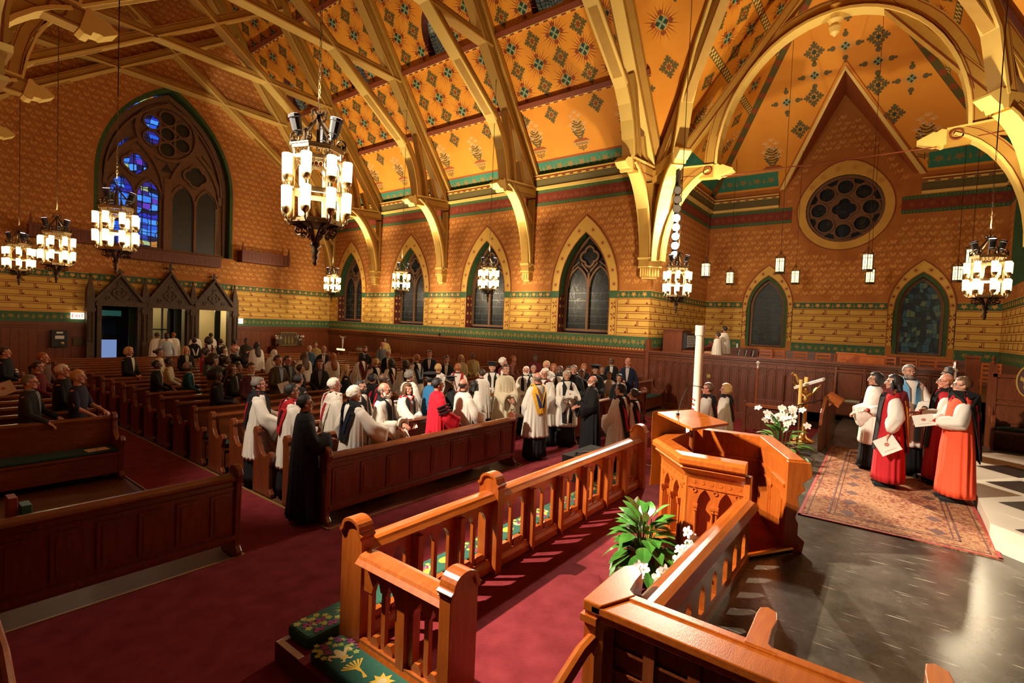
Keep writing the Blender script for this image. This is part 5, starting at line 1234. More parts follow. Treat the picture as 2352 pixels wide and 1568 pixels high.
for k, u in enumerate((-.02, .74, 1.46, 2.2, 2.9)):
    g = G(); f2 = lambda a, b, c, u=u: fr(u+b, c, a)
    g.prism(lambda a, b, c: (a, -(u+b), c), [(.10, -.05), (.30, -.055), (.42, -.06), (.50, -.055), (.53, -.02), (.50, .03), (.42, .045), (.30, .04), (.16, .05), (.10, .10)] if k else [(-.10, -.09), (.30, -.10), (.42, -.09), (.48, -.05), (.48, 0), (.42, .04), (.30, .05), (.18, .07), (.14, .12), (-.1, .02)], .66, .72)
    g.prism(lambda a, b, c: (a, -(u+c), b), [(.08, 0), (.42, 0), (.42, .38), (.45, .55), (.48, .66), (.08, .66)], -.03, .03); g.build('arm_rest', LITW, t, bevel=.008)
g = G(); g.fbox(fr, 0, L, .36, .40, .05, .46); g.build('seat', LITW, t)
g = G(); g.tube([(1.7, 1.28, .80), (2.0, 1.28, .84), (2.42, 1.28, .98), (2.52, 1.27, 1.0)], .04, 10); g.tube([(1.7, 1.28, .15), (1.7, 1.28, .80)], .035, 8)
g.build('stair_handrail', LITW, label='curved wooden handrail climbing behind the stall at the bottom edge', cat='handrail')
g = G(); g.tube([at_z(-22, 1410, 1.42), at_z(6, 1500, 1.36), at_z(30, 1640, 1.28)], .022, 10); g.build('near_handrail', LITWY, label='blurred brown handrail cutting the lower left corner', cat='handrail')

# ================================================================ PLANTS
LEAF = mat('glossy_leaf', (.035, .15, .018), .28, c2=(.09, .28, .04), nscale=9, coat=.3); STEM = mat('green_stem', (.10, .20, .04), .6); PETAL = mat('white_petal', (.92, .88, .78), .6); POT = mat('brown_pot_wrap', (.14, .05, .02), .5)
def leaf(g, base, tip, w, up_, m=0, droop=.25):
    base, tip, up_ = Vector(base), Vector(tip), Vector(up_); ax = tip-base; L = ax.length; side = ax.cross(up_).normalized(); n_ = side.cross(ax).normalized()
    N = 7; prof = [0, .55, .9, 1, .85, .5, .02]; L_, C_, R_ = [], [], []
    for i in range(N):
        f = i/(N-1); c = base+ax*f+Vector((0, 0, -1))*droop*L*f*f+n_*.0; h = side*w*prof[i]; L_.append(c+h+n_*w*.25*prof[i]); C_.append(c); R_.append(c-h+n_*w*.25*prof[i])
    vs = L_+C_+R_; fs = []
    for i in range(N-1): fs += [(i, i+1, N+i+1, N+i), (N+i, N+i+1, 2*N+i+1, 2*N+i)]
    g.add(vs, fs, m)
def bushy(t, n, r, h, lw, ll, seed, white=0):
    rnd = random.Random(seed); g = G(); gs = G(); gp = G()
    for k in range(n):
        a = rnd.uniform(0, 2*PI); f = rnd.random()**.7; rr = r*(.25+.75*f); z = h*(1.05-.75*f)+rnd.uniform(-.05, .05)
        b = Vector((rr*.55*cos(a), rr*.55*sin(a), z)); d = Vector((cos(a)*(.4+f), sin(a)*(.4+f), .8-1.1*f+rnd.uniform(-.2, .2))).normalized()
        L = ll*rnd.uniform(.7, 1.15); leaf(g, b, b+d*L, lw*rnd.uniform(.75, 1.1), (0, 0, 1), 0, .2+.3*f)
        gs.tube([(rr*.1*cos(a), rr*.1*sin(a), .2*h), (rr*.4*cos(a), rr*.4*sin(a), z*.7), tuple(b)], .005, 4)
    g.build('foliage', LEAF, t); gs.build('stems', STEM, t)
    for k in range(white):
        a = rnd.uniform(0, 2*PI); rr = r*rnd.uniform(0, .6); b = Vector((rr*cos(a), rr*sin(a), h*rnd.uniform(.9, 1.25))); leaf(gp, b, b+Vector((rnd.uniform(-.05, .05), rnd.uniform(-.05, .05), .13)), .04, (cos(a), sin(a), .2), 0, 0)
    if white: gp.build('white_flowers', PETAL, t)
def pot(t, r0, r1, h, m):
    g = G(); g.lathe([(r0*.9, 0), (r0, .01), (r1, h), (r1+.015, h), (r1+.015, h+.02), (r1-.02, h+.02), (r1-.02, h-.04)], n=16); g.build('pot', m, t)
t = empty('peace_lily', (5.10, 2.02, .15), label='leafy peace lily in a brown pot left of the pulpit', cat='potted plant'); pot(t, .13, .19, .30, POT); bushy(t, 62, .34, .60, .080, .30, 3, 3)
def orchid_bloom(g, c, s, seed):
    rnd = random.Random(seed); c = Vector(c); n_ = Vector((rnd.uniform(-.9, -.3), rnd.uniform(-.4, .4), rnd.uniform(.2, .7))).normalized(); x = n_.cross(Vector((0, 0, 1))).normalized(); y = x.cross(n_)
    for k in range(5):
        a = PI/2+2*PI/5*k; d = x*cos(a)+y*sin(a); e = x*cos(a+PI/2)+y*sin(a+PI/2); w = .52 if k in (1, 4) else .34
        g.add([c, c+d*.35*s+e*w*.8*s+n_*.1*s, c+d*.8*s+e*w*.7*s+n_*.12*s, c+d*1.0*s+n_*.05*s, c+d*.8*s-e*w*.7*s+n_*.12*s, c+d*.35*s-e*w*.8*s+n_*.1*s], [(0, 1, 2, 3, 4, 5)], 0)
    g.ball(c+n_*.1*s, .12*s, 6, 4, 1)
def orchid(loc, blooms, lab, seed):
    t = empty('orchid', loc, label=lab, cat='orchid'); o = Vector(loc); pot(t, .06, .08, .12, WHITEP)
    g = G(); s = G()
    for i, b in enumerate(blooms): orchid_bloom(g, Vector(b)-o, .055, seed+i)
    c = sum((Vector(b) for b in blooms), Vector())/len(blooms)-o
    s.tube([(0, 0, .1), (c.x*.3, c.y*.3, c.z*.6), tuple(c+Vector((0, 0, .05))), tuple(Vector(blooms[-1])-o)], .006, 5)
    for k in range(5): a = 1.3*k; leaf(s, (0, 0, .12), (.16*cos(a), .16*sin(a), .22), .03, (0, 0, 1), 0, .3)
    g.build('blossoms', [PETAL, NY], t); s.build('stem', STEM, t)
def px_pts(L, X_): return [at_x(px, py, X_+random.uniform(-.05, .05)) for px, py in L]
orchid((4.3, 1.42, .15), px_pts([(1562, 1262), (1582, 1250), (1596, 1240), (1580, 1222), (1573, 1272), (1558, 1285), (1590, 1262)], 4.25), 'white orchid spray in front of the pulpit base, above the pierced rail', 5)
orchid((3.5, 1.55, .15), px_pts([(1470, 1302), (1463, 1312), (1478, 1308), (1455, 1325), (1468, 1322), (1450, 1335)], 3.4), 'white orchid spray behind the stall corner, lower left one', 15)
orchid((3.8, 1.40, .15), px_pts([(1518, 1318), (1528, 1312), (1536, 1322), (1512, 1328), (1524, 1332)], 3.7), 'white orchid spray between the stall corner and the pierced rail', 25)
t = empty('flower_arrangement', (10.45, 1.62, .15), label='arrangement of white flowers and dark leaves beside the brass lectern', cat='flowers'); pot(t, .17, .24, .55, POT); 
bushy(t, 60, .60, .95, .07, .32, 8)
g = G(); rnd = random.Random(4)
for k in range(34):
    c = Vector((rnd.gauss(0, .16), rnd.gauss(0, .16), .98+rnd.uniform(0, .30))); orchid_bloom(g, c, .075, k)
g.build('blossoms', [PETAL, NY], t)

# ================================================================ SANCTUARY FURNITURE
def rug_mat():
    m = bpy.data.materials.new('persian_rug'); m.use_nodes = True; nt = m.node_tree; b = nt.nodes['Principled BSDF']
    tc = nt.nodes.new('ShaderNodeTexCoord'); v = nt.nodes.new('ShaderNodeTexVoronoi'); v.inputs['Scale'].default_value = 24; n = nt.nodes.new('ShaderNodeTexNoise'); n.inputs['Scale'].default_value = 34; n.inputs['Detail'].default_value = 8
    n2 = nt.nodes.new('ShaderNodeTexNoise'); n2.inputs['Scale'].default_value = 1.6; n2.inputs['Detail'].default_value = 3
    for q in (v, n, n2): nt.links.new(tc.outputs['Object'], q.inputs[0])
    sp = nt.nodes.new('ShaderNodeSeparateColor'); nt.links.new(v.outputs['Color'], sp.inputs[0])
    ad = nt.nodes.new('ShaderNodeMath'); ad.operation = 'MULTIPLY_ADD'; ad.inputs[1].default_value = .28; nt.links.new(sp.outputs[0], ad.inputs[0]); nt.links.new(n.outputs[0], ad.inputs[2])
    a2 = nt.nodes.new('ShaderNodeMath'); a2.operation = 'MULTIPLY_ADD'; a2.inputs[1].default_value = .7; a2.inputs[2].default_value = -.35; nt.links.new(n2.outputs[0], a2.inputs[0])
    a3 = nt.nodes.new('ShaderNodeMath'); nt.links.new(ad.outputs[0], a3.inputs[0]); nt.links.new(a2.outputs[0], a3.inputs[1])
    r = nt.nodes.new('ShaderNodeValToRGB'); cols = [(.26, (.06, .035, .04)), (.42, (.15, .045, .028)), (.54, (.22, .075, .04)), (.64, (.31, .14, .065)), (.76, (.36, .21, .11)), (.95, (.20, .07, .04))]
    while len(r.color_ramp.elements) < len(cols): r.color_ramp.elements.new(.5)
    for e, (p, c) in zip(r.color_ramp.elements, cols): e.position = p; e.color = (*c, 1)
    nt.links.new(a3.outputs[0], r.inputs[0]); nt.links.new(r.outputs[0], b.inputs['Base Color']); b.inputs['Roughness'].default_value = .95; b.inputs['Specular IOR Level'].default_value = .1
    return m
RUG = rug_mat(); RUGE = mat('rug_red_binding', (.30, .03, .02), .9); RUGD = mat('rug_dark_line', (.09, .03, .02), .9)
g = G(); x0, x1, y0, y1 = -2.54, 2.54, -.94, .94
g.box(x0, x1, y0, y1, 0, .012, 0)
for a, m, w in ((0, 1, .035), (.30, 2, .02), (.36, 2, .012), (.08, 2, .012)):
    A, B, C, D = x0+a, x1-a, y0+a, y1-a
    for q in ((A, B, C, C+w), (A, B, D-w, D), (A, A+w, C, D), (B-w, B, C, D)): g.box(q[0], q[1], q[2], q[3], .012, .0145, m)
for k in range(9): 
    for s in (-1, 1): g.flat(ident, [(x0+.5+k*.52+dx*.12, s*.44+dy*.09) for dx, dy in ((1, 0), (0, 1), (-1, 0), (0, -1))], .0135, 2)
o = g.build('rug', [RUG, RUGE, RUGD], label='worn persian rug with a red edge under the vested women', cat='rug'); o.location = (9.79, 0, .5); o.rotation_euler = (0, 0, .02)
# panelled parapet in front of the choir gallery
t = empty('choir_parapet', (17.4, 0, 0), label='long panelled oak screen with pointed arches below the choir gallery', cat='screen wall')
fr = lambda u, w, d: (-d, u, w)
for a, b, z0, zt in ((3.5, 7.05, 0, 2.0), (-1.5, 3.5, .5, 2.03)):
    g = G(); g.fbox(fr, a, b, z0, zt-.05, -.06, 0)
    n = int((b-a)/.262); s = (b-a)/n
    for k in range(n):
        c = a+(k+.5)*s; g.fbox(fr, c-s/2-.012, c-s/2+.012, z0+.2, zt-.25, 0, .035)
        g.ribbon(fr, parch(c, s*.40, zt-.75, zt-.50, zt-.34, 5)[1:-1], .022, 0, .03); g.ribbon(fr, parch(c, s*.30, z0+.25, zt-.56, zt-.46, 5), .014, 0, .018)
        g.flat(fr, ring(c, zt-.43, .028, 6), .02)
    g.fbox(fr, a, b, zt-.33, zt-.30, 0, .05); g.fbox(fr, a, b, zt-.20, zt-.16, 0, .04); g.fbox(fr, a, b, z0, z0+.20, 0, .05); g.build('arched_panelling', WOODY, t)
    g = G(); g.fbox(fr, a, b, zt-.12, zt-.06, -.08, .08); g.fbox(fr, a, b, zt-.06, zt, -.12, .13); g.build('cap_rail', WOOD, t)
g = G(); g.fbox(fr, 7.05, 7.18, 0, 2.4, -.1, .1); g.build('end_post', WOODY, t)
g = G(); g.box(-.02, .02, -.06, .06, -.06, .06); o = g.build('brass_plate', mat('dull_brass_plate', (.45, .30, .08), .4, metal=.8), t); o.location = (-.04, 4.95, 1.28)
# folding steps / kneeler rail left of the flowers
t = empty('communion_rail', (15.3, 2.85, 0), label='small dark wooden rail with tracery panels in front of the arched screen', cat='rail')
g = G(); g.box(-.03, .03, -.45, .45, .1, .68)
for k in range(2):
    c = -.22+.44*k; g.ribbon(lambda u, w, d: (-d, u, w), parch(c, .17, .2, .42, .58, 5), .025, .03, .05)
g.build('panel', WOODY, t); g = G(); g.box(-.05, .05, -.5, .5, .72, .80); g.build('top_rail', LITW, t); g = G(); g.box(-.06, .06, -.52, -.44, 0, .86); g.box(-.06, .06, .44, .52, 0, .86); g.build('post', WOODY, t)
bx('microphone_stand_base', 15.2, 15.4, 3.6, 3.8, 0, .02, BLACK, 'flat black base of the thin stand beside the two hooded people', 'microphone stand')
t = empty('pole_finial_staff', (15.6, 2.9, 0), label='slim reddish staff with a pale finial leaning against the arched screen', cat='staff'); p = at_x(1741, 835, 15.6); t.location = (15.6, p.y, 0)
g = G(); g.tube([(0, 0, 0), (0, 0, p.z-.1)], .018, 6); g.build('shaft', LITW, t); g = G(); g.lathe([(.01, -.15), (.03, -.1), (.015, -.05), (.035, 0), (.06, .03), (.01, .08)], (0, 0, p.z), 8); g.build('finial', PETAL, t)
# brass lectern with open book, two gilt candlesticks
t = empty('brass_lectern', (12.3, 1.50, .5), label='brass lectern carrying a large open white book, behind the flowers', cat='lectern')
g = G(); g.lathe([(.22, 0), (.22, .05), (.08, .10), (.05, .2), (.04, .85), (.07, .9), (.04, .95), (.05, 1.0)], n=12); g.build('stand', BRASS, t, smooth=True)
g = G()
for s in (-1, 1): g.tube([(0, 0, .95), (-.05, s*.12, 1.05), (-.02, s*.2, 1.18), (.02, s*.26, 1.25)], [.04, .035, .03, .01], 6)
g.ball((.02, .02, 1.1), .07, 8, 6, 0, (1, .8, 1.4)); g.tube([(0, .15, 1.25), (0, .22, 1.40), (-.02, .26, 1.43), (-.03, .30, 1.40)], [.03, .03, .03, .006], 6); g.build('eagle', BRASS, t)
g = G(); f = Matrix.Rotation(-.42, 4, 'X'); 
g.add([tuple(f @ Vector(p)+Vector((0, -.05, 1.22))) for p in [(x, y, z) for z in (0, .05) for y in (-.30, .26) for x in (-.2, .2)]], [(0, 2, 3, 1), (4, 5, 7, 6), (0, 1, 5, 4), (2, 6, 7, 3), (0, 4, 6, 2), (1, 3, 7, 5)])
o = g.build('open_book', PAPERW, label='large open white book on the brass lectern', cat='book'); o.location = (12.3, 1.50, .5)
for x, y, zt, lab in ((11.9, 1.52, 1.86, 'gilt candle nearer the white flowers'), (12.5, 1.75, 1.95, 'gilt candle standing just behind the other')):
    pp = at_x(1840 if zt < 1.9 else 1852, 872 if zt < 1.9 else 866, x); t = empty('processional_candle', (x, pp.y, .5), label=lab, cat='candle')
    g = G(); g.lathe([(.15, 0), (.15, .03), (.025, .06), (.02, .68), (.05, .72), (.08, .78), (.03, .80)], n=10); g.build('candlestick', BRASS, t); g = G(); g.lathe([(.033, .80), (.033, pp.z-.5)], n=10); g.build('candle', mat('gold_wax', (.85, .55, .15), .5), t)
t = empty('step_handrail', (0, 0, 0), label='thin dark metal handrail rising over the flower arrangement', cat='handrail'); a, b, c = at_x(1793, 945, 10.8), at_x(1835, 930, 11.6), at_x(1888, 918, 12.3)
g = G(); g.tube([a, b, c, c+Vector((.2, -.12, .0))], .014, 6); g.build('bar', BLACK, t); g = G()
for q_ in (a, b, c): g.tube([q_, (q_.x, q_.y, .15)], .010, 5)
g.build('upright', BLACK, t)
# stall end beside the steps
t = empty('stall_end', (12.0, 1.12, .5), label='tall shaped wooden stall end with a book ledge, right of the flowers', cat='stall'); a = at_z(1865, 1022, .5); b = at_z(1925, 1010, .5)
g = G(); g.prism(lambda u, w, d: (u, d, w), [(-.5, 0), (.5, 0), (.5, .85), (.42, 1.0), (.25, 1.03), (.1, 1.0), (-.4, .75), (-.5, .6)], -.03, .03); g.build('end_panel', WOODY, t, bevel=.01); g = G(); g.box(.3, 1.9, -.05, .02, .0, .8); g.build('desk_front', WOODY, t)
g = G(); g.prism(lambda u, w, d: (d, u, w), [(-.22, .80), (.05, .95), (.05, .98), (-.22, .84)], .3, 1.9); g.build('book_ledge', LITW, t)
# row of tall-backed stalls under the parapet
STC = mat('stall_cushion_pale', (.35, .36, .25), .8)
def make_stall():
    t = empty('choir_stall', cat='stall', group='tall backed stalls against the arched screen')
    g = G(); g.box(.20, .25, -.33, .33, .0, 1.30); g.box(.17, .20, -.28, .28, .55, 1.22); g.box(.15, .27, -.34, .34, 1.26, 1.32); g.build('backrest', WOODY, t)
    g = G(); g.box(-.22, .2, -.30, .30, .40, .45); g.box(-.2, -.16, -.3, .3, .1, .4); g.build('seat', WOOD, t); g = G(); g.box(-.20, .17, -.28, .28, .452, .50); g.build('cushion', STC, t, bevel=.015)
    for s in (-1, 1):
        g = G(); g.prism(lambda u, w, d: (-u, d, w), [(-.27, 0), (.24, 0), (.24, .5), (.28, .62), (.22, .70), (.10, .66), (0, .72), (-.10, .95), (-.14, 1.40), (-.27, 1.40)], s*.34-.025, s*.34+.025); g.build('side_panel', WOODY, t, bevel=.006)
    return t
s0 = make_stall()
for k in range(4):
    s = s0 if k == 0 else copy_tree(s0); s.location = (16.95, 1.03-.69*k, .5); s['label'] = 'tall backed wooden stall, %s from the left of four against the screen' % ORD[k].replace('front', 'first')
g = G(); g.lathe([(.17, 0), (.19, .1), (.19, .26), (.17, .32)], n=14); o = g.build('hassock', CUSH, label='round dark green hassock on the slate before the leftmost tall stall', cat='hassock'); o.location = (15.9, .55, .5)
g = G(); g.lathe([(.033, 0), (.035, .02), (.035, .15), (.012, .19), (.012, .22)], n=10); o = g.build('water_bottle', mat('clear_plastic', (.6, .62, .6), .15), label='small clear water bottle on the slate left of the first tall stall', cat='bottle'); p = at_z(1912, 968, .5); o.location = (p.x, p.y, .5)
# throne with gold vesica emblem, bench beside it
def throne(loc, w, lab, emblem):
    t = empty('sanctuary_bench' if not emblem else 'bishops_throne', loc, label=lab, cat='seat')
    g = G(); g.box(.22, .28, -w/2, w/2, .0, 1.55 if emblem else 1.0); g.box(.19, .22, -w/2+.06, w/2-.06, .55, .9); g.box(.18, .22, -w/2+.06, w/2-.06, .94, 1.0)
    if emblem: g.box(.19, .22, -w/2+.06, w/2-.06, 1.05, 1.5); g.box(.17, .3, -w/2, w/2, 1.53, 1.6)
    g.build('backrest', WOODY, t); g = G(); g.box(-.25, .22, -w/2+.03, w/2-.03, .38, .43); g.build('seat', WOOD, t); g = G(); g.box(-.24, .2, -w/2+.05, w/2-.05, .432, .49); g.build('cushion', CUSH, t, bevel=.02)
    for s in (-1, 1):
        g = G(); g.prism(lambda u, w_, d: (-u, d, w_), [(-.28, 0), (.26, 0), (.27, .4), (.32, .6), (.28, .72), (.18, .74), (.1, .66), (-.1, .70), (-.18, .9), (-.28, .95)], s*w/2-.035, s*w/2+.035); g.build('arm', WOODY, t, bevel=.01)
        if emblem: g = G(); g.box(.17, .31, s*w/2-.07, s*w/2+.07, 0, 1.8); g.lathe([(.03, 1.8), (.05, 1.84), (.02, 1.88), (.04, 1.93), (.005, 1.99)], (.24, s*w/2, 0), 8); g.build('post', WOODY, t)
    if emblem:
        f = lambda u, w_, d: (.19-d, u, w_); g = G(); V = [(.20*cos(a)*abs(cos(a))**.2*(1 if cos(a) > 0 else 1), .36*sin(a)) for a in [2*PI*k/24 for k in range(24)]]
        V = [(.21*sin(PI*k/12)*1.0, -.34*cos(PI*k/12)) for k in range(13)]+[(-.21*sin(PI*k/12), .34*cos(PI*k/12)) for k in range(1, 12)]
        V = [(x, z+1.36+emblem) for x, z in V]
        g.prism(f, V, .0, .03, 1); g.ribbon(f, V, .025, .02, .045, 0, closed=True)
        c = 1.36+emblem
        g.ribbon(f, [(-.10, c-.05), (.10, c+.16)], .03, .03, .04, 0); g.ribbon(f, [(.10, c-.05), (-.10, c+.16)], .03, .03, .04, 0); g.flat(f, [(-.09, c+.17), (-.05, c+.2), (0, c+.28), (.05, c+.2), (.09, c+.17), (.06, c+.12), (-.06, c+.12)], .036, 0); g.flat(f, [(-.08, c-.06), (.08, c-.06), (.07, c-.16), (0, c-.22), (-.07, c-.16)], .036, 2); g.ribbon(f, ring(0, c-.12, .1, 12), .012, .03, .04, 0, closed=True)
        for s in (-1, 1): g.flat(f, [(s*.08, c+.05), (s*.15, c+.10), (s*.16, c+.02), (s*.10, c-.02)], .036, 0)
        g.build('vesica_emblem', [mat('gilt', (.8, .52, .12), .4, metal=.6), mat('emblem_ground', (.10, .035, .03), .6), NC], t)
throne((14.9, -2.25, .5), 1.15, 'carved wooden throne with a gold almond shaped emblem at the right edge', .12)
throne((15.3, -1.02, .5), .95, 'low backed carved seat between the vested women and the throne', 0)
p = at_x(2236, 820, 17.0); g = G(); g.box(-.1, .1, -.13, .13, 0, 1.9); g.box(-.12, .12, -.15, .15, 1.86, 1.92); o = g.build('tall_screen_post', WOODY, label='tall square wooden post at the right end of the arched screen', cat='post'); o.location = (17.1, p.y, .5)
t = empty('verger_staff', (11.6, -1.0, .5), label='tall silver topped ceremonial staff standing among the vested group', cat='staff'); p = at_x(2196, 838, 12.4); t.location = (p.x, p.y, .5)
g = G(); g.tube([(0, 0, .02), (0, 0, p.z-.95)], .016, 6); g.build('shaft', WOODY, t); g = G(); g.lathe([(.02, -.45), (.035, -.42), (.025, -.30), (.035, -.27), (.022, -.14), (.04, -.11), (.055, -.05), (.03, 0), (.04, .03), (.01, .08)], (0, 0, p.z-.5), 10); g.build('silver_head', mat('polished_silver', (.8, .75, .68), .15, metal=1), t, smooth=True)
# black loudspeaker box with a microphone on the carpet
bx('floor_monitor', 7.75, 8.8, 4.2, 4.68, 0, .45, BLACK, 'low black box on the carpet between the pews and the altar rail', 'speaker box', .006)
g = G(); g.tube([(0, 0, 0), (.24, -.03, 0)], [.016, .012], 8); g.ball((.27, -.033, .002), .028, 8, 6); o = g.build('handheld_microphone', mat('mic_grey', (.10, .10, .10), .35, metal=.5), label='handheld microphone lying on the low black box', cat='microphone'); o.location = (8.15, 4.35, .48); o.rotation_euler = (0, 0, 2.8)

# ================================================================ CHOIR GALLERY
def make_chair():
    t = empty('ladder_chair', cat='chair', group='wooden ladder back chairs in the choir gallery')
    g = G(); g.box(-.21, .21, -.2, .2, .42, .45); g.build('seat', LITW, t)
    for x in (-.2, .2):
        for y in (-.19, .19): g = G(); g.box(x-.018, x+.018, y-.018, y+.018, 0, .42 if x < 0 else .95); g.build('leg', LITWY, t)
    g = G()
    for z in (.55, .68, .81, .92): g.box(.185, .205, -.19, .19, z-.035, z+.025)
    g.build('backrest', LITW, t); return t
c0 = make_chair()
CP = [(20.2, 1763), (20.4, 1795), (20.1, 1838), (19.6, 1890), (19.3, 1932), (19.6, 1975), (19.8, 2015), (20, 2045), (19.7, 2085), (19.9, 2128), (20.3, 2170), (19.4, 2275)]
CW = ['first', 'second', 'third', 'fourth', 'fifth', 'sixth', 'seventh', 'eighth', 'ninth', 'tenth', 'eleventh', 'rightmost']
for k, (x, px) in enumerate(CP):
    c = c0 if k == 0 else copy_tree(c0); p = at_x(px, 815, x); c.location = (x, p.y, 1.25); c.rotation_euler = (0, 0, PI+random.uniform(-.3, .3)); c['label'] = 'wooden ladder back chair in the choir gallery, %s from the left' % CW[k]
for (a, b, x, zt, lab) in ((1925, 1985, 18.6, 1.0, 'left of two pale wooden music desks in the gallery'), (1975, 2032, 18.2, .98, 'right of two pale wooden music desks in the gallery')):
    p, q_ = at_x(a, 815, x), at_x(b, 818, x); t = empty('music_desk', (x, (p.y+q_.y)/2, 1.25), label=lab, cat='desk'); w = abs(p.y-q_.y)/2
    g = G(); g.box(-.2, .2, -w-.05, w+.05, zt, zt+.04); g.build('desk_top', LITW, t); g = G(); g.box(-.18, -.14, -w, w, .1, zt)
    for s in (-.3, .3): g.ribbon(lambda u, w_, d: (-.18-d, u, w_), lobed(s*w*1.6, zt-.2, .08, 4), .02, 0, .01, 0, closed=True)
    g.box(-.14, .18, -w, -w+.03, 0, zt); g.box(-.14, .18, w-.03, w, 0, zt); g.build('front_panel', LITWY, t)
def make_fchair():
    t = empty('folding_chair', cat='chair', group='folded black chairs leaning in the gallery')
    g = G()
    for y in (-.2, .2): g.tube([(-.06, y, 0), (.10, y, .85)], .012, 5)
    g.build('frame', mat('steel_tube', (.3, .3, .3), .3, metal=.8), t); g = G(); g.box(-.02, .02, -.19, .19, .1, .55); g.build('seat', BLACK, t); g = G(); g.box(.05, .09, -.19, .19, .6, .84); g.build('backrest', BLACK, t); return t
f0 = make_fchair()
for k in range(4):
    c = f0 if k == 0 else copy_tree(f0); p = at_x(1692+k*16, 800, 20.8); c.location = (20.8, p.y, 1.25); c.rotation_euler = (0, 0, -1.3); c['label'] = 'folded black chair in the gallery, %s from the standing choir man' % ORD[k].replace('front', 'first')
t = empty('organ_console', (18.9, 6.2, 1.25), label='dark wooden organ console in the left corner of the gallery', cat='organ console')
g = G(); g.box(-.55, .5, .05, .75, 0, 1.5); g.box(-.6, .55, 0.0, .8, 1.5, 1.55)
for k in range(3): g.box(-.56, -.55, .1+.22*k, .28+.22*k, .3, 1.3)
g.build('case', WOODY, t); g = G(); g.box(.5, .9, -.55, .05, .0, .75); g.box(-.45, .45, -.35, .05, .72, .80); g.build('keydesk', WOOD, t)
g = G(); g.box(-.4, .7, -.06, .05, .85, 1.4); g.build('stop_jamb', BLACK, t); g = G()
for i in range(6):
    for j in range(7): g.lathe([(.014, 0), (.018, .02)], n=6, fr=lambda a, b, c_, i=i, j=j: (-.3+.16*i+a, -.06-c_, .92+.065*j+b))
g.build('stop_knobs', PETAL, t)
bx('organ_bench', 18.9, 19.7, 5.15, 5.55, 1.25, 1.85, BLACK, 'black organ bench under the seated choir man', 'bench')
bx('small_bottle', 24.08, 24.15, 5.68, 5.75, 2.1, 2.28, PETAL, 'small pale bottle on the gallery ledge left of the first transept window', 'bottle')
p = at_x(1707, 790, 23.9); g = G(); 

# ================================================================ FAR END OF THE NAVE
def sign(px, py, lab, w=.42):
    p = at_y(px, py, YW-.12); t = empty('exit_sign', p, label=lab, cat='exit sign', group='lit exit signs')
    g = G(); g.box(-w/2, w/2, -.03, .06, -.13, .13); g.build('housing', mat('exit_lit', (1, .9, .8), .5, emit=(1, .82, .62), est=2.6) if 'exit_lit' not in bpy.data.materials else bpy.data.materials['exit_lit'], t)
    g = G(); text_polys(g, lambda u, w_, d: (u, -.032-d, w_), 'EXIT', 0, -.07, .2, 0, 0); g.build('lettering', mat('exit_red', (.7, .03, .02), .5, emit=(.8, .1, .05), est=.6) if 'exit_red' not in bpy.data.materials else bpy.data.materials['exit_red'], t)
sign(178, 725, 'lit exit sign left of the gabled portal'); sign(548, 737, 'lit exit sign right of the gabled portal')
p = at_y(135, 778, YW-.1); t = empty('wall_box', (p.x, YW-.12, 1.05), label='black box with a small white panel on the far left wainscot', cat='wall box')
g = G(); g.box(-.26, .26, -.12, .06, 0, .68); g.build('case', BLACK, t, bevel=.01); g = G(); g.box(-.14, .14, -.13, -.12, .33, .46); g.box(-.1, .1, -.13, -.12, .55, .62); g.build('white_panel', PAPERW, t); g = G(); g.lathe([(.05, 0), (.06, .02), (.03, .03)], n=10, fr=lambda a, b, c_: (.08+a, -.12-c_, .15+b)); g.build('dial', IRONL, t)
p = at_y(182, 766, YW-.1); g = G(); g.box(-.2, .2, -.03, .05, 0, .36); g.box(-.17, .17, -.035, -.03, .22, .25); o = g.build('brass_wall_plate', IRON, label='small framed metal plate on the wainscot beside the black box', cat='plate'); o.location = (p.x, YW-.08, 1.1)
for a, b, z0, z1, lab, fin in ((12.12, 14.55, 5.35, 5.92, 'small wooden balcony right of the great window', 1), (4.2, 6.25, 5.35, 5.85, 'wooden balcony behind the left chandeliers', 1), (7.4, 11.1, 4.92, 5.35, 'long wooden balcony front beneath the great window', 0)):
    t = empty('wall_balcony', ((a+b)/2, YW, z0), label=lab, cat='balcony'); w = (b-a)/2
    g = G(); g.box(-w, w, -.62, -.57, 0, z1-z0); g.box(-w, -w+.05, -.6, -.02, 0, z1-z0); g.box(w-.05, w, -.6, -.02, 0, z1-z0); g.box(-w, w, -.6, -.02, 0, .04); g.box(-w-.03, w+.03, -.66, -.55, z1-z0-.05, z1-z0+.02)
    n = int(w*2/.22)
    for k in range(n): x = -w+.05+k*(2*w-.1)/n; g.ribbon(lambda u, w_, d: (u, -.62-d, w_), [(x+.03, .08), (x+.03, z1-z0-.12), ((x+x+.2)/2, z1-z0-.07), (x+.17, z1-z0-.12), (x+.17, .08)], .015, 0, .012)
    g.build('front', mat('balcony_wood', (.16, .035, .012), .5) if 'balcony_wood' not in bpy.data.materials else bpy.data.materials['balcony_wood'], t)
    if fin:
        for s in (-1, 1): g = G(); g.loft([[(s*w-.05, -.67, 0), (s*w+.05, -.67, 0), (s*w+.05, -.57, 0), (s*w-.05, -.57, 0)], [(s*w-.05, -.67, z1-z0), (s*w+.05, -.67, z1-z0), (s*w+.05, -.57, z1-z0), (s*w-.05, -.57, z1-z0)], [(s*w-.01, -.63, z1-z0+.42), (s*w+.01, -.63, z1-z0+.42), (s*w+.01, -.61, z1-z0+.42), (s*w-.01, -.61, z1-z0+.42)]]); g.build('finial', bpy.data.materials['balcony_wood'], t)
t = empty('side_altar', (14.75, 26.75, 0), label='side altar with a gilded triptych in the far corner', cat='altar')
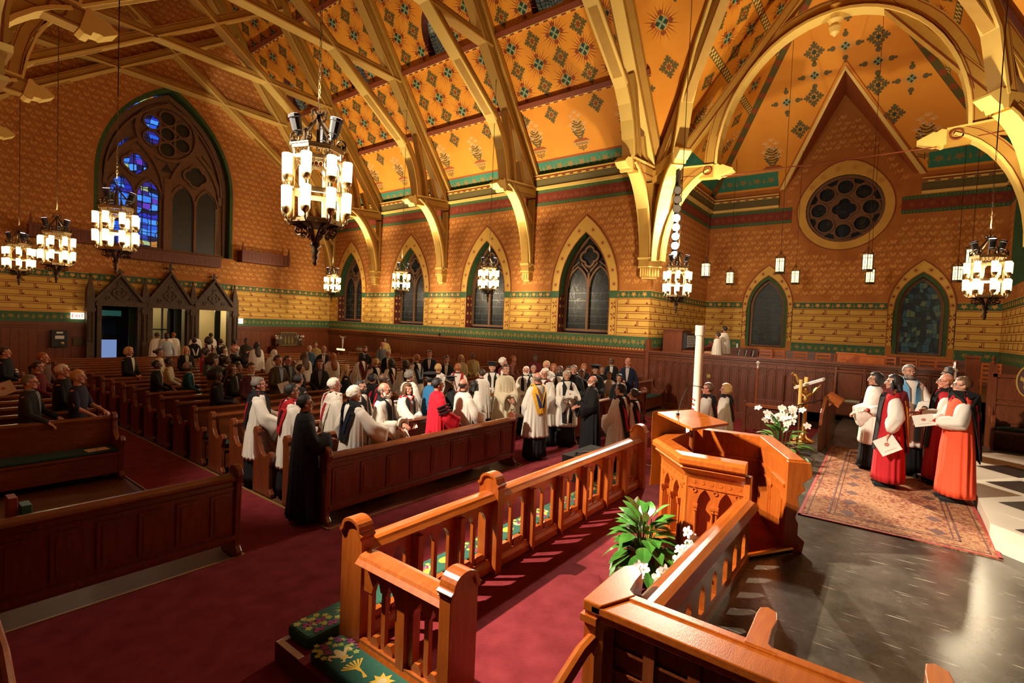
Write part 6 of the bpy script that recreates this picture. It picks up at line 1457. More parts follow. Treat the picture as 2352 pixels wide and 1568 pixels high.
g = G(); g.box(-.9, .9, -.3, .3, 0, .95); g.box(-.95, .95, -.35, .35, .95, 1.0); g.build('table', WOODY, t)
g = G(); g.box(-.45, .45, .1, .16, 1.05, 1.75); g.box(-.75, -.46, .05, .1, 1.05, 1.65); g.box(.46, .75, .05, .1, 1.05, 1.65); g.ribbon(lambda u, w_, d: (u, .1-d, w_), [(-.45, 1.05), (.45, 1.05), (.45, 1.75), (-.45, 1.75)], .05, 0, .03, 1, closed=True)
for x in (-.2, 0, .2): g.lathe([(.05, 1.12), (.07, 1.3), (.03, 1.42), (.045, 1.48), (.01, 1.55)], (x, .09, 0), 6, 1)
g.build('triptych', [DARKW, GOLDD], t)
for x, lab in ((14.1, 'white orchids left of the triptych'), (15.4, 'white orchids right of the triptych')):
    t = empty('altar_flowers', (x, 26.6, 1.0), label=lab, cat='flowers'); pot(t, .06, .08, .14, POT); g = G(); rnd = random.Random(int(x*10))
    for k in range(14): orchid_bloom(g, (rnd.gauss(0, .14), rnd.gauss(0, .08), .36+rnd.uniform(0, .26)), .065, k)
    g.build('blossoms', [PETAL, NY], t); g = G(); g.tube([(0, 0, .1), (0, 0, .5)], .012, 5); g.build('stem', STEM, t)
p = at_x(787, 795, 16.9); t = empty('crucifix_figure', (16.9, p.y, 1.0), label='small pale crucifix figure above a candle shelf by the right wall', cat='crucifix')
g = G(); g.tube([(0, 0, .14), (0, .0, .32), (0, 0, .52)], [.03, .055, .05], 7); g.ball((0, 0, .60), .045, 7, 5); g.tube([(0, 0, .50), (0, .14, .58), (0, .28, .68)], [.03, .022, .015], 6); g.tube([(0, 0, .50), (0, -.14, .58), (0, -.28, .68)], [.03, .022, .015], 6); g.tube([(0, 0, .14), (-.01, .0, -.04), (0, 0, -.12)], [.035, .03, .02], 6); g.build('figure', WHITEP, t)
o = bx('votive_shelf', 16.6, 17.2, p.y-.5, p.y+.5, 0, .87, WOODY, 'dark candle shelf below the pale crucifix figure', 'shelf')
for k in range(5): o = bx('votive_candle', 16.75, 16.81, p.y-.35+.16*k, p.y-.29+.16*k, .87, .95, mat('votive_lit', (1, .7, .4), .5, emit=(1, .6, .25), est=3) if k == 0 else bpy.data.materials['votive_lit'], '%s small lit votive candle from the right on the shelf by the crucifix' % ['first', 'second', 'third', 'fourth', 'fifth'][k], 'candle', group='votive candles under the crucifix')
t = empty('security_camera', (17.4, 21.0, 2.0), label='small black camera on the wainscot cap of the right wall', cat='camera'); p = at_x(1010, 765, 17.38); t.location = (17.36, p.y, 1.97)
g = G(); g.tube([(0, 0, 0), (0, 0, .08)], .02, 6); g.build('mount', BLACK, t); g = G(); g.ball((0, 0, .13), .07, 8, 6); g.build('dome', BLACK, t)
# ================================================================ PEOPLE
def capsule(g, a, b, ra, rb, n=10):
    a, b = Vector(a), Vector(b); t_ = (b-a); L = t_.length or 1e-4; t_ = t_/L if L > 1e-4 else Vector((0, 0, 1))
    u = Vector((0, 0, 1)) if abs(t_.z) < .9 else Vector((1, 0, 0)); x = (u-t_*u.dot(t_)).normalized(); y = t_.cross(x); rings = []
    for k in range(4): q = -PI/2+PI/2*k/3.0; c = a+t_*ra*sin(q); r = max(ra*cos(q), ra*.05); rings.append([c+x*r*cos(2*PI*i/n)+y*r*sin(2*PI*i/n) for i in range(n)])
    for k in range(4): q = PI/2*k/3.0; c = b+t_*rb*sin(q); r = max(rb*cos(q), rb*.05); rings.append([c+x*r*cos(2*PI*i/n)+y*r*sin(2*PI*i/n) for i in range(n)])
    g.loft(rings)
def ell(g, c, r, n=14, k=10): g.ball(c, 1, n, k, 0, r)
SHO = {-1: Vector((-.168, -.005, 1.385)), 1: Vector((.168, -.005, 1.385))}
POSE = {'hold': ((-.11, .30, 1.10), (.10, .30, 1.08)), 'clasp': ((-.06, .25, 1.0), (.06, .25, 1.0)), 'down': ((-.27, .06, .86), (.27, .06, .86)),
        'rest': ((-.19, .30, 1.01), (.20, .31, .99)), 'photo': ((-.07, .34, 1.52), (.08, .34, 1.52)), 'reach': ((-.25, .10, .92), (.30, .36, 1.03)), 'out': ((-.12, .24, 1.02), (.10, .36, .98)),
        'keys': ((-.15, .45, 1.12), (.15, .45, 1.12)), 'one': ((-.26, .05, .86), (.10, .30, 1.14))}
def elbow(s, w):
    S = SHO[s]; w = Vector(w); d = w-S; L = min(d.length, .545); a, b = .285, .265
    m = (a*a-b*b+L*L)/(2*L); h = math.sqrt(max(a*a-m*m, .0004)); t_ = d.normalized()
    o = Vector((s*.55, -.45, -.7)); o = (o-t_*o.dot(t_)).normalized(); return S+t_*m+o*h
def hand(g, w, e, s, spread=0):
    w = Vector(w); f = (w-e).normalized(); f = (f+Vector((0, .15, -.25))).normalized()
    sd = f.cross(Vector((0, 0, 1))); sd = sd.normalized() if sd.length > .2 else Vector((0, 1, 0))
    nn = sd.cross(f); p = w+f*.045
    for k in range(3): capsule(g, w+sd*(k-1)*.014, p+f*.02+sd*(k-1)*.022, .020, .019, 8)
    for k, L in enumerate((.062, .075, .072, .056)):
        b = p+f*.03+sd*(k-1.5)*(.021+.006*spread); q = b+f*L*.55+sd*(k-1.5)*.006*(1+spread)-nn*.006; capsule(g, b, q, .0095, .009, 7); capsule(g, q, q+f*L*.35-nn*(.026-.018*spread)+sd*(k-1.5)*.004*spread, .009, .0075, 7)
    b = w+f*.012-sd*s*.024; q = b-sd*s*.03+f*.034-nn*.008; capsule(g, b, q, .013, .010, 7); capsule(g, q, q+f*.03-nn*.008-sd*s*.004, .010, .008, 7)
_body = {}
def body_mesh(pose, sit=False):
    if (pose, sit) in _body: return _body[(pose, sit)]
    g = G()
    ell(g, (0, -.012, 1.660), (.076, .092, .090)); ell(g, (0, .012, 1.605), (.066, .075, .085)); capsule(g, (-.02, .058, 1.545), (.02, .058, 1.545), .026, .026); ell(g, (0, .03, 1.565), (.052, .056, .045))
    capsule(g, (0, .088, 1.640), (0, .112, 1.598), .009, .015, 8); ell(g, (0, .094, 1.594), (.019, .014, .010), 8, 6)
    capsule(g, (-.035, .078, 1.655), (.035, .078, 1.655), .012, .012, 8)
    for s in (-1, 1): ell(g, (s*.079, -.008, 1.615), (.010, .020, .032), 8, 6); ell(g, (s*.040, .062, 1.600), (.022, .020, .020), 8, 6)
    capsule(g, (-.016, .086, 1.566), (.016, .086, 1.566), .009, .009, 8); capsule(g, (0, .078, 1.532), (0, .078, 1.532), .017, .017, 8)
    capsule(g, (0, -.02, 1.44), (0, -.005, 1.56), .056, .052); capsule(g, (-.10, -.005, 1.40), (.10, -.005, 1.40), .050, .050)
    ell(g, (0, -.005, 1.27), (.165, .115, .22)); ell(g, (0, 0, 1.07), (.145, .110, .18)); ell(g, (0, 0, .93), (.165, .120, .13))
    for s in (-1, 1):
        w = Vector(POSE[pose][0 if s < 0 else 1]); e = elbow(s, w)
        capsule(g, SHO[s], e, .043, .038); capsule(g, e, w, .040, .026); hand(g, w, e, s, 1 if pose in ('out', 'reach') else 0)
        if sit:
            capsule(g, (s*.09, 0, .90), (s*.10, .42, .92), .085, .060); capsule(g, (s*.10, .42, .92), (s*.11, .46, .50), .055, .038); capsule(g, (s*.11, .46, .47), (s*.12, .62, .45), .035, .03)
        else:
            capsule(g, (s*.085, 0, .88), (s*.10, .01, .50), .088, .058); capsule(g, (s*.10, .01, .50), (s*.105, -.01, .09), .057, .036); capsule(g, (s*.105, -.03, .05), (s*.115, .12, .03), .036, .026)
    me = g.mesh('person', []); ob = bpy.data.objects.new('tmp', me); COL.objects.link(ob)
    m = ob.modifiers.new('r', 'REMESH'); m.mode = 'VOXEL'; m.voxel_size = .0085
    sm = ob.modifiers.new('s', 'SMOOTH'); sm.factor = .5; sm.iterations = 1
    dg = bpy.context.evaluated_depsgraph_get(); dg.update(); out = bpy.data.meshes.new_from_object(ob.evaluated_get(dg)); bpy.data.objects.remove(ob)
    out.polygons.foreach_set('use_smooth', [True]*len(out.polygons)); out.name = 'person_'+pose; out.materials.clear(); out.materials.append(None)
    _body[(pose, sit)] = out; return out
SKIN = {'p': mat('fair_skin', (.62, .30, .19), .5), 'm': mat('olive_skin', (.45, .21, .12), .5), 'd': mat('brown_skin', (.13, .055, .03), .5), 'r': mat('ruddy_skin', (.62, .25, .16), .45)}
for m_ in SKIN.values(): m_.node_tree.nodes['Principled BSDF'].inputs['Subsurface Weight'].default_value = 0
HC = {'black': (.010, .008, .007), 'dark': (.030, .015, .008), 'brown': (.085, .038, .015), 'grey': (.27, .24, .20), 'white': (.55, .50, .42), 'blond': (.42, .25, .08), 'ginger': (.25, .08, .02), 'salt': (.13, .11, .09)}
HAIRM = {k: mat(k+'_hair', c, .5, c2=tuple(q*1.9 for q in c), nscale=60, stretch=(1, 1, .3), bump=.4, bscale=120) for k, c in HC.items()}
_clo = {}
def cloth(name, c, rough=.85, c2=None):
    k = 'cloth_'+name
    if k not in _clo: _clo[k] = mat(k, c, rough, c2=c2, nscale=14, spec=.3)
    return _clo[k]
WHITE = cloth('white_linen', (.78, .72, .62)); BLK = cloth('black', (.010, .010, .011)); CREAMC = cloth('cream', (.66, .56, .38)); RED = cloth('crimson', (.42, .012, .018)); ORG = cloth('scarlet', (.80, .085, .03)); MAR = cloth('maroon', (.13, .012, .016)); NAVY = cloth('navy', (.012, .016, .04)); BLUE = cloth('sky_blue', (.10, .28, .45)); CARD = cloth('cardinal', (.62, .012, .03))
ROWS = {'surplice': [(1.50, .070, .072), (1.492, .10, .085), (1.475, .15, .10), (1.435, .205, .115), (1.36, .228, .13), (1.2, .232, .152), (1.0, .245, .168), (.8, .265, .188), (.6, .285, .205), (.47, .298, .215)],
        'gown': [(1.50, .070, .072), (1.492, .10, .085), (1.475, .15, .10), (1.435, .205, .115), (1.36, .225, .13), (1.2, .228, .150), (1.0, .24, .165), (.7, .26, .19), (.4, .28, .205), (.10, .30, .22)],
        'jacket': [(1.49, .075, .075), (1.475, .12, .085), (1.44, .185, .10), (1.37, .205, .115), (1.22, .20, .13), (1.05, .18, .128), (.95, .185, .132), (.80, .20, .142)],
        'top': [(1.48, .085, .078), (1.46, .13, .085), (1.42, .18, .10), (1.33, .19, .115), (1.2, .182, .13), (1.06, .162, .115), (.96, .175, .125), (.84, .19, .135)],
        'cassock': [(.95, .17, .125), (.75, .21, .155), (.45, .235, .18), (.07, .265, .20)],
        'skirt': [(1.05, .160, .118), (.95, .18, .13), (.75, .205, .155), (.45, .235, .18), (.12, .275, .205)],
        'choir': [(1.50, .070, .072), (1.492, .10, .085), (1.475, .15, .10), (1.435, .21, .115), (1.30, .255, .145), (1.1, .275, .17), (.9, .285, .18), (.65, .30, .195)]}
def depth(rows, z, x):
    for (z0, a0, d0), (z1, a1, d1) in zip(rows, rows[1:]):
        if z0 >= z >= z1: f = (z0-z)/(z0-z1+1e-9); a, d = a0+(a1-a0)*f, d0+(d1-d0)*f; return d*math.sqrt(max(0.05, 1-(x/a)**2)) if abs(x) < a else .03
    return rows[-1][2]*.95 if z < rows[-1][0] else rows[0][2]
def gloft(g, kind, fold, m=0, n=84, seed=0, hem=None):
    rings = []; R0 = ROWS[kind]; fine = []
    for (a, b) in zip(R0, R0[1:]):
        for k in range(3): f = k/3; fine.append(tuple(a[i]+(b[i]-a[i])*f for i in range(3)))
    fine.append(R0[-1])
    for z, a, d in fine:
        am = fold*min(1, max(0, (1.42-z)/.7)); r_ = []
        for k in range(n):
            th = 2*PI*k/n; w1 = sin(9*th+seed+.8*sin(2*th+z*2)); w2 = sin(17*th+seed*2+z*1.2+sin(3*th)); q = 1+am*(.75*(1-2*abs(w1)**.8 if fold > .03 else w1)*.6+.40*w2+.25*sin(5*th+z*3+seed)); r_.append((a*q*cos(th), d*q*sin(th), z))
        rings.append(r_)
    last = rings[-1]; rings.append([(x*.96, y*.96, z+.004) for x, y, z in last]); g.loft(rings, m, cap=True)
def sleeve(g, s, pose, r0, r1, r2, bell=0, m=0, upto=1.0, n=16, puff=0):
    w = Vector(POSE[pose][0 if s < 0 else 1]); e = elbow(s, w); S = SHO[s]+Vector((-s*.02, 0, -.005)); rings = []; N = 9
    w = e+(w-e)*upto
    for i in range(N):
        f = i/(N-1); c = S.lerp(e, f*2) if f < .5 else e.lerp(w, (f-.5)*2)
        t_ = ((e-S).normalized()*(1-f)+(w-e).normalized()*f).normalized()
        r = r0+(r1-r0)*f*2 if f < .5 else r1+(r2-r1)*(f-.5)*2
        if puff: r = r0+puff*sin(PI*min(1, f*1.05))**.7 if f < .95 else r2
        b = bell*max(0, f-.25)**1.5
        u = Vector((0, 0, 1)); x = (u-t_*u.dot(t_)); x = x.normalized() if x.length > .15 else Vector((0, 1, 0)); y = t_.cross(x)
        rr = []
        for k in range(n):
            a = 2*PI*k/n; q = 1+((.10*sin(5*a+f*5)+.06*sin(8*a-f*7)) if bell or puff else .02*sin(5*a+f*6))*min(1, f*1.6)
            up = cos(a); v = x*r*up*q*(1 if up > 0 else 1)+y*r*sin(a)*q
            if up < 0: v += Vector((0, 0, up*b))
            rr.append(c+v)
        rings.append(rr)
    last = rings[-1]; c = sum(last, Vector())/n; rings.append([p.lerp(c, .12) for p in last])
    c0_ = sum(rings[0], Vector())/n; off = Vector((-s*.035, 0, .022)); rings.insert(0, [p.lerp(c0_, .25)+off for p in rings[0]]); rings.insert(0, [p.lerp(c0_+off*1.6, .6)+off*.5 for p in rings[0]])
    g.loft(rings, m, cap=True)
def strip(g, pts, w, m=0, th=.010):
    pts = [Vector(p) for p in pts]; vs = []; n = len(pts)
    for i, p in enumerate(pts):
        t_ = (pts[min(n-1, i+1)]-pts[max(0, i-1)]).normalized(); o = Vector((p.x*.8, p.y, 0)); o = o.normalized() if o.length > .02 else Vector((0, 0, 1))
        if i and abs(t_.z) < .5: o = (o+Vector((0, 0, 1.5))).normalized()
        sd = t_.cross(o).normalized(); ww = w[i] if isinstance(w, (list, tuple)) else w; vs += [p+sd*ww/2, p-sd*ww/2, p-sd*ww/2+o*th, p+sd*ww/2+o*th]
    fs = [(0, 1, 2, 3), (4*n-1, 4*n-2, 4*n-3, 4*n-4)]
    for i in range(n-1):
        for k in range(4): fs.append((4*i+k, 4*i+(k+1) % 4, 4*i+4+(k+1) % 4, 4*i+4+k))
    g.add(vs, fs, m)
def tippet_g(g, kind, s, off=.012, w=.085, zl=.5, xx=.08, m=0):
    P = [(s*.02, -.095, 1.512), (s*.085, -.05, 1.515), (s*.11, .03, 1.49), (s*.10, .09, 1.445)]
    z = 1.38
    while z > zl: x = s*(xx+.006*sin(z*9)); P.append((x, depth(ROWS[kind], z, x)*1.03+off, z)); z -= .09
    strip(g, P, w, m, .008)
def hood_g(g, kind, off, w, m, low=.95, sp=1.0, drop=0):
    for s in (-1, 1):
        P = [(s*.035, .115, 1.40-drop*.0), (s*.09, .085, 1.455), (s*.125, 0, 1.49), (s*.13*sp, -.09, 1.44)]
        for k in range(6):
            f = k/5; z = 1.36-(1.36-low)*f; x = s*(.125*sp*(1-f)+.03*f); P.append((x, -depth(ROWS[kind], z, x)*1.04-off, z))
        strip(g, P, [w*.6, w*.8, w]+[w]*(len(P)-3), m, .012)
_cache = {}
def part(name, key, fn, mats, parent, smooth=True, **kw):
    k = (name, key)
    if k not in _cache: g = G(); fn(g); _cache[k] = g.mesh(name, mats, smooth)
    o = bpy.data.objects.new(name, _cache[k]); COL.objects.link(o); o.parent = parent
    tag(o, **kw); return o
def hair(t, style, col):
    M_ = [HAIRM[col]]
    def fn(g):
        rnd = random.Random(len(style)*7+ord(style[0])); rings = []; K_, N = 26, 34; C = Vector((0, -.010, 1.640)); rad = (.083, .100, .104)
        th = {'short': .10, 'bald': .04, 'curly': .20, 'afro': .85, 'bob': .24, 'long': .17, 'bun': .11, 'crop': .05, 'pony': .11, 'wavy': .22}[style]
        for j in range(K_+1):
            ph = -PI/2+PI*j/K_; r_ = []
            for i in range(N):
                a = 2*PI*i/N; d = Vector((cos(ph)*cos(a), cos(ph)*sin(a), sin(ph))); x, y, z = d
                low = {'short': -.34, 'bald': -.30, 'curly': -.45, 'afro': -.5, 'bob': -.80, 'long': -.95, 'bun': -.35, 'crop': -.30, 'pony': -.35, 'wavy': -.8}[style]
                front = y > .30-.25*max(0, -z) and z < .62-.15*abs(x)
                side = abs(x) > .8 and style in ('short', 'crop', 'bald') and y > -.05 and z < -.05
                on = not front and z > low+(.45*max(0, y+.2)) and not side
                if style == 'bald': on = on and z < .28 and y < .35
                nz = noise.noise(d*(9 if style in ('curly', 'wavy') else 5)+Vector((3, 1, 2)))
                q = 1+th*(1 if style != 'bob' else (1 if z > -.2 else 1.5))+nz*(.16 if style in ('curly', 'afro', 'wavy') else .04) if on else .86
                if style == 'afro' and on: q += .1*abs(nz)
                r_.append((C.x+d.x*rad[0]*q, C.y+d.y*rad[1]*q, C.z+d.z*rad[2]*q))
            rings.append(r_)
        g.loft(rings)
        if style in ('long', 'wavy'):
            rr = []
            for z, a, d, y in ((1.70, .07, .06, -.04), (1.60, .09, .05, -.06), (1.50, .10, .045, -.075), (1.38, .11, .035, -.115), (1.26, .09, .025, -.145), (1.20, .06, .012, -.15)):
                rr.append([(a*cos(2*PI*k/16)*(1+.08*sin(3*k+z*20)), y+d*sin(2*PI*k/16), z) for k in range(16)])
            g.loft(rr)
            for s in (-1, 1): g.tube([(s*.075, .03, 1.66), (s*.088, .025, 1.56), (s*.085, .03, 1.47), (s*.09, .06, 1.40)], [.022, .026, .024, .012], 7)
        if style == 'bun': g.ball((0, -.12, 1.66), .045, 10, 7)
        if style == 'pony': g.tube([(0, -.10, 1.68), (0, -.15, 1.62), (0, -.14, 1.48), (0, -.13, 1.36)], [.02, .032, .028, .010], 8)
    part('hair', (style, col), fn, M_, t)
def f_eyes(g):
    for s in (-1, 1):
        g.ball((s*.032, .0835, 1.628), .010, 8, 6, 0); g.ball((s*.032, .0905, 1.628), .0048, 6, 4, 1)
        g.tube([(s*.018, .092, 1.645), (s*.034, .092, 1.650), (s*.050, .080, 1.645)], .0035, 5, 1)
    g.tube([(-.022, .088, 1.566), (0, .096, 1.568), (.022, .088, 1.566)], [.002, .0045, .002], 5, 2)
EYEM = [mat('eye_white', (.7, .65, .6), .3), mat('eye_dark', (.02, .012, .01), .3), mat('lip', (.38, .10, .08), .5)]
def f_glass(g):
    for s in (-1, 1):
        g.tube([(s*.034+.022*cos(2*PI*k/12), .1045, 1.626+.017*sin(2*PI*k/12)) for k in range(13)], .0022, 4); g.tube([(s*.056, .103, 1.630), (s*.078, .06, 1.632), (s*.083, -.01, 1.628)], .0022, 4)
    g.tube([(-.012, .106, 1.630), (.012, .106, 1.630)], .0022, 4)
def f_beard(g):
    ell(g, (0, .062, 1.548), (.050, .042, .040)); 
    for s in (-1, 1): g.tube([(s*.060, .02, 1.605), (s*.058, .04, 1.565), (s*.03, .07, 1.54)], [.012, .020, .022], 7)
    g.tube([(-.024, .094, 1.576), (0, .100, 1.582), (.024, .094, 1.576)], .007, 5)
PLACED = []
FACE = {839: 'c', 879: 'c', 892: 'c', 744: 'c', 725: 'c', 711: 'c', 987: 'c', 1026: 'c', 1060: 'c', 1087: 'c', 1131: 'c-5', 1209: 'c', 1226: 'c-10', 1256: 'c-15', 1230: 'c', 1287: 'c', 1306: 'c', 1319: 'c', 1342: 'c-5', 1368: 'c-20', 1384: 'c', 1400: 'c+10', 1337: 'c-10', 1322: 'c-15', 1252: 'c+15', 1304: 'c-15', 1447: 'c+5', 1436: 'c', 1423: 'c+10', 736: 'c', 639: 'c-40', 661: 'c-40', 829: 'c-55', 884: 'c-60', 937: 'c-35', 427: 'c-20', 297: 'c-50', 577: 'c-30', 566: 'c', 1272: 'c', 1162: 'c-30', 890: 'c+15'}
def person(px, py, H, face, outfit, hs='short', hc='brown', skin='p', pose='hold', lab='', z0=0.0, snap=True, glasses=False, beard=None, hat=None, loc=None, hood=None, tip=False, sit=False, group=None, **kw):
    block = None
    if loc is None:
        p = at_z(px, py, H+z0)
        if snap:
            rows = None
            if 3.8 < p.x < 7.9: rows = rows_m
            elif p.x < 2.7: rows = rows_l[1:]
            elif 10.2 < p.x < 14.3: rows = rows_m
            elif p.x > 15.3: rows = rows_m
            if rows:
                best = None
                for r in rows+([5.98+.0] if False else []):
                    q = at_y(px, py, r-.58)
                    if 1.48 <= q.z <= 1.92:
                        cost = abs(q.z-H)+sum(1.2 if (q.x-a)**2+(q.y-b)**2 < .16 else (.25 if (q.x-a)**2+(q.y-b)**2 < .25 else 0) for a, b in PLACED)
                        if best is None or cost < best[0]: best = (cost, q)
                if best: p = best[1]; H = p.z
        loc = (p.x, p.y, z0)
    # face: world heading in degrees measured from +Y towards +X; 'c' turns the figure towards the photographer
    PLACED.append((loc[0], loc[1]))
    face = FACE.get(px, face)
    if isinstance(face, str): face = math.degrees(math.atan2(-loc[0], -loc[1]))+(float(face[1:]) if len(face) > 1 else 0)
    t = bpy.data.objects.new('person', body_mesh(pose, sit)); COL.objects.link(t); t.location = loc; s = H/1.75; t.scale = (s, s, s); t.rotation_euler = (0, 0, -R(face))
    t['label'] = lab; t['category'] = 'person'
    if group: t['group'] = group
    t.material_slots[0].link = 'OBJECT'; t.material_slots[0].material = SKIN[skin]
    part('eyes', 0, f_eyes, EYEM, t); 
    if hs: hair(t, hs, hc)
    if glasses: part('glasses', 0, f_glass, [BLACK], t, False)
    if beard: part('beard', beard, f_beard, [HAIRM[beard]], t)
    def shoes(c=BLK):
        for s_ in (-1, 1): part('shoe', (s_, c.name), lambda g: (ell(g, (s_*.11, .06, .038), (.046, .15, .045)), g.box(s_*.11-.035, s_*.11+.035, -.085, .18, 0, .015)), [c], t)
    if not sit: shoes()
    k = outfit[0]
    if k in ('surplice', 'choir'):
        c = outfit[1] if len(outfit) > 1 else WHITE; und = outfit[2] if len(outfit) > 2 else BLK
        seed = int(px) % 3
        part('cassock', und.name, lambda g: gloft(g, 'cassock', .07), [und], t)
        def fn(g):
            gloft(g, k, .12, 0, seed=seed)
            if k == 'surplice':
                for s_ in (-1, 1): sleeve(g, s_, pose, .082, .098, .105, bell=.26, upto=.93, n=22)
        part('surplice', (k, c.name, pose, seed), fn, [c], t)
        if k == 'surplice': part('cuffs', (und.name, pose), lambda g: [sleeve(g, s_, pose, .045, .045, .038, upto=1.0) for s_ in (-1, 1)], [und], t)
        else: part('cassock_sleeves', (und.name, pose), lambda g: [sleeve(g, s_, pose, .07, .06, .045) for s_ in (-1, 1)], [und], t)
        part('collar', und.name, lambda g: g.lathe([(.060, 1.47), (.063, 1.50), (.060, 1.525), (.055, 1.525)], (0, -.008, 0), 16), [und], t)
        base = k
    elif k == 'gown':
        c = outfit[1]; seed = int(px) % 2
        def fn(g):
            gloft(g, 'gown', .10, 0, seed=seed)
            for s_ in (-1, 1): sleeve(g, s_, pose, .082, .095, .10, bell=.24, upto=.93, n=22)
            if len(outfit) > 2:
                for s_ in (-1, 1):
                    w = Vector(POSE[pose][0 if s_ < 0 else 1]); e = elbow(s_, w); S = SHO[s_]
                    for q in (.38, .56, .74):
                        cc = S.lerp(e, q*1.1); t_ = (e-S).normalized(); u = Vector((s_, 0, 0)); x = (u-t_*u.dot(t_)).normalized(); y = t_.cross(x); rr = .095+.03*q
                        g.tube([cc+(x*cos(a)+y*sin(a))*rr for a in [R(-80+20*j) for j in range(9)]], .016, 6, 1)
        part('gown', (c.name, pose, seed, len(outfit)), fn, [c, BLK], t); base = 'gown'
        part('collar', 'w' if outfit[-1] == 'collar' else c.name, lambda g: g.lathe([(.060, 1.47), (.063, 1.50), (.060, 1.525), (.055, 1.525)], (0, -.008, 0), 16), [WHITE if outfit[-1] == 'collar' else c], t)
    elif k in ('suit', 'top', 'dress'):
        c = outfit[1]; kind = 'jacket' if k == 'suit' else 'top'; tr = outfit[3] if len(outfit) > 3 else BLK
        part('jacket' if k == 'suit' else 'blouse', (kind, c.name, pose, outfit[-1] if outfit[-1] == 'bare' else 0), lambda g: (gloft(g, kind, .02), [sleeve(g, s_, pose, .068 if kind == 'jacket' else .062, .056, .042, upto=1.0) if outfit[-1] != 'bare' else sleeve(g, s_, pose, .065, .062, .055, upto=-.15) for s_ in (-1, 1)]), [c], t)
        if k == 'suit' and outfit[2] is not None:
            def fn(g):
                zs = [1.475, 1.42, 1.36, 1.28, 1.18, 1.10]; hw = [.045, .048, .045, .035, .020, .004]
                vs = []
                for z, h in zip(zs, hw):
                    for x in (-h, 0, h): vs.append((x, depth(ROWS[kind], z, x)+.008, z))
                g.add(vs, [(3*i+j, 3*i+j+1, 3*i+j+4, 3*i+j+3) for i in range(5) for j in range(2)], 0)
                if len(outfit) > 4 and outfit[4] not in ('bare',): g.add([(x, depth(ROWS[kind], z, x)+.014, z) for z, x in ((1.47, -.012), (1.47, .012), (1.15, .018), (1.10, 0), (1.15, -.018))], [(0, 1, 2, 3, 4)], 1)
            part('shirt_front', (outfit[2].name, str(outfit[4]) if len(outfit) > 4 else 0), fn, [outfit[2], outfit[4] if len(outfit) > 4 and outfit[4] not in ('bare',) else BLK], t)
            part('collar', outfit[2].name, lambda g: g.lathe([(.060, 1.455), (.064, 1.49), (.060, 1.515), (.055, 1.515)], (0, -.008, 0), 16), [outfit[2]], t)
        if k == 'dress': part('skirt', tr.name, lambda g: gloft(g, 'skirt', .05), [tr], t)
        elif not sit: part('trousers', tr.name, lambda g: [g.tube([(s_*.08, 0, .95), (s_*.09, .01, .7), (s_*.10, .01, .45), (s_*.105, -.01, .08)], [.105, .095, .078, .068], 12) for s_ in (-1, 1)], [tr], t)
        base = kind
    elif k == 'chimere':
        c = outfit[1]
        part('cassock', ('ch', c.name), lambda g: gloft(g, 'gown', .06, 0, seed=1), [c], t)
        part('rochet_sleeves', pose, lambda g: ([sleeve(g, s_, pose, .068, .09, .045, puff=.036, upto=.93, n=22) for s_ in (-1, 1)]), [WHITE], t)
        part('cuffs', ('ch', pose), lambda g: [capsule(g, Vector(POSE[pose][0 if s_ < 0 else 1])*.985+Vector((0, 0, .015)), POSE[pose][0 if s_ < 0 else 1], .036, .034) for s_ in (-1, 1)], [c], t)
        part('collar', 'blk', lambda g: g.lathe([(.060, 1.47), (.063, 1.50), (.060, 1.525), (.055, 1.525)], (0, -.008, 0), 16), [BLK], t); base = 'gown'
    if tip: part('tippet', (base, tip if isinstance(tip, str) else 0), lambda g: [tippet_g(g, base, s_) for s_ in (-1, 1)], [cloth(tip, (.10, .28, .45)) if isinstance(tip, str) else BLK], t, False)
    if hood:
        a, b = hood
        part('hood', (base, a.name, b.name, kw.get('low', .95), kw.get('hw', 1)), lambda g: (hood_g(g, base, .010, .13*kw.get('hw', 1), 0, kw.get('low', .95)), hood_g(g, base, .022, .055*kw.get('hw', 1), 1, kw.get('low', .95)+.12, .8)), [a, b], t, False)
    if hat:
        def fn(g):
            g.lathe([(.098, 1.675), (.108, 1.70), (.105, 1.745), (.06, 1.765), (.01, 1.77)], (0, -.008, 0), 18)
            if hat == 'bonnet': g.lathe([(.10, 1.735), (.175, 1.74), (.18, 1.75), (.10, 1.775), (.01, 1.78)], (0, -.008, 0), 20)
            else: g.box(-.12, .12, -.13, .11, 1.765, 1.775)
        part('cap', hat, fn, [BLK], t, True)
    return t
def leaflet(t, lab, dx=0, dz=0, tilt=.9, s=.21, dy=.10):
    """a printed leaflet in the hands of person t; top-level, since it is held"""
    pp = t.matrix_basis @ Vector((dx, POSE_Y.get(t.name, .33)+dy, 1.09+dz)) if 0 else None
    m = Matrix.Translation(t.location) @ Matrix.Rotation(t.rotation_euler.z, 4, 'Z')
    v = m @ Vector((dx, .36*t.scale.x+dy-.10, (1.06+dz)*t.scale.x))
    f = Vector((-v.x, -v.y, 0)).normalized(); o = sheetn(v, s, s*1.05, (f.x, f.y, .7), .35 if dx > 0 else -.2, lab); return o
def sheetn(loc, w, h, nrm, spin, lab):
    o = sheet(loc, w, h, (0, 0, 0), lab); q = Vector(nrm).normalized().to_track_quat('Z', 'Y'); o.rotation_euler = (q.to_matrix() @ Matrix.Rotation(spin, 3, 'Z')).to_euler(); return o
def c_(n, r, g, b): return cloth(n, (r, g, b))
RT = 127.4   # heading towards the right of the picture
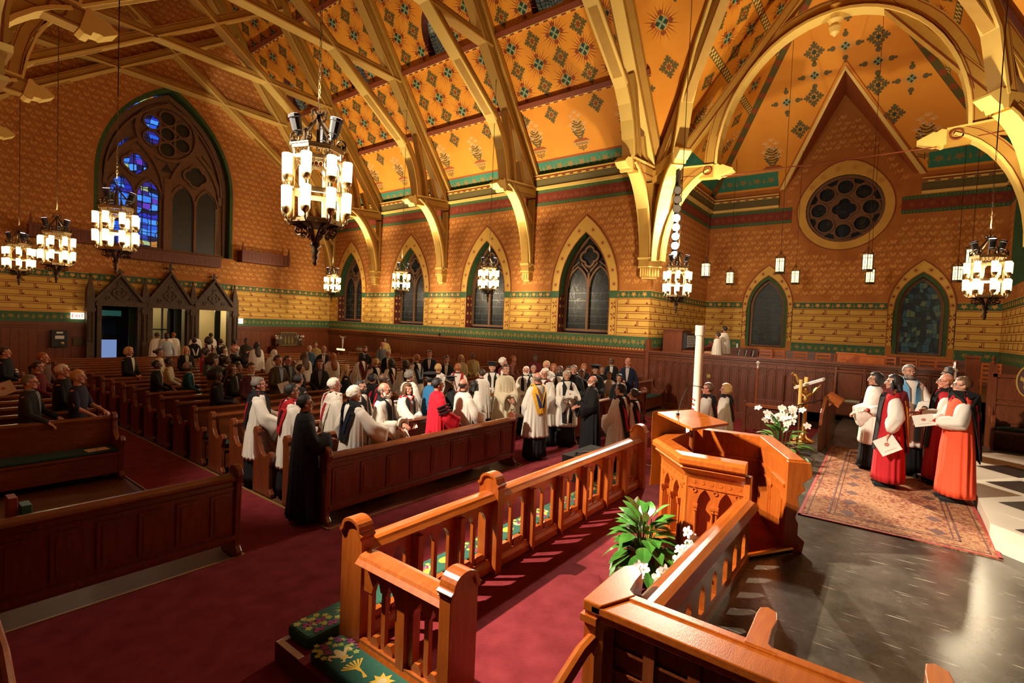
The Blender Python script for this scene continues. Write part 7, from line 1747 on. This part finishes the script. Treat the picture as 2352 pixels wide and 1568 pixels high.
# --- near clergy in the middle block, turned towards the sanctuary
person(595, 865, 1.76, 118, ('surplice',), 'short', 'salt', 'r', 'rest', 'tall man in white surplice, black scarf and red hood at the aisle end, glasses', glasses=True, hood=(BLK, RED), tip=True)
person(671, 880, 1.72, 112, ('surplice',), 'short', 'black', 'm', 'rest', 'black haired man whose hood shows white, red and black bands on his back', hood=(RED, BLK), low=1.0)
person(708, 904, 1.70, 112, ('gown', BLK), 'short', 'black', 'm', 'one', 'man in a long plain black gown standing in the aisle beside the front pew', glasses=True, snap=False, loc=(3.66, 6.20, 0))
person(768, 866, 1.80, 112, ('surplice',), 'crop', 'white', 'r', 'hold', 'white haired pink faced man in surplice with a red edged hood', glasses=True, hood=(WHITE, RED))
person(815, 886, 1.66, 95, ('surplice',), 'curly', 'white', 'p', 'reach', 'grey curly haired person with long black hood, one hand on the front pew rail', hood=(BLK, NAVY), tip=True)
person(829, 872, 1.74, 118, ('surplice',), 'short', 'black', 'm', 'clasp', 'dark bearded man with glasses behind the grey curly haired person', beard='black', glasses=True, tip=True)
a = person(884, 879, 1.76, 125, ('surplice',), 'bald', 'salt', 'r', 'hold', 'grey bearded man in white surplice and black scarf holding a pink leaflet low', beard='white', glasses=True, tip=True)
leaflet(a, 'pink leaflet held by the grey bearded man in a surplice', .06, -.12, 1.3, .22)
a = person(937, 880, 1.68, 135, ('surplice',), 'wavy', 'brown', 'r', 'out', 'smiling curly haired woman in surplice, red banded hood and black scarf', tip=True, hood=(RED, WHITE))
leaflet(a, 'folded leaflet in the hand of the smiling curly haired woman', .12, -.1, 1.2, .18)
person(1006, 867, 1.78, 115, ('gown', CARD, 'bars'), 'short', 'black', 'm', 'rest', 'dark haired man in a bright crimson gown with black bars on the sleeve')
person(1066, 870, 1.76, 100, ('surplice',), 'bald', 'dark', 'r', 'rest', 'balding man in plain white surplice right of the crimson gown', beard='salt', glasses=True)
person(1091, 873, 1.66, 100, ('surplice',), 'long', 'black', 'm', 'clasp', 'woman with long straight black hair in white, last in the second row')
person(1035, 866, 1.66, 115, ('gown', BLK), 'wavy', 'brown', 'p', 'clasp', 'woman in black gown and black cap with wavy brown hair', hat='board')
person(991, 857, 1.74, 105, ('gown', c_('royal_blue', .02, .13, .28)), 'short', 'black', 'm', 'clasp', 'person in a bright blue gown and floppy black cap', hat='bonnet')
person(941, 850, 1.74, 90, ('surplice',), 'curly', 'salt', 'p', 'clasp', 'person with grizzled curly hair and plain white surplice behind the smiling woman')
person(882, 858, 1.72, 118, ('surplice',), 'bald', 'dark', 'd', 'clasp', 'bald dark skinned man half hidden behind the grey bearded man', hood=(BLK, CARD))
person(856, 858, 1.68, 80, ('gown', BLK), 'curly', 'black', 'm', 'clasp', 'person in black with a crimson lined hood, seen from behind', hood=(BLK, CARD))
# --- mixed rows farther back in the middle block
a = person(639, 815, 1.80, 130, ('suit', c_('brown_tweed', .075, .045, .025), c_('blue_shirt', .30, .36, .48), c_('brown_tweed', .075, .045, .025), c_('dark_tie', .03, .025, .03)), 'short', 'dark', 'p', 'hold', 'man in a brown tweed suit and tie holding a printed leaflet')
leaflet(a, 'printed leaflet held by the man in brown tweed', .12, .02, .7, .24)
person(661, 816, 1.74, 128, ('suit', c_('dark_jacket', .02, .018, .02), c_('grey_shirt', .2, .2, .2)), 'short', 'dark', 'r', 'hold', 'man with glasses just behind the tweed suit', glasses=True)
person(699, 807, 1.70, 0, ('surplice',), 'long', 'brown', 'p', 'clasp', 'long brown haired person in white, back turned, behind the tweed suit')
person(691, 836, 1.60, 110, ('suit', c_('charcoal', .025, .025, .028), c_('grey_shirt', .2, .2, .2)), 'short', 'dark', 'p', 'clasp', 'dark haired youth in grey in front of the long haired person in white')
person(686, 858, 1.70, 75, ('suit', BLK, None), 'short', 'black', 'm', 'clasp', 'black haired person in black between the tweed suit and the hooded man')
person(736, 826, 1.68, 150, ('suit', c_('black_cardigan', .02, .018, .02), c_('striped_tee', .25, .23, .22), BLK), 'wavy', 'brown', 'p', 'clasp', 'woman in an open black cardigan over a striped top with a name badge')
person(764, 810, 1.66, 0, ('surplice',), 'long', 'ginger', 'p', 'hold', 'reddish haired person in white seen from behind, right of the striped top')
person(795, 838, 1.64, 120, ('top', BLK, None), 'wavy', 'blond', 'p', 'clasp', 'woman with wavy blond hair in black')
person(744, 794, 1.80, 165, ('suit', NAVY, WHITE, NAVY, c_('dark_tie', .03, .025, .03)), 'bald', 'dark', 'm', 'down', 'balding man in dark suit and tie left of the right aisle', snap=False)
person(725, 784, 1.72, 180, ('top', c_('mustard', .42, .30, .10), None), 'crop', 'dark', 'm', 'clasp', 'man in a mustard yellow jacket by the far right wall', snap=False)
person(711, 793, 1.66, 170, ('suit', c_('denim_blue', .05, .09, .16), None), 'short', 'grey', 'p', 'clasp', 'person in a blue jacket left of the dark suited balding man', snap=False)
person(830, 810, 1.70, -10, ('surplice',), 'bob', 'black', 'm', 'clasp', 'person in white with long black hair and a maroon hood down the back', hood=(MAR, MAR), snap=False, loc=None)
person(862, 822, 1.72, -10, ('surplice',), 'crop', 'blond', 'r', 'clasp', 'fair cropped haired person with black and white hood, back turned', hood=(BLK, CREAMC))
person(839, 795, 1.74, 170, ('top', BLK, None), 'short', 'dark', 'r', 'hold', 'man in black with a name badge beneath the right wall panelling', beard='dark', snap=False)
person(879, 785, 1.80, 175, ('top', c_('grey_plaid', .14, .15, .15), None), 'bald', 'grey', 'r', 'clasp', 'man in a grey plaid shirt', glasses=True, snap=False)
person(890, 776, 1.76, 170, ('top', c_('yellow_tee', .62, .46, .14), None, BLK, 'bare'), 'wavy', 'black', 'm', 'down', 'woman in a yellow tee shirt standing against the right wall', snap=False, loc=(16.9, 21.2, 0))
person(892, 803, 1.72, 170, ('suit', BLK, WHITE), 'crop', 'white', 'r', 'clasp', 'white haired clergyman in black with white collar in front of the plaid shirt', glasses=True, snap=False)
person(1007, 834, 1.74, 60, ('surplice',), 'crop', 'blond', 'r', 'clasp', 'fair haired balding person with a white hood beside the floppy black cap', hood=(WHITE, BLK), snap=False)
person(930, 827, 1.66, -10, ('surplice',), 'bob', 'dark', 'p', 'clasp', 'dark haired woman in surplice with pink and black hood, back turned', hood=(BLK, c_('rose', .60, .22, .18)), snap=False)
person(898, 825, 1.64, -10, ('surplice',), 'bob', 'black', 'm', 'clasp', 'black haired woman with a peach and black hood', hood=(BLK, c_('peach', .70, .28, .16)), snap=False)
person(957, 813, 1.78, -5, ('surplice',), 'crop', 'ginger', 'r', 'clasp', 'ginger haired man with a black hood and blue cord, tallest of the row of backs', hood=(BLK, c_('cord_blue', .3, .4, .5)), snap=False)
person(987, 804, 1.80, 150, ('suit', NAVY, WHITE, NAVY, c_('dark_tie', .03, .025, .03)), 'short', 'dark', 'p', 'clasp', 'man in a dark navy suit and blue tie looking down, hands clasped')
person(1026, 816, 1.76, 160, ('suit', BLK, WHITE), 'short', 'black', 'm', 'clasp', 'young clergyman in black shirt with white collar')
person(1060, 815, 1.66, 155, ('suit', c_('tan_shirt', .50, .38, .18), c_('pale_top', .6, .5, .35)), 'long', 'blond', 'p', 'clasp', 'blond woman with glasses in tan, beside the man in a tan suit', glasses=True)
person(1087, 809, 1.76, 158, ('suit', c_('tan_suit', .52, .40, .17), c_('tan_shirt', .50, .38, .18), c_('tan_suit', .52, .40, .17), c_('brown_tie', .10, .05, .02)), 'bald', 'grey', 'd', 'clasp', 'older man in a tan suit and brown tie')
person(1052, 834, 1.72, 50, ('surplice',), 'crop', 'ginger', 'r', 'clasp', 'reddish haired person with a scarlet hood seen from behind', hood=(RED, WHITE), snap=False)
person(1109, 842, 1.64, 20, ('surplice',), 'short', 'dark', 'p', 'clasp', 'short dark haired person in white surplice standing in the central aisle, back turned', snap=False, loc=(9.2, 7.9, 0))
person(1131, 833, 1.72, 165, ('surplice',), 'crop', 'grey', 'p', 'clasp', 'older man in flat black cap, surplice and black scarf', hat='board', tip=True)
person(1162, 836, 1.70, 150, ('surplice', CREAMC), 'short', 'dark', 'm', 'clasp', 'dark haired person in cream between the black cap and the tall grey haired man')
person(1176, 822, 1.86, 128, ('surplice',), 'short', 'white', 'r', 'clasp', 'tall grey haired man in white surplice and black scarf at the pew end', tip=True, glasses=True, snap=False, loc=(10.45, 8.25, 0), hood=(MAR, BLK))
person(1209, 840, 1.72, 150, ('surplice',), 'crop', 'white', 'r', 'clasp', 'man with white hair and glasses, first behind the tall grey haired man', glasses=True, tip=True, beard='white')
person(1226, 838, 1.74, 150, ('surplice',), 'crop', 'grey', 'r', 'clasp', 'grey haired man in surplice, second behind the tall grey haired man', tip=True)
person(1230, 815, 1.76, 160, ('gown', MAR), 'bun', 'black', 'd', 'clasp', 'dark skinned woman in dark maroon against the panelling')
person(1180, 816, 1.70, 170, ('top', c_('dusty_rose', .3, .12, .08), None), 'short', 'ginger', 'r', 'clasp', 'person whose reddish head shows behind the tall grey haired man')
person(1256, 828, 1.80, 150, ('surplice',), 'short', 'blond', 'r', 'clasp', 'fair haired man with glasses in a broad white surplice', glasses=True)
person(1272, 835, 1.70, 155, ('top', c_('brown_shirt', .12, .06, .04), None), 'wavy', 'ginger', 'r', 'clasp', 'reddish haired person right of the fair haired man with glasses')
person(1287, 839, 1.76, 150, ('surplice', WHITE, BLK), 'bald', 'black', 'd', 'clasp', 'bald dark skinned clergyman with beard, black vestment and white collar', beard='black', tip=True)
person(1306, 840, 1.68, 155, ('gown', BLK), 'short', 'black', 'm', 'clasp', 'black haired person just behind the bald dark skinned clergyman')
person(1319, 838, 1.72, 155, ('gown', BLK), 'short', 'salt', 'm', 'clasp', 'grizzled haired person behind the two women in black dresses')
person(1342, 835, 1.72, 155, ('top', BLK, None), 'bob', 'ginger', 'r', 'clasp', 'woman with ginger hair left of the floppy cap')
person(1368, 839, 1.74, 150, ('gown', BLK), 'short', 'dark', 'm', 'clasp', 'person in a floppy black cap and black gown by the panelling', hat='bonnet')
a = person(1384, 843, 1.84, 155, ('gown', BLK, 'collar'), 'short', 'salt', 'm', 'hold', 'tall clergyman in long black cassock with white collar holding a phone', glasses=True)
person(1400, 853, 1.62, 145, ('top', c_('ivory_top', .62, .52, .40), None, BLK), 'pony', 'black', 'm', 'clasp', 'young woman in an ivory top with black hair tied back')
person(1337, 848, 1.62, 150, ('dress', BLK, None, BLK), 'bun', 'black', 'm', 'down', 'woman in black dress standing behind the other black dressed woman')
person(1322, 855, 1.62, 150, ('dress', BLK, None, BLK, 'bare'), 'wavy', 'black', 'm', 'clasp', 'bare armed woman in a black dress, nearer of the two in black dresses')
person(1252, 846, 1.66, 145, ('surplice',), 'curly', 'white', 'r', 'clasp', 'white curly haired woman in surplice behind the gold hooded man', glasses=True, hood=(MAR, BLK))
a = person(1304, 850, 1.74, 160, ('surplice',), 'short', 'grey', 'm', 'hold', 'grey haired man in surplice, red shirt and long black embroidered scarf', tip=True, snap=False, loc=(9.95, 5.98, 0))
leaflet(a, 'cream leaflet held against the chest of the man with the embroidered scarf', .0, .18, 1.4, .2)
person(1233, 855, 1.78, 20, ('surplice',), 'bald', 'salt', 'r', 'clasp', 'balding man in long white surplice with a gold and blue hood, back to the camera', hood=(c_('hood_gold', .80, .42, .03), c_('hood_blue', .02, .04, .16)), snap=False, loc=(8.50, 5.80, 0), glasses=True)
a = person(1359, 866, 1.72, -50, ('gown', BLK), 'bald', 'salt', 'r', 'hold', 'bald grey bearded man in a long black gown standing in the open before the pews', beard='white', glasses=True, snap=False, loc=(9.55, 5.10, 0))
person(1425, 882, 1.72, 5, ('surplice',), 'short', 'black', 'p', 'clasp', 'black haired man in red and black hood behind the far end of the rail', hood=(BLK, RED), snap=False, loc=(8.75, 4.08, 0), low=.75)
person(1461, 893, 1.62, 5, ('surplice',), 'bun', 'dark', 'p', 'clasp', 'dark haired woman in surplice with red and black hood at the rail end', hood=(BLK, RED), snap=False, loc=(9.0, 3.92, 0), low=.75)
a = person(1447, 829, 1.88, 165, ('suit', NAVY, c_('pale_shirt', .62, .56, .48), NAVY), 'bald', 'ginger', 'r', 'one', 'tall man in a dark blazer and white shirt near the arched screen', snap=False, loc=(14.05, 6.35, 0))
leaflet(a, 'white leaflet in the hand of the tall man in a blazer', .12, -.05, 1.0, .24)
person(1436, 830, 1.80, 150, ('suit', BLK, WHITE), 'bald', 'black', 'd', 'clasp', 'dark skinned man in a dark suit behind the tall man in a blazer', snap=False, loc=(14.9, 7.3, 0))
person(1423, 859, 1.60, 160, ('suit', BLK, c_('pale_shirt', .62, .56, .48)), 'bob', 'black', 'm', 'clasp', 'dark haired woman in black left of the tall man in a blazer')
# --- left block
person(12, 797, 1.74, 120, ('suit', BLK, None), 'short', 'dark', 'r', 'clasp', 'dark jacketed person at the left picture edge')
person(99, 809, 1.72, 122, ('top', c_('brown_shirt', .12, .06, .04), None), 'crop', 'ginger', 'r', 'rest', 'man with cropped reddish hair in the left block')
person(88, 829, 1.62, 122, ('top', MAR, None), 'pony', 'dark', 'p', 'rest', 'woman with glasses in dark maroon in the left block', glasses=True)
person(69, 860, 1.72, 120, ('suit', c_('charcoal', .025, .025, .028), c_('grey_shirt', .2, .2, .2)), 'short', 'salt', 'p', 'rest', 'man with greying hair, glasses and a name badge in the left block', glasses=True)
person(144, 835, 1.74, 115, ('suit', BLK, None), 'crop', 'white', 'r', 'clasp', 'white haired man in black with glasses in the left block', glasses=True)
person(197, 850, 1.70, 125, ('top', c_('navy_print', .025, .025, .05), None, BLK, 'bare'), 'short', 'blond', 'p', 'rest', 'short haired woman in a patterned navy blouse leaning on the pew back', loc=(2.28, 10.72, 0))
# --- rows right of the left aisle, dim
person(297, 797, 1.70, 140, ('suit', BLK, WHITE), 'bob', 'blond', 'r', 'clasp', 'blond woman in dark jacket and white shirt standing alone at the left aisle')
person(362, 826, 1.60, 118, ('suit', BLK, c_('cream_shirt', .55, .48, .32)), 'crop', 'black', 'd', 'rest', loc=(4.22, 13.35, 0), lab= 'dark skinned man in a black suit leaning on the pew in front')
person(366, 800, 1.66, 120, ('top', c_('cream_shirt', .55, .48, .32), None), 'bun', 'dark', 'm', 'rest', 'dark haired woman in a cream top')
person(388, 820, 1.64, 118, ('top', c_('striped_jersey', .48, .42, .30), None), 'short', 'black', 'd', 'rest', 'person in a striped jersey behind the dark suited man')
person(389, 769, 1.76, 5, ('top', c_('pale_blue_shirt', .45, .47, .50), None, BLK), 'crop', 'dark', 'm', 'down', 'man in a short sleeved pale shirt with his back turned, near the portal', snap=False, loc=(7.7, 23.3, 0))
person(427, 795, 1.70, 140, ('suit', BLK, c_('cream_shirt', .55, .48, .32)), 'long', 'blond', 'r', 'clasp', 'long haired blond woman in a dark jacket')
person(433, 832, 1.60, 120, ('suit', c_('teal_jacket', .01, .06, .08), c_('cream_shirt', .55, .48, .32)), 'curly', 'grey', 'd', 'rest', 'elderly grey haired person in a teal jacket and cream scarf')
for px, py, loc, hcx, lab in ((360, 762, (8.05, 25.5, 0), 'dark', 'first robed singer from the left filing out through the middle portal'), (372, 759, (8.35, 25.3, 0), 'dark', 'second robed singer from the left filing out through the middle portal'), (384, 763, (8.75, 25.7, 0), 'ginger', 'third robed singer from the left filing out through the middle portal'), (414, 759, (9.45, 25.2, 0), 'black', 'broad robed singer, back turned, beneath the middle portal'), (449, 764, (10.25, 25.6, 0), 'dark', 'robed singer in front of the bright right portal')):
    person(px, py, 1.74, 0, ('choir', WHITE, MAR), 'short', hcx, 'd' if hcx == 'black' else 'm', 'clasp', lab, snap=False, loc=loc, group='robed singers leaving by the portal')
person(446, 776, 1.70, 0, ('gown', BLK), 'short', 'black', 'm', 'clasp', 'person in black gown with white hood lining, back turned before the bright portal', hood=(BLK, WHITE), snap=False)
person(479, 777, 1.68, 0, ('surplice',), 'afro', 'dark', 'm', 'clasp', 'bushy haired person in surplice and dark hood, back turned', hood=(MAR, MAR), snap=False)
person(507, 778, 1.70, 10, ('surplice',), 'short', 'dark', 'm', 'clasp', 'person in surplice with dark hood near the right portal pinnacle', hood=(BLK, NAVY), snap=False)
person(566, 776, 1.76, 175, ('suit', c_('olive_coat', .05, .045, .03), None), 'crop', 'black', 'd', 'clasp', 'dark skinned man in an olive coat at the back', snap=False)
person(540, 780, 1.66, 60, ('surplice',), 'short', 'black', 'm', 'clasp', 'dark haired person in white with a pink flower tone hood at the back', snap=False, hood=(c_('rose', .60, .22, .18), WHITE))
person(537, 793, 1.74, 120, ('suit', BLK, c_('blue_shirt', .30, .36, .48)), 'bald', 'grey', 'r', 'photo', 'balding man in a dark suit lifting a camera to his face', glasses=True, beard='grey')
person(513, 796, 1.66, 125, ('suit', BLK, WHITE), 'bob', 'black', 'p', 'clasp', 'woman with a dark fringe and bob beside the photographing man')
person(478, 803, 1.66, 125, ('top', c_('sage_green', .07, .09, .04), None), 'short', 'black', 'm', 'clasp', 'black haired person in sage green')
person(471, 798, 1.70, 125, ('top', RED, None), 'short', 'dark', 'm', 'clasp', 'person in bright red, mostly hidden')
person(490, 818, 1.68, 110, ('top', c_('camel', .25, .12, .04), None), 'afro', 'dark', 'm', 'clasp', 'curly haired person in camel brown')
person(521, 817, 1.68, 115, ('suit', BLK, WHITE), 'crop', 'dark', 'd', 'clasp', 'bald dark skinned person in black')
person(499, 848, 1.64, 120, ('top', BLK, None), 'afro', 'black', 'd', 'hold', 'woman with a large dark afro in black, reading a leaflet')
person(533, 836, 1.68, 128, ('suit', BLK, c_('print_blouse', .25, .2, .17)), 'long', 'brown', 'p', 'hold', 'brown haired woman with glasses in a black cardigan and print blouse', glasses=True)
person(547, 832, 1.64, 125, ('top', c_('dark_jacket', .02, .018, .02), None), 'short', 'dark', 'm', 'clasp', 'dark haired person behind the woman in the print blouse')
person(577, 832, 1.66, 128, ('suit', c_('wine_jacket', .08, .015, .015), WHITE), 'short', 'dark', 'p', 'clasp', 'person with a fringe in a wine coloured jacket')
person(590, 785, 1.72, 0, ('choir', WHITE, WHITE), 'long', 'dark', 'm', 'clasp', 'robed singer with long dark hair walking away in the middle of the nave', snap=False)
person(626, 816, 1.62, 10, ('choir', WHITE, WHITE), 'long', 'white', 'p', 'clasp', 'figure in a long white veil and gown left of the tweed suit', snap=False, loc=(7.95+.2, 15.7, 0))
sheetn(at_z(8, 893, 1.05), .32, .28, (-.3, -.8, .5), .5, 'cream leaflet propped at the left picture edge')
# --- beyond the pulpit
person(1627, 878, 1.76, -15, ('surplice',), 'short', 'brown', 'r', 'clasp', 'brown haired man with red and black hood directly right of the tall candle', hood=(BLK, RED), snap=False, glasses=True)
person(1668, 881, 1.68, -15, ('surplice',), 'bob', 'blond', 'p', 'clasp', 'woman with a blond bob and red and black hood right of the tall candle', hood=(BLK, RED), snap=False, glasses=True)
# --- sanctuary group on the rug
person(2012, 855, 1.66, -12, ('surplice',), 'bob', 'black', 'm', 'clasp', 'woman in plain white robes with a black bob, leftmost of the group on the rug', z0=.512, snap=False, glasses=True)
a = person(2058, 862, 1.71, -8, ('chimere', RED), 'long', 'black', 'm', 'one', 'woman in deep red vestment with long black hair and large white sleeve', z0=.512, snap=False, loc=(9.62, .02, .512), tip=True, hood=(MAR, c_('hood_gold', .80, .42, .03)), low=.55, hw=1.5)
sheetn(at_x(2038, 1022, 9.30), .27, .25, (-1, .05, .35), .6, 'white printed service sheet held low by the woman in deep red')
person(2090, 836, 1.84, 250, ('surplice',), 'short', 'salt', 'm', 'hold', 'man facing the camera in white robe with a sky blue stole', z0=.512, snap=False, tip='sky_blue', beard='salt')
person(2163, 866, 1.74, -10, ('chimere', RED), 'bald', 'ginger', 'r', 'hold', 'ruddy bald person with glasses between the two front women, in red', z0=.512, snap=False, glasses=True, tip=True, loc=(10.35, -.62, .512))
a = person(2190, 868, 1.76, -12, ('chimere', ORG), 'short', 'brown', 'p', 'hold', 'short haired woman in scarlet vestment with a red and black hood on her back', z0=.512, snap=False, loc=(9.45, -.74, .512), glasses=True, hood=(BLK, CARD), low=.60, hw=2.1)
sheetn(at_x(2122, 965, 9.28), .24, .22, (-.8, .2, .9), .4, 'white leaflet held open by the short haired woman in scarlet')
person(2172, 850, 1.78, 20, ('surplice',), 'short', 'black', 'd', 'clasp', 'dark haired person in white behind the others holding the silver topped staff', z0=.50, snap=False, loc=(12.7, -.80, .5))
# --- choir gallery
person(1645, 753, 1.62, 10, ('choir', WHITE, MAR), 'short', 'black', 'm', 'keys', 'seated organist in white over maroon at the organ console', z0=1.25, snap=False, sit=True, glasses=True, loc=(19.25, 5.25, 1.13))
person(1667, 749, 1.74, 25, ('choir', WHITE, MAR), 'short', 'black', 'm', 'clasp', 'bearded choir man standing in the gallery beside the organist', z0=1.25, snap=False, beard='black', loc=(20.1, 5.25, 1.25))
